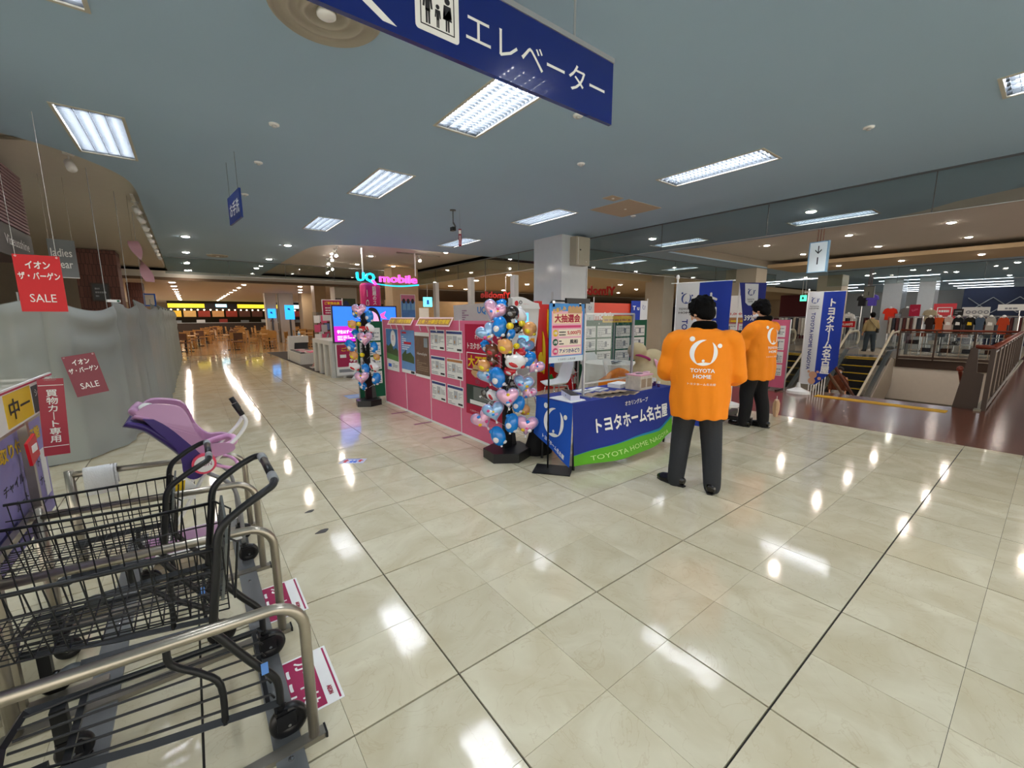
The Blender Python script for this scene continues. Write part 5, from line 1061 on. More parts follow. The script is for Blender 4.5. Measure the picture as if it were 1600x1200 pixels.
# white shell chairs -------------------------------------------------------------------
def chair(label, loc, rz, m):
    t = thing('shell_chair', label, 'chair', loc, rz, 'white shell chairs in the booth')
    secs = [(.21, .43, .20, .03), (.10, .425, .21, .05), (-.05, .42, .215, .06), (-.14, .44, .21, .07), (-.19, .52, .20, .06), (-.21, .64, .195, .045), (-.235, .76, .18, .03), (-.25, .82, .13, .015)]
    vs = []; n = 12
    for i, (y, z, w, d) in enumerate(secs):
        a = secs[min(i+1, len(secs)-1)]; b = secs[max(i-1, 0)]; ty, tz = a[0]-b[0], a[1]-b[1]; L = hypot(ty, tz); ny_, nz_ = tz/L, -ty/L
        if nz_ < 0 and ny_ < 0: ny_, nz_ = -ny_, -nz_
        for k in range(n+1):
            s_ = -1+2*k/n; q = d*s_*s_; vs.append((s_*w, y+ny_*q, z+nz_*q))
    q = n+1; N0 = len(vs); vs += [(x*.985, y-.0, z-.012) if i < 4*q else (x*.985, y-.012, z) for i, (x, y, z) in enumerate(vs)]
    fs = [(i*q+k, i*q+k+1, (i+1)*q+k+1, (i+1)*q+k) for i in range(len(secs)-1) for k in range(n)]
    fs += [tuple(N0+a for a in f[::-1]) for f in fs]
    m_ = len(secs)
    for i in range(m_-1): fs += [(i*q, (i+1)*q, N0+(i+1)*q, N0+i*q), ((i+1)*q+n, i*q+n, N0+i*q+n, N0+(i+1)*q+n)]
    for k in range(n): fs += [(k+1, k, N0+k, N0+k+1), ((m_-1)*q+k, (m_-1)*q+k+1, N0+(m_-1)*q+k+1, N0+(m_-1)*q+k)]
    part(t, 'seat_shell', MB().add(vs, fs), m, smooth=True)
    for sx in (-1, 1):
        for sy in (-1, 1): part(t, 'leg', MB().cyl((sx*.15, sy*.12, .42), (sx*.22, sy*.21, 0), .010, 8), CHROME, smooth=True)
    part(t, 'under_frame', MB().tube([(-.15, -.12, .415), (.15, -.12, .415), (.15, .12, .415), (-.15, .12, .415)], .009, 6, closed=True), CHROME)
    return t
WCH = mat('chair_white', '#dcdedd', .35); GCH = mat('chair_grey', '#a8a8a6', .4)
chair('grey backed shell chair at the covered table behind the balloons', (3.25, 3.62, 0), R(-15), GCH)
chair('white shell chair in side view behind the prize poster', (4.02, 3.62, 0), R(75), WCH)
chair('white shell chair left of the round table in booth', (5.03, 4.42, 0), R(-60), WCH)
chair('white shell chair behind the round table in booth', (5.30, 4.15, 0), R(-150), WCH) if False else chair('white shell chair behind the round table in booth', (5.55, 4.14, 0), R(165), WCH)
def drape(r, h, zb_, nlob, rect_=None):
    rs = []; n = 72; vs = []
    for j in range(9):
        z = h-(h-zb_)*j/8
        for k in range(n):
            a = 2*pi*k/n; rr = r+.05*(j/8)*(1+sin(nlob*a))
            if rect_:
                c, s = cos(a), sin(a); q = min(rect_[0]/max(abs(c), 1e-6), rect_[1]/max(abs(s), 1e-6)); rr = q+.03*(j/8)*(1+sin(nlob*a))
            vs.append((rr*cos(a), rr*sin(a), z))
    fs = [(i*n+k, (i+1)*n+k, (i+1)*n+(k+1) % n, i*n+(k+1) % n) for i in range(8) for k in range(n)]+[tuple(range(n))]
    return MB().add(vs, fs)
CREAMC = mat('tablecloth_cream', '#e4e0d4', .8)
def small_table(label, loc, r, rect_=None):
    t = thing('round_table' if not rect_ else 'side_table', label, 'table', loc)
    if rect_: part(t, 'table_top', MB().box(-rect_[0], -rect_[1], .66, rect_[0], rect_[1], .69), WHITE)
    else: part(t, 'table_top', MB().lathe([(.001, .66), (r, .66), (r, .69), (.001, .69)], n=36), WHITE)
    part(t, 'stem', MB().cyl((0, 0, .02), (0, 0, .66), .03), CHROME); part(t, 'foot', MB().lathe([(.22, 0), (.2, .02), (.001, .03)], n=24), CHROME)
small_table('round table under the cream cloth in the booth', (5.42, 3.62, 0), .50); small_table('small table behind the balloon stand', (3.50, 4.42, 0), 0, (.38, .36))
def tc(label, loc, mb): t = thing('tablecloth', label, 'tablecloth', loc); part(t, 'cloth', mb, CREAMC, smooth=False); return t
tc('cream cloth draped over the round booth table', (5.42, 3.62, 0), drape(.515, .70, .12, 11)); tc('cream cloth on the small table behind the balloons', (3.50, 4.42, 0), drape(0, .70, .25, 14, (.395, .375)))
for k, (x, y) in enumerate([(5.28, 3.45), (5.55, 3.62)]):
    t = thing('booklet', ['grey booklet on the round booth table, left', 'dark booklet on the round booth table, right'][k], 'booklet', (x, y, .702), R(20)); part(t, 'cover', MB().box(-.12, -.08, 0, .12, .08, .008), [mat('bk_grey', '#a8a294', .5), mat('bk_dark', '#6a7278', .5)][k]); part(t, 'title', MB().box(-.08, -.03, .008, .08, .02, .009), [INK, PAPER][k])
# orange coat lying over a box in front of the round table
def coatdrape():
    vs = []; n = 16; m_ = 10
    for i in range(n+1):
        u = -1+2*i/n
        for j in range(m_+1):
            v = j/m_; vs.append((u*.36*(1 if j > 3 else .55+.15*j), -.16-.02*sin(u*9)+(.05 if j == 0 else 0)-.05*v, (.68-.10*u*u)*(1-v)+.22*v-.0))
    N0 = len(vs); vs += [(x, y+.10, z) for x, y, z in vs]; q = m_+1
    fs = [(i*q+j, (i+1)*q+j, (i+1)*q+j+1, i*q+j+1) for i in range(n) for j in range(m_)]; fs = [f[::-1] for f in fs]+[tuple(N0+a for a in f) for f in fs]
    fs += [(i*q, (i+1)*q, N0+(i+1)*q, N0+i*q) for i in range(n)]
    return MB().add(vs, fs)
t = thing('orange_coat', 'orange happi coat draped over a chair before the round table', 'coat', (4.98, 3.08, 0), YAW-pi/2-R(5)); part(t, 'cloth', coatdrape(), ORANGE, smooth=True)
letters(t, 'TOYOTA', .03, .55, .17, .03, -.245, TW, .01); letters(t, 'HOME', .03, .51, .12, .03, -.25, TW, .01)
chair('white shell chair under the draped orange coat', (5.0, 3.12, 0), R(200), WCH)
# plush figure
fuzz = mat('plush_beige', '#c4b48e', .95, bump=.6, bscale=120)
t = thing('plush_toy', 'big beige plush figure with pink ribbon behind the table', 'plush toy', (4.72, 2.36, 0), 0)
mb = MB().ball((0, 0, .45), (.33, .30, .47), nu=24, nv=16).ball((.1, -.02, .78), (.25, .22, .28), nu=20, nv=14).ball((-.19, .06, 1.04), (.15, .14, .125), nu=20, nv=14).ball((-.12, .04, .93), (.11, .1, .10))
mb.ball((.33, -.1, .4), (.1, .12, .25)).ball((-.30, .0, .4), (.1, .12, .25)).ball((.16, -.15, .08), (.13, .16, .08)).ball((-.16, -.15, .08), (.13, .16, .08))
o = link('body', bake(mb, 'body', fuzz, .025, 6), t)
part(t, 'ribbon', MB().torus((-.15, .03, .93), .145, .02, 'z', 24, 8, Matrix.Rotation(R(22), 3, 'Y')), mat('ribbon_magenta', '#a02a6a', .5), smooth=True)
part(t, 'bow', MB().add([(-.08, -.17, .93), (.06, -.20, .86), (.10, -.22, .72), (-.02, -.22, .70), (-.06, -.2, .8), (-.1, -.19, .9)], [(0, 1, 2, 3, 4, 5), (5, 4, 3, 2, 1, 0)]), mat('bow_pink', '#dfa4bc', .5))
# stand with casters behind first man
t = thing('wheeled_stand', 'black wheeled stand on casters between the two men', 'stand', (5.35, 1.42, 0), R(10))
part(t, 'post', MB().box(-.05, -.03, .06, .05, .03, 1.15), BLACK); part(t, 'post_band', MB().box(-.055, -.035, .28, .055, .035, .30), ALU); part(t, 'base_beam', MB().box(-.45, -.04, .06, .50, .04, .13), BLACK); part(t, 'base_beam', MB().box(-.04, -.35, .06, .04, .35, .12), BLACK)
part(t, 'top_panel', MB().box(-.02, -.30, .85, .02, .30, 1.35), BLACK); part(t, 'side_panel', MB().box(.05, .05, .3, .07, .25, .9), mat('olive_panel', '#6a7038', .5))
for x, y in ((-.42, 0), (.47, 0), (0, -.32), (0, .32)): caster(t, (x, y, 0), .028)
t = thing('paper_bag', 'crumpled beige paper bag low behind the second man', 'bag', (6.35, 1.12, .0), R(20)); part(t, 'bag', MB().rings([(0, 0, 0, .06, .03), (.03, 0, .10, .08, .05), (.0, 0, .2, .10, .05), (-.02, 0, .26, .11, .03)], 10), mat('kraft', '#c9a684', .8)); part(t, 'handle', MB().torus((-.02, 0, .28), .04, .004, 'y', 14, 5), PAPER)
# kiosk, red play wall, dark display, extinguisher -----------------------------------------
t = thing('photo_kiosk', 'white kiosk machine with wavy top and blue screens behind the balloons', 'kiosk', (4.12, 5.0, 0))
wav = [(0, 1.70), (0, 1.86)]+[(x*.66, 1.90+.04*sin(x*5)-.05*x) for x in [i/8 for i in range(9)]]+[(.70, 1.70)]
part(t, 'header', MB().xz(wav, -.03, .10), mat('kiosk_white', '#d8d8d4', .4)); part(t, 'body', MB().xz([(0, 0), (.66, 0), (.66, .5), (.60, .9), (.66, 1.2), (.70, 1.70), (0, 1.70)], 0, .4), MATS['kiosk_white'])
part(t, 'screen', MB().xz([(.10, 1.28), (.42, 1.28), (.42, 1.62), (.10, 1.62)], -.006, 0), emis('kiosk_screen', '#59b4ff', 1.1)); part(t, 'screen', MB().xz([(.18, .88), (.42, .90), (.42, 1.18), (.18, 1.18)], -.006, 0), MATS['kiosk_screen'])
part(t, 'badge', MB().xz([(.10+.045*cos(a), 1.80+.05*sin(a)) for a in [i*pi/8 for i in range(16)]], -.034, -.03), RED); part(t, 'ring_mark', MB().torus((.20, -.033, 1.82), .03, .007, 'y', 20, 6), DARKSTEEL); letters(t, 'ハピリィ', .33, 1.79, .14, .02, -.034, RED, 0)
part(t, 'notice', MB().box(.47, -.004, 1.25, .56, 0, 1.38), mat('notice_blue', '#6a8cc0', .5)); part(t, 'dial', MB().box(.46, -.02, 1.0, .57, 0, 1.12), mat('dial_orange', '#e09a20', .5)); part(t, 'reader', MB().box(.46, -.03, .86, .58, 0, .96), BLACK); lines(t, .13, 1.35, .38, 1.6, -.008, PAPER, 5, 3)
t = thing('play_wall', 'red play wall with yellow cut-out shapes left of prize poster', 'play panel', (4.96, 5.12, 0), R(0))
part(t, 'panel', MB().box(0, 0, 0, .95, .12, 1.80), mat('play_red', '#c81414', .4)); part(t, 'side', MB().box(-.12, -.05, .0, 0, .08, 1.86), MATS['play_red'])
part(t, 'cutout', MB().xz(bez_px([(.05, 1.25), (.11, 1.05), (.13, .7), (.10, .35), (.05, .5), (.06, .9)], 3), -.03, 0), YELLOW); part(t, 'cutout', MB().xz(bez_px([(-.1, .75), (-.02, .82), (.03, .55), (.0, .40), (-.11, .45)], 3), -.08, -.055), YELLOW)
part(t, 'cutout', MB().xz(bez_px([(.19, 1.70), (.24, 1.5), (.22, 1.1), (.18, 1.3)], 3), -.03, 0), YELLOW)
for (a, b, r_, m) in [(.35, .55, .07, BLUE), (.45, .70, .06, mat('olive', '#8a9a20', .5)), (.30, .25, .06, mat('play_green', '#2a9a3c', .5)), (.60, .40, .06, YELLOW), (.62, .22, .08, mat('rust', '#a0401c', .5))]: part(t, 'flower', MB().xz([(a+r_*cos(q)*(1+.3*cos(5*q)), b+r_*sin(q)*(1+.3*cos(5*q))) for q in [i*pi/12 for i in range(24)]], -.03, 0), m)
t = thing('poster_stand', 'dark framed display standing by the white pillar', 'display', (5.50, 4.82, 0)); part(t, 'frame', MB().box(0, 0, .9, .52, .03, 1.84), BLACK); part(t, 'picture', MB().box(.04, -.002, 1.0, .48, 0, 1.72), mat('print_mauve', '#a89ab0', .5, var=.3, scale=6)); part(t, 'post', MB().box(.24, .0, 0, .28, .03, .9), BLACKM); part(t, 'foot', MB().box(.05, -.15, 0, .47, .15, .02), BLACKM); part(t, 'head_bar', MB().box(0, -.02, 1.76, .52, .0, 1.84), BLACK)
t = thing('fire_extinguisher', 'red fire extinguisher on the floor behind the shell chair', 'fire extinguisher', (5.52, 4.72, .02)); part(t, 'cylinder', MB().lathe([(.001, 0), (.075, 0), (.08, .02), (.08, .36), (.06, .42), (.025, .44), (.025, .46), (.001, .46)], n=20), RED, smooth=True); part(t, 'valve', MB().box(-.02, -.02, .45, .02, .02, .50).tube([(0, 0, .5), (-.08, 0, .53)], .008).tube([(0, 0, .48), (-.08, 0, .48)], .008), BLACK); part(t, 'hose', MB().tube(bez([(.03, 0, .47), (.10, 0, .40), (.10, 0, .25), (.085, 0, .12)], 5), .009, 6), BLACK); part(t, 'label_patch', MB().box(-.04, -.083, .14, .04, -.079, .28), PAPER)
solid('extinguisher_tray', MB().lathe([(.12, 0), (.13, .02), (.001, .02)], n=20), BLACK, 'round black tray under the red fire extinguisher', 'tray', (5.52, 4.72, 0))
t = thing('shop_wall', 'orange red shop wall with white lettering behind the booth', 'partition', (7.5, 5.95, 0)); part(t, 'panel', MB().box(0, 0, 0, 1.62, .05, 1.90), mat('shop_orange', '#e04a30', .4)); letters(t, 'mobile', .45, 1.56, .80, .20, -.002, TW, .05)
t = thing('electric_box', 'grey metal electric box mounted high on the white pillar', 'electric box', (0, 0, 0)); part(t, 'cabinet', MB().box(6.0, 5.14, 2.66, 6.42, 5.34, 3.26, b=.004), mat('box_grey', '#a7a190', .5)); part(t, 'door', MB().box(6.05, 5.128, 2.68, 6.41, 5.14, 3.24), MATS['box_grey']); part(t, 'lock', MB().lathe([(.018, 0), (.016, .006), (.001, .008)], n=14).cyl((0, 0, 0), (0, 0, .01), .01), BLACK, loc=(6.11, 5.128, 2.98), rot=(pi/2, 0, 0)); part(t, 'edge', MB().box(6.045, 5.126, 2.68, 6.05, 5.14, 3.24), WHITE)
part(t, 'indicator', MB().lathe([(.012, 0), (.01, .006), (.001, .007)], n=12), WHITE, loc=(6.30, 5.128, 2.74), rot=(pi/2, 0, 0))
t = thing('security_camera', 'small camera on a ceiling bracket with a crimson tag below', 'camera', (2.87, 4.96, 0)); part(t, 'plate', MB().lathe([(.05, H), (.05, H-.012), (.001, H-.012)], n=16), DARKSTEEL); part(t, 'stem', MB().cyl((0, 0, H), (0, 0, H-.20), .008), DARKSTEEL); part(t, 'arm', MB().tube([(0, 0, H-.20), (.03, -.02, H-.26), (-.01, -.03, H-.29)], .014, 8), DARKSTEEL); part(t, 'body', MB().box(-.05, -.07, H-.34, .01, .02, H-.28), BLACK); part(t, 'lens', MB().cyl((-.02, -.07, H-.31), (-.02, -.085, H-.31), .018, 14), BLACK)
t = thing('hanging_tag', 'narrow crimson vertical tag hanging below the ceiling camera', 'tag', (2.96, 4.90, 0), YAW-pi/2); part(t, 'strip', MB().box(-.025, -.002, 2.72, .025, .002, 3.0), mat('tag_crimson', '#8a2038', .5)); part(t, 'strip_label', MB().box(-.02, -.003, 2.92, .02, -.002, 2.98), PAPER); letters(t, '防\n犯\nカ\nメ\nラ', 0, 2.82, .025, .15, -.003, TW, .01, space=.85); part(t, 'wire', MB().cyl((0, 0, 3.0), (0, 0, H), .0015, 4), DARKSTEEL)
# ================================================================ PEOPLE
def person(label, loc, rz, hgt=1.70, coat='happi', hairm=None, trous='#3a3c40', coatc=None, headyaw=0, headpitch=0, stance=((-.14, 0, 20), (.14, -.04, -8)), shoes='#15110f', sleeves=None, vox=.007, mask=True, logo_=True, hands=((-.20, .36, 1.08), (.20, .34, 1.08)), longhair=False, skirt=False):
    """figure facing local +y, feet on z=0"""
    t = thing('person', label, 'person', loc, rz); sc = hgt/1.70; t.scale = (sc, sc, sc)
    (lx, ly, la), (rx_, ry, ra) = stance
    hipz, kz = .86, .47
    b = MB()
    b.rings([(0, 0, .80, .13, .09), (0, 0, .88, .155, .105), (0, .0, .98, .14, .095), (0, .01, 1.10, .13, .09), (0, .01, 1.24, .16, .105), (0, 0, 1.34, .175, .10), (0, 0, 1.40, .12, .08), (0, .0, 1.45, .058, .056), (0, .012, 1.52, .052, .055)], 20)
    legs = []
    for sx, (fx, fy, fa) in ((-1, (lx, ly, la)), (1, (rx_, ry, ra))):
        a = R(fa); d = V((-sin(a), cos(a), 0)); F_ = V((fx, fy, 0))
        P0_ = V((sx*.085, 0, hipz)); P1 = V((fx*.62+sx*.03, fy*.5+.035, kz)); P2 = F_+V((0, 0, .085)); legs.append((P0_, P1, P2, d, F_))
        b.tube(bez([P0_, P0_.lerp(P1, .5)+V((0, .01, 0)), P1, P1.lerp(P2, .45)+V((0, -.02, 0)), P2], 3), [.085-.004*k for k in range(13)], 12)
        b.tube([F_-d*.05+V((0, 0, .045)), F_+d*.06+V((0, 0, .04)), F_+d*.15+V((0, 0, .028))], [(.034, .036), (.04, .032), (.03, .02)], 10)
    arms = []
    for sx, hd in ((-1, V(hands[0])), (1, V(hands[1]))):
        S_ = V((sx*.185, 0, 1.365)); mid = (S_+hd)/2; L = (hd-S_).length; bend = sqrt(max(0, .29**2-(L/2)**2)) if L < .58 else 0
        E_ = mid+V((sx*.32, -.5, -.8)).normalized()*bend; arms.append((S_, E_, hd))
        b.tube(bez([S_, S_.lerp(E_, .5), E_, E_.lerp(hd, .5), hd], 3), [.052-.0022*k for k in range(13)], 10)
        dv = (hd-E_).normalized(); side = V((0, 0, 1)).cross(dv).normalized(); upv = dv.cross(side)
        pc = hd+dv*.045
        b.tube([hd-dv*.005, hd+dv*.04, hd+dv*.085], [(.026, .019), (.038, .015), (.036, .013)], 10)
        inward = -side*sx if side.x*sx > 0 else side*sx
        for k, ln in enumerate((.062, .072, .068, .052)):
            o_ = (k-1.5)*.0195; r0 = hd+dv*.085+side*o_
            b.tube([r0-dv*.012, r0+dv*ln*.4-upv*.004, r0+dv*ln*.72-upv*.018, r0+dv*ln*.86-upv*.036], [.0088, .0085, .008, .0065], 8)
        tb = hd+dv*.03+inward*.03
        b.tube([tb, tb+inward*.02+dv*.028, tb+inward*.022+dv*.055-upv*.012], [.012, .010, .008], 8)
    HC = V((0, .015, 1.50)); HM = Matrix.Translation(HC) @ Matrix.Rotation(R(headyaw), 4, 'Z') @ Matrix.Rotation(R(-headpitch), 4, 'X')
    hb = MB(); hb.ball((0, .0, .105), (.073, .090, .10), nu=24, nv=16); hb.ball((0, .035, .055), (.055, .058, .062), nu=18, nv=12); hb.ball((0, .055, .010), (.03, .03, .022))
    hb.tube([(0, .088, .095), (0, .108, .066)], [.008, .014], 8); hb.ball((0, .086, .033), (.024, .014, .011))
    for s in (-1, 1): hb.ball((s*.074, -.002, .078), (.010, .020, .030), nu=10, nv=8); hb.ball((s*.03, .078, .098), (.017, .012, .010), nu=8, nv=6); hb.ball((s*.045, .06, .062), (.02, .02, .02))
    b.add([HM @ V(v) for v in hb.v], hb.f)
    b.tube([(0, 0, 1.42), tuple(HM @ V((0, 0, .05)))], .054, 14)
    link('body', bake(b, 'body', SKIN, vox, 3), t)
    hd_ = link('head_details', None, t) if False else None
    for s in (-1, 1):
        e = part(t, 'eye', MB().ball((0, 0, 0), (.011, .007, .006), nu=10, nv=6), WHITE, smooth=True); e.matrix_local = HM @ Matrix.Translation((s*.030, .0845, .094)); part(e, 'iris', MB().ball((0, .006, 0), (.004, .002, .004), nu=8, nv=5), INK)
        e = part(t, 'eyebrow', MB().tube([(-.014, 0, 0), (0, .003, .004), (.014, 0, 0)], .003, 5), HAIR); e.matrix_local = HM @ Matrix.Translation((s*.032, .086, .113))
    o = part(t, 'mouth', MB().ball((0, 0, 0), (.02, .004, .004), nu=10, nv=5), mat('lips', '#b06a60', .5), smooth=True); o.matrix_local = HM @ Matrix.Translation((0, .100, .033))
    # hair
    h = MB(); h.ball((0, -.022, .125), (.099, .108, .104), nu=24, nv=16); h.ball((0, -.05, .07), (.088, .066, .085), nu=20, nv=12); h.ball((0, .03, .175), (.07, .062, .042), nu=16, nv=10)
    for s in (-1, 1): h.ball((s*.070, -.01, .115), (.022, .045, .05), nu=10, nv=8)
    rdh = random.Random(len(label))
    for k in range(46):
        a = rdh.uniform(0, 2*pi); q = rdh.uniform(-.2, 1); rr = sqrt(max(0, 1-q*q)); p = V((.096*rr*cos(a), -.022+.104*rr*sin(a), .125+.100*q))
        if p.y > .05 and p.z < .15: continue
        h.ball(p, rdh.uniform(.012, .020), nu=8, nv=6)
    if longhair: h.rings([(0, -.06, -.10, .07, .03), (0, -.06, .0, .085, .045), (0, -.05, .1, .09, .06)], 14)
    hh = link('hair', bake(h, 'hair', hairm or HAIR, max(vox, .006), 2), t); hh.matrix_local = HM
    if mask:
        m_ = MB(); m_.ball((0, .052, .035), (.060, .062, .048), nu=20, nv=12); o = part(t, 'face_mask', m_, mat('mask_white', '#dfe4ee', .8), smooth=True); o.matrix_local = HM
        for s in (-1, 1): o = part(t, 'mask_loop', MB().tube([(s*.056, .05, .05), (s*.078, .0, .07)], .002, 5), MATS['mask_white']); o.matrix_local = HM
    # trousers
    tm = mat('trousers'+trous[1:], trous, .85, var=.12, scale=60)
    tr = MB(); tr.rings([(0, 0, .76, .15, .11), (0, 0, .86, .17, .122), (0, 0, .96, .155, .11), (0, .0, 1.02, .148, .104)], 20)
    for P0_, P1, P2, d, F_ in legs:
        pts = bez([P0_+V((0, 0, -.0)), P0_.lerp(P1, .5)+V((0, .012, 0)), P1, P1.lerp(P2, .45)+V((0, -.018, 0)), P2+V((0, -.005, -.02)), P2+V((0, .005, -.058))], 3)
        tr.tube(pts, [.108-.0029*k for k in range(len(pts))], 14)
    link('trousers', bake(tr, 'trousers', tm, .011, 4), t)
    sm = mat('shoe'+shoes[1:], shoes, .25, coat=.3)
    for P0_, P1, P2, d, F_ in legs:
        s_ = MB(); sd = V((d.y, -d.x, 0))
        s_.tube([F_-d*.09+V((0, 0, .045)), F_-d*.06+V((0, 0, .055)), F_+V((0, 0, .058)), F_+d*.07+V((0, 0, .042)), F_+d*.15+V((0, 0, .033)), F_+d*.195+V((0, 0, .026))], [(.030, .038), (.040, .048), (.043, .050), (.050, .036), (.044, .028), (.018, .014)], 14)
        s_.v = [(x, y, max(z, .004)) for x, y, z in s_.v]
        sh = link('shoe', bake(s_, 'shoe', sm, .007, 3), t)
        so = MB().prism([tuple((F_+d*a+sd*w)[:2]) for a, w in ((-.095, -.02), (-.095, .02), (-.05, .036), (.05, .045), (.13, .042), (.19, .015), (.19, -.015), (.13, -.042), (.05, -.045), (-.05, -.036))][::1], 0, .012)
        part(sh, 'sole', so, BLACK)
    # upper garment
    cm_ = coatc or ORANGE; c = MB()
    if coat == 'happi':
        c.rings([(0, 0, .665, .232, .165), (0, 0, .70, .236, .168), (0, 0, .85, .245, .17), (0, 0, 1.0, .245, .165), (0, .0, 1.15, .242, .16), (0, 0, 1.28, .24, .15), (0, -.005, 1.37, .215, .125), (0, -.005, 1.425, .15, .10), (0, 0, 1.455, .09, .085)], 32)
        for (S_, E_, hd), sx in zip(arms, (-1, 1)):
            wr = E_.lerp(hd, .62)
            c.tube(bez([S_+V((-sx*.07, 0, -.02)), S_+V((sx*.04, -.005, -.02)), S_.lerp(E_, .55)+V((sx*.02, 0, -.01)), E_+V((sx*.015, -.01, -.02)), wr+V((0, 0, -.035))], 4), [(.072+.0018*min(k, 12), .076+.0030*min(k, 12)) for k in range(17)], 18)
        mesh = bake(c, 'happi_coat', cm_, .010, 3)
    else:
        c.rings([(0, 0, .90, .19, .13), (0, 0, 1.0, .185, .125), (0, 0, 1.15, .19, .125), (0, 0, 1.28, .20, .125), (0, 0, 1.38, .17, .105), (0, 0, 1.43, .10, .08), (0, 0, 1.455, .07, .07)], 24)
        for (S_, E_, hd), sx in zip(arms, (-1, 1)): c.tube(bez([S_+V((-sx*.05, 0, -.01)), S_.lerp(E_, .5), E_, E_.lerp(hd, .7)], 4), .062, 14)
        mesh = bake(c, 'shirt', cm_, .014, 3)
    # cloth folds
    if coat == 'happi':
        for v in mesh.vertices:
            x, y, z = v.co; n_ = v.normal; a = atan2(y, x)
            f = .006*sin(a*9+z*4)*max(0, min(1, (1.25-z)/.4))+.006*sin(x*23+z*31)*max(0, 1-abs(z-1.05)/.2)*(abs(x) > .2)+.004*sin(x*17-z*24)
            v.co = v.co+n_*f
    co = link('happi_coat' if coat == 'happi' else 'shirt', mesh, t)
    if coat == 'happi':
        part(co, 'collar', MB().tube(bez([(-.05, .13, 1.16), (-.075, .10, 1.32), (-.09, .04, 1.43), (-.075, -.05, 1.475), (0, -.082, 1.485), (.075, -.05, 1.475), (.09, .04, 1.43), (.075, .10, 1.32), (.05, .13, 1.16)], 5), [(.028, .016)]*41, 8), mat('collar_black', '#070707', .9, spec=.1), smooth=True)
        part(co, 'collar_band', MB().rings([(0, -.004, 1.44, .098, .092), (0, -.002, 1.50, .080, .078)], 28), mat('collar_black', '#070707', .9, spec=.1), smooth=True)
    if logo_:
        bv = BVHTree.FromPolygons([v.co for v in mesh.vertices], [tuple(p.vertices) for p in mesh.polygons])
        def f(a, z, off=.004):
            hit = bv.ray_cast(V((-a, -1, z)), V((0, 1, 0)))
            y = hit[0].y if hit[0] else -.15
            return (-a, y-off, z)
        # seen from behind, right on the picture is local +x
        logo(co, -.0, 1.245, .108, lambda a, z: f(-a, z), TW)
        for s_, z, w, h_, bd in (('TOYOTA', 1.095, .19, .033, .03), ('HOME', 1.045, .14, .033, .03), ('トヨタホーム名古屋', .98, .22, .020, .0)):
            o = letters(co, s_, 0, 0, w, h_, 0, TW, bd)
            for v in o.data.vertices: q = f(-v.co.x, z+v.co.z); v.co = (q[0], q[1]+v.co.y, q[2])
    return t
p1 = person('man in orange happi coat and charcoal trousers nearest the blue table', (2.73, .45, 0), R(32-90), 1.70, headyaw=42, headpitch=28, stance=((-.15, .02, 55), (.15, -.05, -12)), trous='#2b2d31')
p2 = person('man in orange happi coat and black trousers standing farther back', (5.42, 1.05, 0), R(80-90), 1.75, headyaw=8, headpitch=22, stance=((-.10, .10, 8), (.09, -.06, 8)), trous='#0b0b0d', shoes='#0a0a0a', hands=((-.16, .42, 1.16), (.14, .44, 1.16)))
def clipb(loc, rz, lab):
    t = thing('clipboard', lab, 'clipboard', loc, rz); t.rotation_euler[0] = R(25)
    part(t, 'board', MB().box(-.12, -.16, 0, .12, .16, .004), mat('board_brown', '#a07a3c', .4)); part(t, 'sheet', MB().box(-.105, -.145, .004, .105, .13, .005), PAPER); part(t, 'clip', MB().box(-.04, .125, .004, .04, .155, .012), CHROME)
clipb((3.20, .90, 1.13), R(-40), 'brown clipboard with white paper held by the first man')
# ================================================================ STAIRWELL, ESCALATORS, RAILINGS
SLP = .577
def esc(label, y0, y1):
    t = thing('escalator', label, 'escalator', (0, 0, 0)); xt = 19.3
    HRB = mat('handrail_cream', '#cfc8b4', .35); SS = mat('escalator_steel', '#b4b8bc', .22, .9, var=.2, scale=3); DKS = mat('step_black', '#15151a', .5); YE = mat('step_yellow', '#d8b420', .5)
    for y in (y0, y1-.12):
        z = lambda x, h: h if x >= xt else h-(xt-x)*SLP
        top = [(11, 0, z(11, .92)), (xt, 0, .92), (xt+.6, 0, .95), (xt+1.0, 0, .95)]
        pts = bez([(11, y+.06, z(11, .92)), (xt-.6, y+.06, z(xt-.6, .92)), (xt, y+.06, .90), (xt+.6, y+.06, .95), (xt+1.15, y+.06, .95), (xt+1.38, y+.06, .80), (xt+1.36, y+.06, .55), (xt+1.15, y+.06, .45)], 5)
        part(t, 'handrail', MB().tube(pts, [(.035, .045)]*len(pts), 8), HRB, smooth=True)
        part(t, 'side_panel', MB().xz([(11, z(11, .28)), (xt, .28), (xt+1.25, .40), (xt+1.3, .75), (xt+1.1, .90), (xt, .86), (11, z(11, .86))], y+.05, y+.07), CLEAR)
        part(t, 'deck', MB().xz([(11, z(11, -.05)), (xt+1.3, -.05), (xt+1.3, .30), (xt+.2, .30), (xt, .28), (11, z(11, .28))], y-.02, y+.14), SS)
        part(t, 'cladding', MB().xz([(11, z(11, -1.6)), (xt+.4, -1.0), (xt+.4, -.05), (xt, .05), (11, z(11, .02))], y-.04 if y == y0 else y+.06, y+.0 if y == y0 else y+.16), mat('cladding_beige', '#bfb5a6', .5))
    for k in range(19):
        x = xt+.1-.40*k; zt = -.03-.231*k
        s = part(t, 'step', MB().box(x-.40, y0+.14, zt-.23, x, y1-.14, zt-.0), DKS); part(s, 'yellow_edge', MB().box(x-.41, y0+.15, zt-.02, x-.36, y1-.15, zt+.004), YE)
    part(t, 'landing_comb', MB().box(xt, y0+.14, -.02, xt+.14, y1-.14, .006), YE); part(t, 'landing_plate', MB().box(xt+.14, y0+.14, -.02, xt+1.5, y1-.14, .004), SS)
esc('escalator with cream handrails nearest the white stairwell wall', 2.18, 3.55)
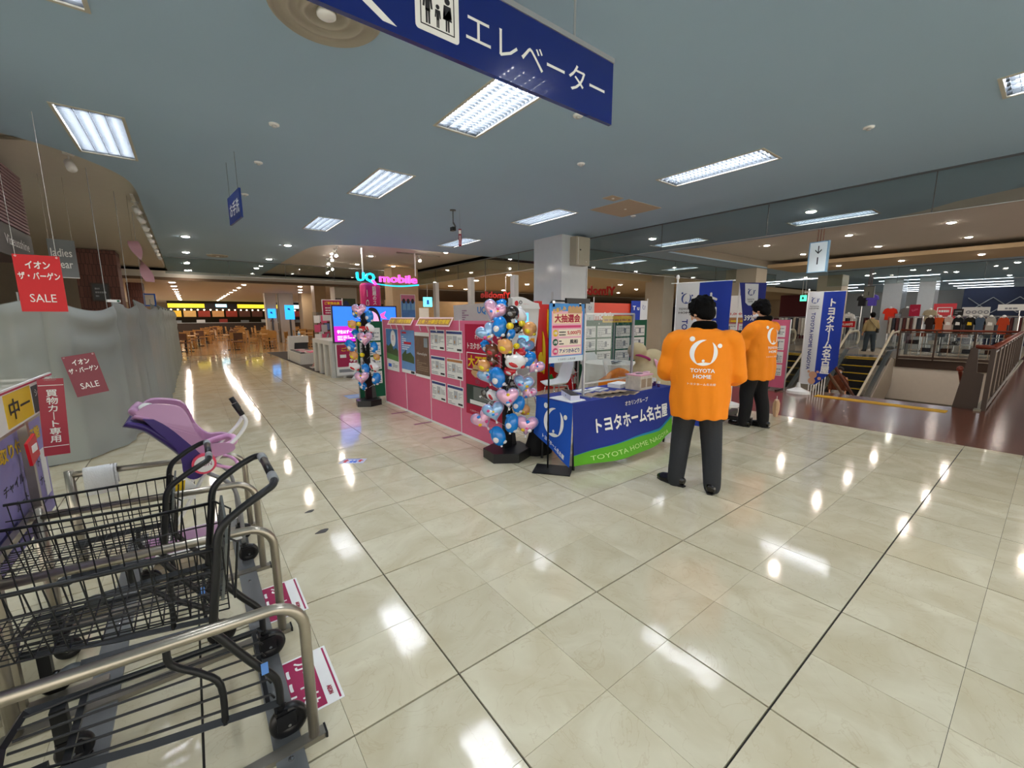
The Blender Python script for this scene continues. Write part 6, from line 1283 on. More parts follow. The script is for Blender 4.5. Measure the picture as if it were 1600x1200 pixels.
esc('second escalator farther left behind the tall white and blue flag', 4.45, 5.80)
# stairs going down from the yellow strip
t = thing('staircase', 'staircase going down from the yellow tactile strip', 'staircase', (0, 0, 0))
for k in range(26): part(t, 'step', MB().box(9.45+.29*k, -.60, -.175*(k+1)-.12, 9.45+.29*(k+1)+.02, 1.25, -.175*(k+1)), mat('stair_stone', '#8f8678', .5))
for dy, dz in ((0, .0), (.10, -.14)):
    part(t, 'handrail', MB().tube([(9.35, 1.32+dy, .62+dz), (9.6, 1.32+dy, .58+dz), (17.2, 1.32+dy, .58+dz-7.6*.50)], .032, 8), REDW if not dz else mat('rail_tan', '#8a6248', .4), smooth=True)
for k in range(7): part(t, 'baluster', MB().cyl((9.43, 1.38+.045*k, 0), (9.43, 1.38+.045*k, .42), .012, 8), CHROME)
part(t, 'baluster_rail', MB().box(9.40, 1.34, .42, 9.46, 1.72, .45), BROWNM)
def railing(label, a, b, step, near=False):
    a, b = V((*a, 0)), V((*b, 0)); d = b-a; L = d.length; an = atan2(d.y, d.x)
    t = thing('railing', label, 'railing', (a.x, a.y, 0), an)
    part(t, 'handrail', MB().tube([(0, 0, 1.04), (L, 0, 1.04)], [(.045, .03)]*2, 10), REDW, smooth=True); part(t, 'bottom_beam', MB().box(0, -.03, .03, L, .03, .12), BROWNM); part(t, 'top_beam', MB().box(0, -.015, .94, L, .015, .97), BROWNM)
    n = max(1, round(L/step))
    for i in range(n+1): x = L*i/n; part(t, 'post', MB().box(x-.025, -.03, 0, x+.025, .03, 1.02), BROWNM)
    for i in range(n):
        x0, x1 = L*i/n+.05, L*(i+1)/n-.05; part(t, 'glass_panel', MB().box(x0, -.003, .16, x1, .003, .92), CLEAR)
        part(t, 'mid_bar', MB().box(x0+(x1-x0)*.33-.008, -.012, .12, x0+(x1-x0)*.33+.008, .012, .94), mat('bar_tan', '#a08c78', .4, .3))
        part(t, 'mid_bar', MB().box(x0+(x1-x0)*.66-.008, -.012, .12, x0+(x1-x0)*.66+.008, .012, .94), MATS['bar_tan'])
railing('brown railing with wooden handrail running along the right of stairwell', (9.42, -.82), (19.7, -.74), 1.0)
railing('brown railing with wooden handrail on the far side of the stairwell', (19.72, -.70), (19.55, 2.05), .9)
t = thing('newel_post', 'tapered brown newel post with wooden rail end at the stair top', 'newel post', (9.46, -.62, 0))
part(t, 'panel', MB().prism([(-.13, 0), (.16, 0), (.05, 1.02), (-.03, 1.02), (-.06, .62), (-.14, .60)], -.02, .02, Matrix(((0,0,1,0),(1,0,0,0),(0,1,0,0),(0,0,0,1)))), BROWNM)
part(t, 'rail_end', MB().tube([(-.02, -.2, 1.04), (0, .0, 1.04)], [(.03, .045)]*2, 10), REDW, smooth=True); part(t, 'stair_rail_end', MB().ball((.02, .14, .66), (.06, .045, .05)).tube([(.02, .14, .66), (1.2, .14, .02)], .028, 8), REDW, smooth=True)
# things on the lower floor seen past the stairwell wall
for k in range(9):
    x, y = 30+1.2*(k % 3), .2+.62*k
    t = thing('display_table', 'low goods table on the floor below, %s from right' % ORD[k], 'display table', (x, y, -4.6), group='display tables on the lower floor')
    c = ['#8a1840', '#d8d4cc', '#6f7f9a', '#c9a06a', '#dfe2e2', '#3a4048', '#b8aeb4', '#a02030', '#c0b8a8'][k]
    part(t, 'table', MB().box(-.5, -.28, 0, .5, .28, 1.05), WHITE)
    for q in range(3): part(t, 'goods', MB().box(-.45, -.26+.18*q, 1.05, .45, -.10+.18*q, 1.2+.12*((k+q) % 3)), mat('goods'+c[1:]+str(q), c, .6, var=.4, scale=8))
# people far off
person('person in tan shirt and jeans with a strap bag past the escalator', (22.9, 3.60, 0), R(25-90), 1.68, coat='shirt', coatc=mat('shirt_tan', '#a8966c', .85, var=.1), trous='#36424c', vox=.016, mask=False, logo_=False, hands=((-.24, .12, .82), (.22, .18, .86)))
bpy.data.objects['person.002']
strap = thing('shoulder_bag', 'dark strap bag slung across the tan shirt', 'bag', (22.9, 3.60, 0), R(25-90)); part(strap, 'strap', MB().tube([(-.13, -.02, 1.44), (-.06, -.155, 1.30), (.10, -.165, 1.08), (.20, -.10, .98)], [(.018, .006)]*4, 6), BLACK); part(strap, 'bag', MB().box(.17, -.13, .82, .25, .05, 1.0, b=.02), BLACK)
person('person in rust top and white trousers riding the escalator down', (16.35, 2.87, -1.76), R(180+10-90), 1.60, coat='shirt', coatc=mat('top_rust', '#6a3418', .85), trous='#cfcac4', vox=.016, mask=True, logo_=False, hands=((-.22, .16, .84), (.22, .16, .84)), hairm=mat('hair_brown', '#1a0f0a', .6))
# ================================================================ HANGING SIGNS OVER THE STAIRWELL
def gsign(label, loc, w, h, body, faint=False):
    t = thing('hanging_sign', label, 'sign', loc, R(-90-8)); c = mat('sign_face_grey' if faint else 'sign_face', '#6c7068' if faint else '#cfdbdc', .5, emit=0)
    part(t, 'panel', MB().box(-w/2, -.03, 0, w/2, .03, h), c); fr = MB()
    for q in ((-w/2-.01, 0, w/2+.01, .012), (-w/2-.01, h-.012, w/2+.01, h+.004)): fr.box(q[0], -.036, q[1], q[2], .036, q[3])
    for x in (-w/2, w/2): fr.box(x-.012, -.036, 0, x+.006, .036, h)
    part(t, 'frame', fr, mat('frame_blue', '#6f9cb8', .4) if not faint else DARKSTEEL)
    for x in (-.05, 0, .05): part(t, 'rod', MB().cyl((x, 0, h), (x, 0, H-loc[2]), .006), REDW)
    if not faint: part(t, 'arrow', MB().xz([(-.008, .52), (.008, .52), (.008, .40), (.055, .45), (.06, .43), (0, .365), (-.06, .43), (-.055, .45), (-.008, .40)], -.036, -.03), INK)
    letters(t, body, 0, h*.38, None, .14, -.034, INK, .01)
gsign('pale hanging sign with down arrow and number over the stairs', (9.45, 1.73, 2.42), .33, .60, '1')
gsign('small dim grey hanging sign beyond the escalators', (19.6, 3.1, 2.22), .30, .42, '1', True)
t = thing('exit_sign', 'small green lit exit sign left of the tall flag', 'exit sign', (21, 5.68, 2.2), R(-90)); part(t, 'panel', MB().box(-.12, -.03, 0, .12, .03, .26), emis('exit_green', '#58d8b8', 1.2)); part(t, 'rod', MB().cyl((-.06, 0, .26), (-.06, 0, H-2.2), .008).cyl((.06, 0, .26), (.06, 0, H-2.2), .008), WHITE); part(t, 'figure', MB().xz([(-.04, .06), (.0, .10), (.04, .06), (.02, .16), (-.02, .2), (-.05, .15)], -.034, -.03), GREEN)
# ================================================================ CLOTHES SHOP
def tee(t, name, y, ztop, w, h, m, x=0, th=.09):     # garment facing local -y, centred at (y as local x)
    hw = w/2; p = [(-hw*.42, 0), (-hw*.9, -.06*h/.55), (-hw*1.15, -.24*h/.55), (-hw*.85, -.27*h/.55), (-hw*.72, -.18*h/.55), (-hw*.75, -h), (hw*.75, -h), (hw*.72, -.18*h/.55), (hw*.85, -.27*h/.55), (hw*1.15, -.24*h/.55), (hw*.9, -.06*h/.55), (hw*.42, 0), (hw*.2, -.03), (-hw*.2, -.03)]
    return part(t, name, MB().xz([(y+a, ztop+b) for a, b in p], x-th/2, x+th/2), m)
FS = R(-90)
cols = [('#2e1d18', 'dark brown'), ('#c8511a', 'orange'), ('#cdb8b0', 'pale pink'), ('#0f1118', 'black'), ('#14130f', 'black with yellow print'), ('#46566a', 'slate blue'), ('#a4a29c', 'grey'), ('#b8401c', 'rust red')]
rk = thing('clothes_rail', 'long chrome clothes rail behind the far stairwell railing', 'clothes rail', (22, 0, 0), FS)
part(rk, 'rail', MB().cyl((-1.9, 0, 1.53), (.55, 0, 1.53), .014), CHROME)
for x in (-1.88, .53): part(rk, 'post', MB().cyl((x, 0, 0), (x, 0, 1.53), .018), CHROME); part(rk, 'foot', MB().box(x-.02, -.3, 0, x+.02, .3, .03), CHROME)
for k, (y, (c, nm)) in enumerate(zip([1.66, 1.40, 1.16, .91, .61, .36, .11, -.19], cols)):
    t = thing('t_shirt', '%s t-shirt hanging in the front row beyond the stairwell' % nm, 't-shirt', (21.95, y, 0), FS, 'front row of hanging t-shirts'); m = mat('tee'+c[1:], c, .85, var=.1)
    tee(t, 'fabric', 0, 1.49, .27, .58, m); part(t, 'hanger', MB().tube([(-.10, 0, 1.47), (0, 0, 1.53), (.10, 0, 1.47)], .006, 5), WHITE); part(t, 'print', MB().xz([(-.06, 1.20), (.06, 1.20), (.05, 1.30), (-.05, 1.32)], -.048, -.045), YELLOW if 'yellow' in nm else (PAPER if k in (2, 3, 6) else m))
    part(t, 'neck_form', MB().ball((0, 0, 1.52), (.05, .05, .05)), WHITE, smooth=True)
st = thing('shelf_unit', 'low steel shelf unit of folded clothes behind far railing', 'shelf', (22.4, 0, 0), FS)
for z in (.12, .42, .72, .95): part(st, 'shelf', MB().box(-2.3, -.25, z, .7, .25, z+.02), mat('shelf_grey', '#8b8d8c', .5))
for x in (-2.3, -1.3, -.3, .69): part(st, 'upright', MB().box(x-.012, -.25, 0, x+.012, .25, .97), DARKSTEEL)
fc = [('#15161c', 'black'), ('#8a3a1c', 'rust'), ('#2a303c', 'navy'), ('#c9c6be', 'white'), ('#4a5660', 'blue grey'), ('#3b2620', 'brown')]
for k in range(14):
    c, nm = fc[k % 6]; lv = k % 3; t = thing('folded_clothes', '%s folded clothes on the %s shelf of the low unit, %s from left' % (nm, ['middle', 'upper', 'bottom'][lv], ORD[k//3]), 'clothes', (22.35, 2.1-.19*k, [.44, .74, .14][lv]), FS, 'folded clothes on the low shelf')
    for q in range(3): part(t, 'garment', MB().box(-.13, -.18, .05*q, .13, .18, .05*q+.045, b=.02), mat('fold'+c[1:], c, .9, var=.15))
def rack(label, loc, rz, seed, grp, n=9, z=1.45):
    rd = random.Random(seed); t = thing('clothes_rack', label, 'clothes rack', loc, rz, grp)
    part(t, 'frame', MB().tube([(-.6, 0, 0), (-.6, 0, z+.05), (.6, 0, z+.05), (.6, 0, 0)], .016, 6).box(-.62, -.25, 0, -.58, .25, .03).box(.58, -.25, 0, .62, .25, .03), CHROME)
    pal = ['#d8d5cf', '#9c9a96', '#3a3c44', '#c2b6a6', '#23242a', '#7c8896', '#b4a8a0', '#5a3030', '#e2dfd8']
    for k in range(n):
        c = rd.choice(pal); hh = rd.uniform(.55, .85); part(t, 'garment', MB().box(-.54+k*1.08/n, -.20, z-hh, -.54+(k+.8)*1.08/n, .20, z, b=.03), mat('garm'+c[1:], c, .85, var=.2))
    return t
R1 = rack('white and grey clothes rack in the crowded left part of shop', (24, 5.2, 0), FS, 1, 'clothes racks in the left part of shop'); R2 = rack('dark mixed clothes rack in the crowded left part of shop', (25, 6.6, 0), FS, 2, 'clothes racks in the left part of shop', 9)
R3 = rack('clothes rack in the rows at the right of the shop', (27, -.4, 0), FS, 3, 'clothes racks at the right of the shop')
for k, (x, y) in enumerate([(23.2, 6.5), (24.6, 7.8), (26.5, 5.5), (27, 7.2), (28.5, 8.8), (28, 4.7), (30, 6.4), (31, 8.2), (32, 10), (25.5, 9.4), (29, 11), (24, 10.8), (22.6, 8.6)]):
    copy(R1 if k % 2 else R2, (x, y, 0), FS+R(k*7 % 30), label='%s clothes rack, %s nearest in the left part of shop' % (['dark mixed', 'white and grey'][k % 2], ORD[k]))
for k, (x, y) in enumerate([(24.6, .6), (27.5, 1.1), (29, -.9), (30, .4), (31, 2.4), (25.2, 2.9), (28.6, 2.9), (24.2, -1.6)]): copy(R3, (x, y, 0), FS, label='clothes rack, %s behind the front t-shirt row at right' % ORD[k])
def bust(label, loc, c, z=1.35, w=.46, h=.56):
    t = thing('mannequin', label, 'mannequin', loc, FS); tee(t, 't_shirt', 0, z+h, w, h, mat('tee'+c[1:], c, .8), th=.20); part(t, 'neck', MB().lathe([(.05, 0), (.05, .08), (.001, .10)], (0, 0, z+h-.03), 12), WHITE, smooth=True); part(t, 'stand', MB().cyl((0, 0, 0), (0, 0, z), .02).lathe([(.16, 0), (.16, .02), (.001, .03)]), CHROME)
bust('bright red t-shirt mannequin left of the crimson sign', (25.6, 3.55, 0), '#f03418'); bust('grey t-shirt mannequin just left of the crimson sign', (25.5, 2.95, 0), '#6a6460'); bust('beige shirt mannequin right of the crimson sign', (24.2, 2.0, 0), '#b4a88c', 1.3, .40, .5)
bust('purple t-shirt mannequin high above the person in tan shirt', (24, 3.92, .0), '#4a3c9c', 2.0, .38, .5); bust('white t-shirt mannequin behind the person in tan shirt', (24.5, 4.85, 0), '#e0dcd6', 1.1); bust('black t-shirt mannequin left of the purple one', (24.3, 4.35, 0), '#18161a', 2.0, .34, .48)
def shopsign(label, loc, w, h, m, build, post=True):
    t = thing('shop_sign', label, 'sign', loc, FS); part(t, 'panel', MB().box(-w/2, -.01, 0, w/2, .01, h), m); build(t)
    if post: part(t, 'post', MB().cyl((0, .02, -loc[2]), (0, .02, .05), .012), CHROME)
shopsign('crimson sale sign on a post beside the red t-shirt', (24, 2.46, 1.53), .34, .49, CRIM, lambda t: letters(t, 'Sale', 0, .27, .2, .09, -.012, PINK, .02, rot=R(25)))
def sg(t):
    fr = MB()
    for q in ((-.24, .12, .24, .15), (-.24, .55, .24, .58), (-.24, .12, -.21, .58), (.21, .12, .24, .58)): fr.box(q[0], -.014, q[1], q[2], -.01, q[3])
    part(t, 'frame_line', fr, TW); lines(t, -.18, .2, .18, .52, -.014, TW, 2, 4, frac=.6)
shopsign('large pinkish red sign with white frame in clothes shop', (26, 1.8, 1.34), .72, .74, mat('sign_coral', '#d8404a', .5), sg)
shopsign('small black sign over the t-shirt row', (25, 1.26, 1.55), .30, .28, BLACK, lambda t: lines(t, -.1, .08, .1, .24, -.012, GREYINK, 2, 3))
def wb(t):
    for k in range(4): part(t, 'round_mark', MB().torus((-.22+.18*k, -.012, .2), .06, .02, 'y', 16, 5), GREYINK)
shopsign('white board with four grey round marks over the t-shirts', (27, .94, 1.50), .85, .42, PAPER, wb)
shopsign('long red price sign left of the person in tan shirt', (22, 4.30, 1.06), .66, .26, RED, lambda t: letters(t, '¥1,000円', .05, .12, .4, .13, -.012, TW, .03))
shopsign('white goods board at the right edge of the shop', (26, -.35, 1.75), 1.2, .25, PAPER, lambda t: lines(t, -.4, .05, .4, .2, -.012, GREYINK, 1, 3))
NV = struct('wall_navy', MB().box(33, -3, 0, 33.2, 2.0, 3.0), mat('navy_wall2', '#232c46', .6))
for k in range(4): part(bpy.data.objects['wall_navy'], 'lattice_bar', MB().cyl((32.95, 1.8-.9*k, 1.7), (32.95, .9-.9*k, 2.5), .02, 5).cyl((32.95, .9-.9*k, 1.7), (32.95, 1.8-.9*k, 2.5), .02, 5), ALU)
struct('wall_red', MB().box(33, 8.0, 0, 33.2, 11, 3.0), mat('maroon_wall', '#5a1a20', .6)); struct('wall_shop', MB().box(34, 2.0, 0, 34.2, 8, 3.0), mat('shop_wall_grey', '#8f8f8c', .7))
# ================================================================ PHONE SHOP
def rounded(w, h, d, r=.03): return MB().box(0, 0, 0, w, d, h, b=r)
t = thing('neon_sign', 'glowing cyan and pink shop name sign over the phone shop', 'sign', (0, 10.0, 0)); CY = emis('neon_cyan', '#18c8ff', 1.6); MG = emis('neon_pink', '#ff50c8', 1.5)
letters(t, 'UQ', 3.07, 2.585, .50, .27, 0, CY, .04, th=.06); letters(t, 'mobile', 3.99, 2.60, 1.10, .22, 0, MG, .022, th=.06)
part(t, 'swoosh', MB().xz([(3.25+1.33*k/12, 2.455-.05*sin(pi*k/12)+.02*k/12) for k in range(13)]+[(4.58-1.33*k/12, 2.44-.055*sin(pi*(12-k)/12)+.0*k) for k in range(13)], 0, .04), CY); part(t, 'tail', MB().xz([(3.2, 2.52), (3.3, 2.40), (3.36, 2.42), (3.28, 2.54)], -.01, .03), MG)
for x in (3.0, 4.5): part(t, 'rod', MB().cyl((x, .03, 2.7), (x, .03, 3.34), .02), WHITE)
t = thing('promo_column', 'crimson round promotion column behind the big screen', 'column', (3.26, 10.3, 0)); part(t, 'drum', MB().lathe([(.27, 0), (.27, 2.40), (.22, 2.46), (.001, 2.47)], n=32), mat('drum_pink', '#d0186c', .4), smooth=True); o1 = letters(t, '話\n題\nの\nス\nマ\nホ', .02, 2.0, .11, .75, 0, TW, .03, space=.9); o2 = letters(t, 'I\nO', -.16, 2.05, .07, .45, 0, TW, .02)
for o in (o1, o2):
    for v in o.data.vertices: v.co.y += -sqrt(max(0, .274**2-v.co.x**2))-.002
t = thing('television', 'large screen showing blue and magenta advert on the shop front', 'television', (2.03, 9.6, 0)); part(t, 'bezel', MB().box(0, 0, .90, 1.68, .07, 1.84), BLACK); part(t, 'screen', MB().box(.03, -.004, .93, 1.65, 0, 1.81), emis('screen_blue', '#2a6cff', 1.2)); part(t, 'screen_band', MB().box(.03, -.006, .93, 1.65, -.004, 1.32), emis('screen_magenta', '#c020b8', .9))
part(t, 'screen_figure', MB().xz(bez_px([(.75, 1.32), (.80, 1.55), (.98, 1.76), (1.15, 1.60), (1.22, 1.32)], 4), -.008, -.006), emis('screen_skin', '#d8a0c8', .9)); part(t, 'screen_hair', MB().xz(bez_px([(.88, 1.66), (.95, 1.79), (1.12, 1.76), (1.22, 1.55), (1.20, 1.38), (1.14, 1.60), (1.02, 1.70)], 4), -.010, -.008), INK); part(t, 'screen_shape', MB().xz([(1.22, 1.62), (1.38, 1.70), (1.32, 1.58), (1.40, 1.50), (1.25, 1.52)], -.01, -.006), emis('screen_pink', '#ff50a0', 1.0))
letters(t, '学生はずーっと', .35, 1.18, .5, .09, -.008, emis('screen_white', '#ffffff', 1.2), .02); lines(t, .10, .97, .75, 1.10, -.008, MATS['screen_white'], 3, 2); part(t, 'stand_leg', MB().box(.2, .02, 0, .26, .08, .9).box(1.4, .02, 0, 1.46, .08, .9), WHITE)
t = thing('price_board', 'white framed crimson price board on floor below the screen', 'sign board', (2.04, 9.52, 0)); part(t, 'frame', MB().box(0, 0, .08, 1.02, .03, .88), WHITE); part(t, 'print', MB().box(.03, -.003, .30, .99, 0, .86), mat('price_crimson', '#a8204e', .5)); letters(t, 'ご家族会員', .5, .74, .72, .10, -.005, YELLOW, .04); letters(t, '900', .50, .57, .36, .13, -.005, TW, .05); letters(t, '990', .45, .455, .25, .06, -.005, TW, .03); letters(t, '1,480', .48, .365, .34, .06, -.005, TW, .03); rect(t, 'label_block', .10, .53, .25, .61, -.004, TW); rect(t, 'grey_block', .06, .16, .42, .24, -.002, GREYINK); lines(t, .48, .16, .95, .26, -.002, GREYINK, 2, 2); part(t, 'foot', MB().add([(.28, -.25, 0), (.36, -.25, 0), (.58, 0, .14), (.50, 0, .14), (.28, -.25, .02), (.36, -.25, .02), (.58, 0, .16), (.50, 0, .16)], [(0, 3, 2, 1), (4, 5, 6, 7), (0, 1, 5, 4), (1, 2, 6, 5), (2, 3, 7, 6), (3, 0, 4, 7)]), WHITE)
CW = mat('counter_white', '#e0e0dc', .3)
t = thing('phone_counter', 'white phone counter with open bays beside the big screen', 'counter', (1.98, 9.75, 0))
part(t, 'top', MB().box(0, 0, .84, .95, 1.95, .95, b=.04), CW)
for y in (0, .58, 1.16, 1.75): part(t, 'leg_panel', MB().box(0, y, 0, .12, y+.2, .84, b=.03), CW)
part(t, 'inner_panel', MB().box(.14, .02, 0, .5, 1.9, .5), mat('light_wood', '#c9a888', .5)); part(t, 'end_panel', MB().box(.12, 0, 0, .95, .03, .84), CW)
for k in range(5): tt = thing('display_phone', 'small phone on the white shop counter, %s from the front' % ORD[k], 'phone', (2.30+.1*(k % 2), 9.95+.34*k, .95), R(-60), 'phones on the white counter'); part(tt, 'phone', MB().box(-.035, -.004, .02, .035, .004, .15, Matrix.Rotation(R(-25), 4, 'X')), BLACK); part(tt, 'holder', MB().box(-.03, -.03, 0, .03, .04, .02), WHITE); part(tt, 'screen', MB().box(-.03, -.006, .03, .03, -.004, .14, Matrix.Rotation(R(-25), 4, 'X')), GREYINK)
def lrack(label, y, h, m, pr, x=2.2, w=.5):
    t = thing('leaflet_rack', label, 'leaflet rack', (x, y, 0)); part(t, 'post', MB().box(w-.06, 0, 0, w, .06, h), CW); part(t, 'base', MB().box(-.05, -.1, 0, w+.05, .35, .05), CW); part(t, 'back', MB().box(0, .03, .5, w-.06, .035, h), CLEAR)
    for r in range(4):
        for c in range(2): part(t, 'leaflet', MB().box(.03+c*.2, 0, .55+r*(h-.6)/4, .19+c*.2, .02, .55+(r+.8)*(h-.6)/4), [m, pr, PAPER, m][(r*2+c) % 4])
lrack('clear leaflet rack with blue and pink leaflets, left one in phone shop', 14.2, 1.72, mat('leaf_pink', '#d85a80', .5), mat('leaf_blue', '#6a8cc8', .5), 2.72)
lrack('clear leaflet rack with pink leaflets, nearest the big screen', 12.2, 1.70, MATS['leaf_pink'], mat('leaf_grey', '#b8b4b8', .5), 2.15, .55)
lrack('tall leaflet rack just left of the big screen', 10.9+.9, 1.5, mat('leaf_cream', '#e0d8c8', .5), MATS['leaf_grey'], 2.75, .5)
t = thing('sign_board', 'crimson poster with white frame on a pole left of the screen', 'sign', (2.15, 11.0, 1.45)); part(t, 'panel', MB().box(0, 0, 0, .55, .02, .58), CW); part(t, 'print', MB().box(.02, -.003, .16, .53, 0, .56), MATS['price_crimson']); letters(t, 'ご家族会員', .27, .48, .4, .08, -.005, YELLOW, .04); lines(t, .08, .2, .45, .4, -.005, TW, 3, 1); part(t, 'pole', MB().cyl((.55, .02, -1.45), (.55, .02, .62), .014), CW)
t = thing('low_display', 'low white display plinth with arch at the far left of phone shop', 'display', (1.98, 13.6, 0)); part(t, 'plinth', MB().box(0, 0, 0, .62, 1.9, .36, b=.02), CW); part(t, 'top_tray', MB().box(.03, .05, .36, .59, 1.8, .40), DARKSTEEL); part(t, 'arch', MB().xz([(0, 0), (.16, 0), (.22, .62), (.7, .62), (.7, .86), (.05, .86)], 2.3, 2.0), CW); part(t, 'arch_back', MB().box(.2, 2.2, .3, .7, 2.22, .65), DARKSTEEL)
for k in range(4): tt = thing('leaflet', 'leaflet on the low white plinth, %s from the front' % ORD[k], 'leaflet', (2.25, 13.9+.4*k, .40), R(15), 'leaflets on the low plinth'); part(tt, 'sheet', MB().box(-.15, -.12, 0, .15, .12, .01), [MATS['leaf_pink'], PAPER][k % 2]); part(tt, 'print', MB().box(-.1, -.08, .01, .1, .0, .012), [PAPER, MATS['leaf_pink']][k % 2])
t = thing('sloping_table', 'small sloping table of pink leaflets on slanted legs', 'table', (2.05, 12.2, 0)); part(t, 'top', MB().box(0, 0, .45, .5, .7, .48, Matrix.Rotation(R(-8), 4, 'Y')), CW); part(t, 'leaflet_spread', MB().box(.03, .05, .48, .42, .6, .49, Matrix.Rotation(R(-8), 4, 'Y')), MATS['leaf_pink']); part(t, 'leg', MB().tube([(.05, .3, 0), (.3, .3, .48)], .03, 4), mat('leg_pink', '#d8a8a0', .5)); part(t, 'foot', MB().box(.0, .1, 0, .5, .5, .02), CW)
t = thing('hand_gel', 'white bottle of hand gel on the far counter of the phone shop', 'bottle', (2.4, 15.75, .86)); part(t, 'bottle', MB().lathe([(.04, 0), (.045, .02), (.045, .12), (.02, .15), (.02, .18), (.001, .19)]), WHITE, smooth=True); part(t, 'label_band', MB().lathe([(.046, .04), (.046, .09)], n=16), SKYB)
t = thing('poster', 'blue poster of three people on the light wood pillar', 'poster', (5.40, 13.27, 1.5)); part(t, 'frame', MB().box(-.02, 0, 0, .55, .02, .86), WHITE); part(t, 'print', MB().box(0, -.004, .02, .53, 0, .84), mat('poster_sky', '#4a80c8', .5, var=.3, scale=5)); part(t, 'print_band', MB().box(0, -.005, .62, .53, -.004, .84), mat('poster_rose', '#c07090', .5))
for k in range(3): part(t, 'print_figure', MB().xz([(.10+.17*k+.06*cos(a), .62+.09*sin(a)) for a in [i*pi/6 for i in range(12)]], -.008, -.005), mat('print_hair', '#2a1c1c', .5)); part(t, 'print_figure', MB().xz([(.04+.17*k, .3), (.18+.17*k, .3), (.16+.17*k, .54), (.06+.17*k, .54)], -.008, -.005), SKYB)
t = thing('shop_partition', 'low white shop partition with blue logo above the crimson poster', 'partition', (3.55, 6.22, 0), R(-90)); part(t, 'panel', MB().xz([(.10, 0), (1.36, 0), (1.36, 1.80), (0, 1.78)], 0, .05), mat('partition_white', '#dcdcd6', .4)); letters(t, 'UQ', 1.06, 1.66, .30, .15, -.003, mat('logo_blue', '#2a90e0', .4), .03); lines(t, .35, 1.48, .65, 1.70, -.003, mat('print_mix', '#9a6a90', .5), 5, 7)
for n, (y, z) in enumerate([(12.85, 2.8), (10.4, 2.8), (8.1, 2.7)]):
    t = thing('glass_post', 'white post under the glass barrier, %s from the white pillar' % ['third', 'second', 'first'][n], 'post', (6.6, y, 0), group='white posts under the glass barrier'); part(t, 'post', MB().box(-.07, -.10, 0, .07, .10, z), mat('post_white', '#cfd1cf', .35)); part(t, 'foot', MB().box(-.1, -.13, 0, .1, .13, .05), ALU)
for loc, rz, lab, w in [((8.65, 11.0, 2.32), R(176), 'dark red shop lettering seen from behind above white partition', 1.25), ((14.6, 11.0, 2.68), R(170), 'dark red shop lettering seen from behind right of the pillar', 2.1)]:
    t = thing('back_sign', lab, 'sign', loc, rz); letters(t, 'Y!mobile', w/2, 0, w, .24*w/1.25, 0, mat('dark_red', '#a81c14', .5), .05, th=.03); part(t, 'rod', MB().cyl((.2, .02, .1), (.2, .02, 3.0-loc[2]), .01).cyl((w-.2, .02, .1), (w-.2, .02, 3.0-loc[2]), .01), ALU)
struct('wall_shop', MB().box(6.8, 18.6, 0, 22, 18.8, 2.35), mat('wood_slat_wall', '#a98a62', .6, var=.15, scale=6)); struct('door_1', MB().box(8.0, 18.55, 0, 9.1, 18.6, 2.0), WHITE)
t = thing('toilet_sign', 'small glowing cyan square sign beyond the light wood pillar', 'sign', (7.6, 16.0, 2.0)); part(t, 'panel', MB().box(0, 0, 0, .42, .05, .42), emis('cyan_sign', '#60d8f0', 1.5)); part(t, 'figure', MB().xz([(.14, .1), (.28, .1), (.26, .3), (.16, .3)], -.006, 0), BLUE); part(t, 'rod', MB().cyl((.2, .02, .4), (.2, .02, 1.0), .01), ALU)
# spot lights on tracks
def spot(t_, lab, loc, grp, rz=0):
    t = thing('spotlight', lab, 'spotlight', loc, rz, grp); part(t, 'mount', MB().box(-.05, -.015, -.03, .05, .015, 0).cyl((0, 0, -.03), (0, 0, -.10), .008), WHITE); part(t, 'can', MB().cyl((0, .03, -.10), (0, -.06, -.19), .042, 16, .048), WHITE, smooth=True)
    if t_: part(t, 'lamp', MB().cyl((0, -.06, -.19), (0, -.063, -.193), .040, 14), EMD)
for k in range(9): spot(False, 'unlit white spotlight, %s in the row along the curved ceiling edge' % ORD[k], (-1.30, 8.0+.85*k, 3.42), 'spotlights along the curved ceiling edge', R(30))
spot(False, 'white spotlight hanging by itself at upper left', (-1.70, 5.75, 3.42), None, R(20))
solid('light_track', MB().box(-1.32, 7.5, 3.40, -1.28, 19, 3.42), WHITE, 'long ceiling track carrying unlit spotlights at left', 'light track'); solid('light_track', MB().box(-.02, -1.6, 0, .02, 1.6, .02), mat('track_grey', '#8f8878', .5), 'ceiling track above the red SALE sign', 'light track', (-2.1, 5.5, 3.39), R(60))
for k, (x, y) in enumerate([(2.6, 11), (2.75, 12), (2.9, 13), (4.9, 10.6), (3.4, 14.5), (3.6, 16)]): spot(True, ['spotlight nearest over the phone shop, left track', 'second lit spotlight, left track over phone shop', 'third lit spotlight, left track over phone shop', 'lit spotlight on the short track right of shop sign', 'fourth lit spotlight, left track over phone shop', 'fifth lit spotlight, left track over phone shop'][k], (x, y, 3.40), 'lit spotlights over the phone shop')
solid('light_track', MB().tube([(2.55, 10.6, 3.40), (3.7, 16.6, 3.40)], .02, 4), WHITE, 'slanting light track over the phone shop', 'light track'); solid('light_track', MB().box(4.2, 10.58, 3.38, 5.6, 10.62, 3.42), MATS['track_grey'], 'short light track right of the glowing sign', 'light track')
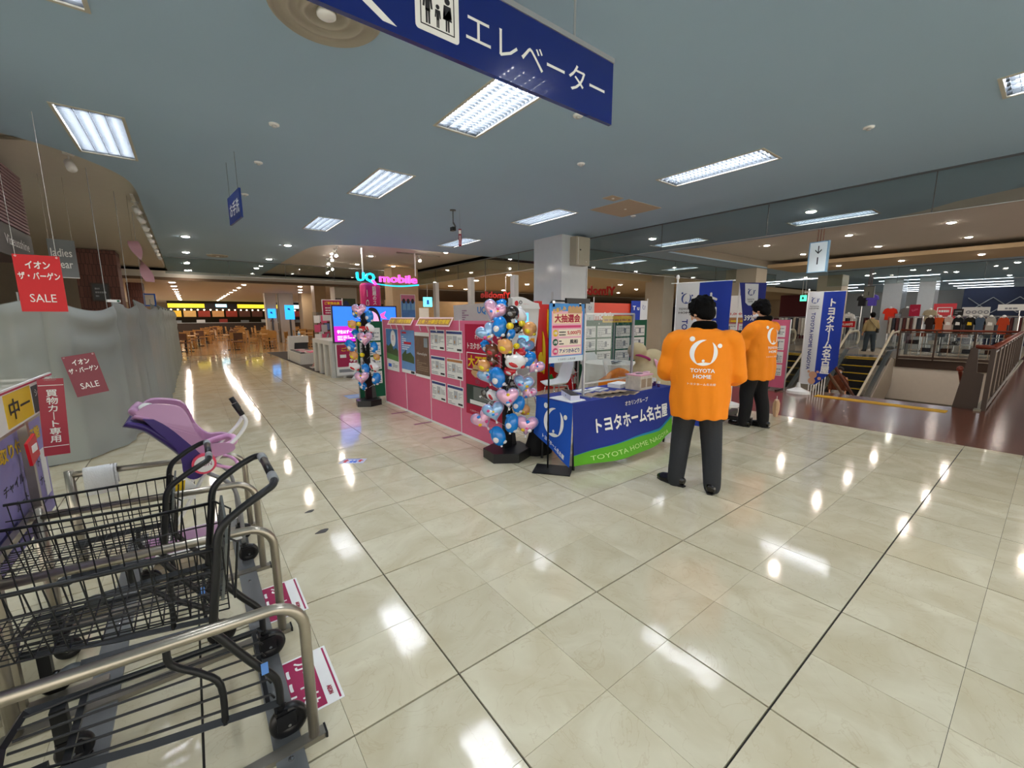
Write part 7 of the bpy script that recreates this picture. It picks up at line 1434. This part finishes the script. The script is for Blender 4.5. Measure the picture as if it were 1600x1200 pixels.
# ================================================================ FOOD COURT
CWD = mat('chair_wood', '#b98a4a', .45, var=.1, scale=10); SEATB = mat('seat_brown', '#6a4a38', .7); TTOP = mat('table_wood', '#c9a064', .4, var=.1, scale=8)
def fchair(sm, lab):
    t = thing('dining_chair', lab, 'chair', (0, 0, 0), 0, 'food court chairs')
    part(t, 'seat', MB().box(-.21, -.21, .42, .21, .21, .46, b=.03), sm); part(t, 'backrest', MB().box(-.19, .19, .56, .19, .215, .86, b=.01), sm if sm is SEATB else CWD)
    for sx in (-1, 1): part(t, 'leg', MB().tube([(sx*.19, -.19, 0), (sx*.18, -.18, .44)], .020, 4), CWD); part(t, 'leg', MB().tube([(sx*.19, .24, 0), (sx*.185, .19, .45), (sx*.19, .22, .88)], .020, 4), CWD)
    part(t, 'stretcher', MB().box(-.18, -.19, .2, .18, -.17, .22).box(-.19, -.18, .25, -.17, .2, .27).box(.17, -.18, .25, .19, .2, .27), CWD)
    return t
def ftable(lab):
    t = thing('cafe_table', lab, 'table', (0, 0, 0), 0, 'food court tables'); part(t, 'table_top', MB().box(-.38, -.38, .70, .38, .38, .73, b=.02), TTOP); part(t, 'stem', MB().cyl((0, 0, .03), (0, 0, .70), .035), BLACK); part(t, 'base', MB().box(-.28, -.03, 0, .28, .03, .03).box(-.03, -.28, 0, .03, .28, .03), BLACK); return t
CA = fchair(CWD, 'x'); CB_ = fchair(SEATB, 'x'); TA = ftable('x')
rd = random.Random(12); used = {'a': 0, 'b': 0, 't': 0}
def put(o, k, loc, rz, lab):
    if used[k] == 0: used[k] = 1; o.location = loc; o.rotation_euler = (0, 0, rz); o['label'] = lab
    else: copy(o, loc, rz, lab)
n = 0
for r in range(8):
    for c in range(6):
        x = -1.0+c*1.75+r*.25+rd.uniform(-.2, .2); y = 22.6+r*2.3+rd.uniform(-.25, .25)
        if c == 5 and r > 5: continue
        if any(abs(x-px_) < 1.1 and abs(y-py_) < 1.2 for px_, py_ in ((3.26, 28.3), (4.1, 28.35), (5.25, 27.5), (5.5, 20.6))): continue
        w_ = 'table %s from left in %s food court row' % (ORD[c], ORD[r])
        put(TA, 't', (x, y, 0), R(rd.choice([0, 90])), 'square wooden '+w_); n += 1
        for s in (-1, 1): put(CA if (n+s) % 3 else CB_, 'a' if (n+s) % 3 else 'b', (x+rd.uniform(-.08, .08), y+s*.66, 0), R(180 if s < 0 else 0)+R(rd.uniform(-12, 12)), ('light wood chair' if (n+s) % 3 else 'brown padded chair')+(' on near' if s < 0 else ' on far')+' side of '+w_)
        if rd.random() < .5 and c: put(CA, 'a', (x-.72, y, 0), R(90+rd.uniform(-10, 10)), 'light wood chair left of '+w_)
copy(CB_, (.9, 21.3, 0), R(178), label='padded chair facing away at the very front of food court'); copy(CA, (3.0, 20.9, 0), R(60), label='light wood chair at front right beside the white display')
def stall(label, x0, x1, y, seed, boardc, glow):
    t = thing('food_stall', label, 'food stall', (0, y, 0)); rd = random.Random(seed)
    part(t, 'counter', MB().box(x0, 0, 0, x1, .8, 1.05), mat('stall_counter', '#3a302a', .5)); part(t, 'counter_top', MB().box(x0, -.05, 1.05, x1, .8, 1.10), mat('counter_stone', '#9aa0a0', .3)); part(t, 'back_wall', MB().box(x0, 2.4, 0, x1, 2.5, 3.0), mat('stall_dark', '#2a2420', .8))
    part(t, 'canopy', MB().box(x0, .2, 2.18, x1, .35, 2.35), mat('stall_dark', '#2a2420', .8)); part(t, 'glow_band', MB().box(x0+.1, .3, 2.38, x1-.1, .34, 2.72), glow)
    n = int((x1-x0)/.45)
    for k in range(n): part(t, 'bulb', MB().ball((x0+.3+k*.45, .14, 2.2), .06, nu=8, nv=5), emis('bulb', '#ffe8c0', 6))
    for k in range(int((x1-x0)/1.0)):
        c = rd.choice(['#7a2a1c', '#c9a030', '#a87848', '#4a2a20', '#b08a50']); part(t, 'menu_board', MB().box(x0+.1+k, .25, 1.6, x0+.95+k, .29, 2.12), mat('menu'+c[1:], c, .5, emit=.35))
    for k in range(5): part(t, 'counter_goods', MB().box(x0+.3+k*(x1-x0)/5.4, .1, 1.1, x0+.9+k*(x1-x0)/5.4, .5, 1.3+.05*(k % 3)), mat(['goods_grey', 'goods_white', 'goods_red'][k % 3], ['#7a8288', '#c8ccd0', '#8a3028'][k % 3], .5))
    if boardc: part(t, 'name_board', MB().box(x0+2.6, .1, 2.35, x0+5, .2, 2.75), INK); part(t, 'name_glow', MB().box(x0+3.4, .08, 2.45, x0+4.2, .1, 2.7), emis('name_cyan', '#a0e8ff', 2.5))
YG = emis('yellow_band', '#d8c030', 1.3); WG = emis('white_band', '#d8e8f0', 1.6); RG = emis('red_band', '#e05030', 1.5)
stall('dark food stall with yellow glowing band at the corridor end', -2.2, 6.6, 44, 1, True, YG); stall('food stall with white glowing band right of the yellow one', 7.2, 12.6, 44, 2, False, WG); stall('food stall with red glowing band behind the pillars', 13, 20, 44, 3, False, RG)
solid('stall_pillar', MB().box(6.7, 43.6, 0, 7.1, 44, 3.0), mat('red_brown_post', '#6a3018', .5), 'reddish brown post between the two lit food stalls', 'post')
for x, y, w, z0, z1, lab in [(3.05, 27.9, .42, 1.5, 2.05, 'glowing blue poster screen on the left food court pillar'), (3.75, 26.5, .50, 1.42, 2.25, 'larger glowing blue poster screen on the second pillar')]:
    t = thing('poster_screen', lab, 'screen', (x, y, 0)); part(t, 'screen', MB().box(0, 0, z0, w, .04, z1), emis('poster_glow', '#28a0ff', 1.3)); part(t, 'print', MB().xz([(w*.3+.3*w*k/6, z1-.15-.05*(k % 2)) for k in range(5)]+[(w*.6, z1-.3), (w*.3, z1-.25)], -.004, 0), NAVY); part(t, 'stand', MB().box(w*.4, .01, 0, w*.6, .04, z0), DARKSTEEL)
t = thing('wall_poster', 'dark poster with blue figure on the shop pillar', 'poster', (4.95, 20.15, 1.15)); part(t, 'print', MB().box(0, 0, 0, .95, .02, 1.3), mat('poster_olive', '#38452c', .5)); part(t, 'print_figure', MB().xz(bez_px([(.2, 0), (.25, .7), (.35, 1.05), (.5, 1.2), (.65, 1.0), (.6, .7), (.7, .4), (.65, 0)], 3), -.004, 0), mat('figure_blue', '#1c3468', .5))
letters(bpy.data.objects['wall_pillar.007'], '4', 3.25, 1.35, .22, .32, 27.98, mat('pillar_brown', '#8a5a3c', .5), .01) if 'wall_pillar.007' in bpy.data.objects else None
# ================================================================ CLOSED SHOP AT LEFT
def brick(m_, w, h, c1, c2, mo):
    nt = m_.node_tree; br = nt.nodes.new('ShaderNodeTexBrick'); br.inputs['Scale'].default_value = 1; br.inputs['Brick Width'].default_value = w; br.inputs['Row Height'].default_value = h; br.inputs['Mortar Size'].default_value = .006
    br.inputs['Color1'].default_value = lin(c1); br.inputs['Color2'].default_value = lin(c2); br.inputs['Mortar'].default_value = lin(mo); tc = nt.nodes['Texture Coordinate']; mp = nt.nodes.new('ShaderNodeMapping'); mp.inputs['Rotation'].default_value = (pi/2, 0, 0)
    nt.links.new(tc.outputs['Object'], mp.inputs[0]); nt.links.new(mp.outputs[0], br.inputs['Vector']); nt.links.new(br.outputs[0], nt.nodes['Principled BSDF'].inputs['Base Color']); return m_
BRK = brick(mat('brown_brick', '#5a3830', .7), .08, .30, '#5c382e', '#6d453a', '#3a2420')
struct('wall_column', MB().box(-3.1, 15, 0, -2.25, 15.9, 3.4), BRK); struct('wall_column', MB().box(-2.75, 22.5, 0, -2.2, 23.2, 3.0), BRK); struct('wall_left', MB().box(-9, 19.3, 0, -3.0, 19.5, 3.4), mat('left_wall', '#8f8474', .7)); struct('wall_left', MB().box(-9, 4, 0, -8.8, 30, 3.4), mat('left_wall', '#8f8474', .7))
FP = mat('fascia_pink', '#a08084', .6)
t = thing('shop_fascia', 'pinkish ribbed shop fascia with black name board at left edge', 'shop fascia', (0, 0, 0)); part(t, 'backing', MB().box(-2.75, 3.2, 2.25, -2.36, 6.95, 3.30), mat('fascia_dark', '#5a4448', .6))
for k in range(17): part(t, 'slat', MB().box(-2.36, 3.2, 2.62+.042*k, -2.33, 6.95, 2.645+.042*k), FP)
b_ = part(t, 'name_board', MB().box(-2.36, 3.2, 2.25, -2.325, 6.95, 2.60), mat('board_charcoal', '#3a3834', .5))
o = letters(t, 'Viseusshine', 0, 0, .9, .11, 0, TW, .01); o.rotation_euler = (0, 0, R(90)); o.location = (-2.32, 6.3, 2.43)
t = thing('glass_sign', 'clear glass hanging panel with white lettering inside closed shop', 'glass sign', (-2.2, 7.0, 2.10), R(8)); part(t, 'pane', MB().box(0, 0, 0, .26, .008, .50), mat('frosted', '#8a9094', .4, alpha=.7)); letters(t, 'ladies\nwear', .12, .25, .2, .26, -.003, TW, .01); part(t, 'edge', MB().box(0, -.002, -.01, .26, .01, 0), WHITE); part(t, 'wire', MB().cyl((.02, 0, .5), (.02, 0, 1.32), .003, 5).cyl((.24, 0, .5), (.24, 0, 1.32), .003, 5), STEEL)
t = thing('menu_plaque', 'black framed plaque on the brown brick column', 'plaque', (-2.85, 14.96, 2.0)); part(t, 'frame', MB().box(0, 0, 0, .38, .04, .50), mat('plaque_frame', '#3a2a20', .5)); part(t, 'board', MB().box(.04, -.005, .04, .34, 0, .46), BLACK); lines(t, .08, .12, .3, .42, -.007, GREYINK, 3, 2)
t = thing('ribbon_banner', 'pale pink twisted ribbon banner hanging by the curved ceiling edge', 'banner', (-1.36, 7.5, 0), R(-30)); vs = []
for i in range(15):
    z = 2.72-.044*i; a = i*.32; w = .075; vs += [(.012*i-w*cos(a), -w*sin(a), z), (.012*i+w*cos(a), w*sin(a), z)]
part(t, 'ribbon', MB().add(vs, [(2*i, 2*i+1, 2*i+3, 2*i+2) for i in range(14)]), mat('ribbon_pink', '#c89aa4', .3), smooth=True); part(t, 'wire', MB().cyl((0, 0, 2.7), (0, 0, 3.4), .002, 5), STEEL)
for k in range(5):
    rk_ = copy(R1, (-3.6-.2*k, 6.2+1.9*k, 0), R(90), label='clothes rack %s from the front behind the grey curtain' % ORD[k], group='racks inside the closed shop')
t = thing('wall_sign', 'small blue framed square sign beyond the brown columns', 'sign', (-2.15, 21.0, 2.0)); part(t, 'frame', MB().box(0, 0, 0, .38, .03, .5), BLUE); part(t, 'face', MB().box(.05, -.004, .05, .33, 0, .45), PAPER)
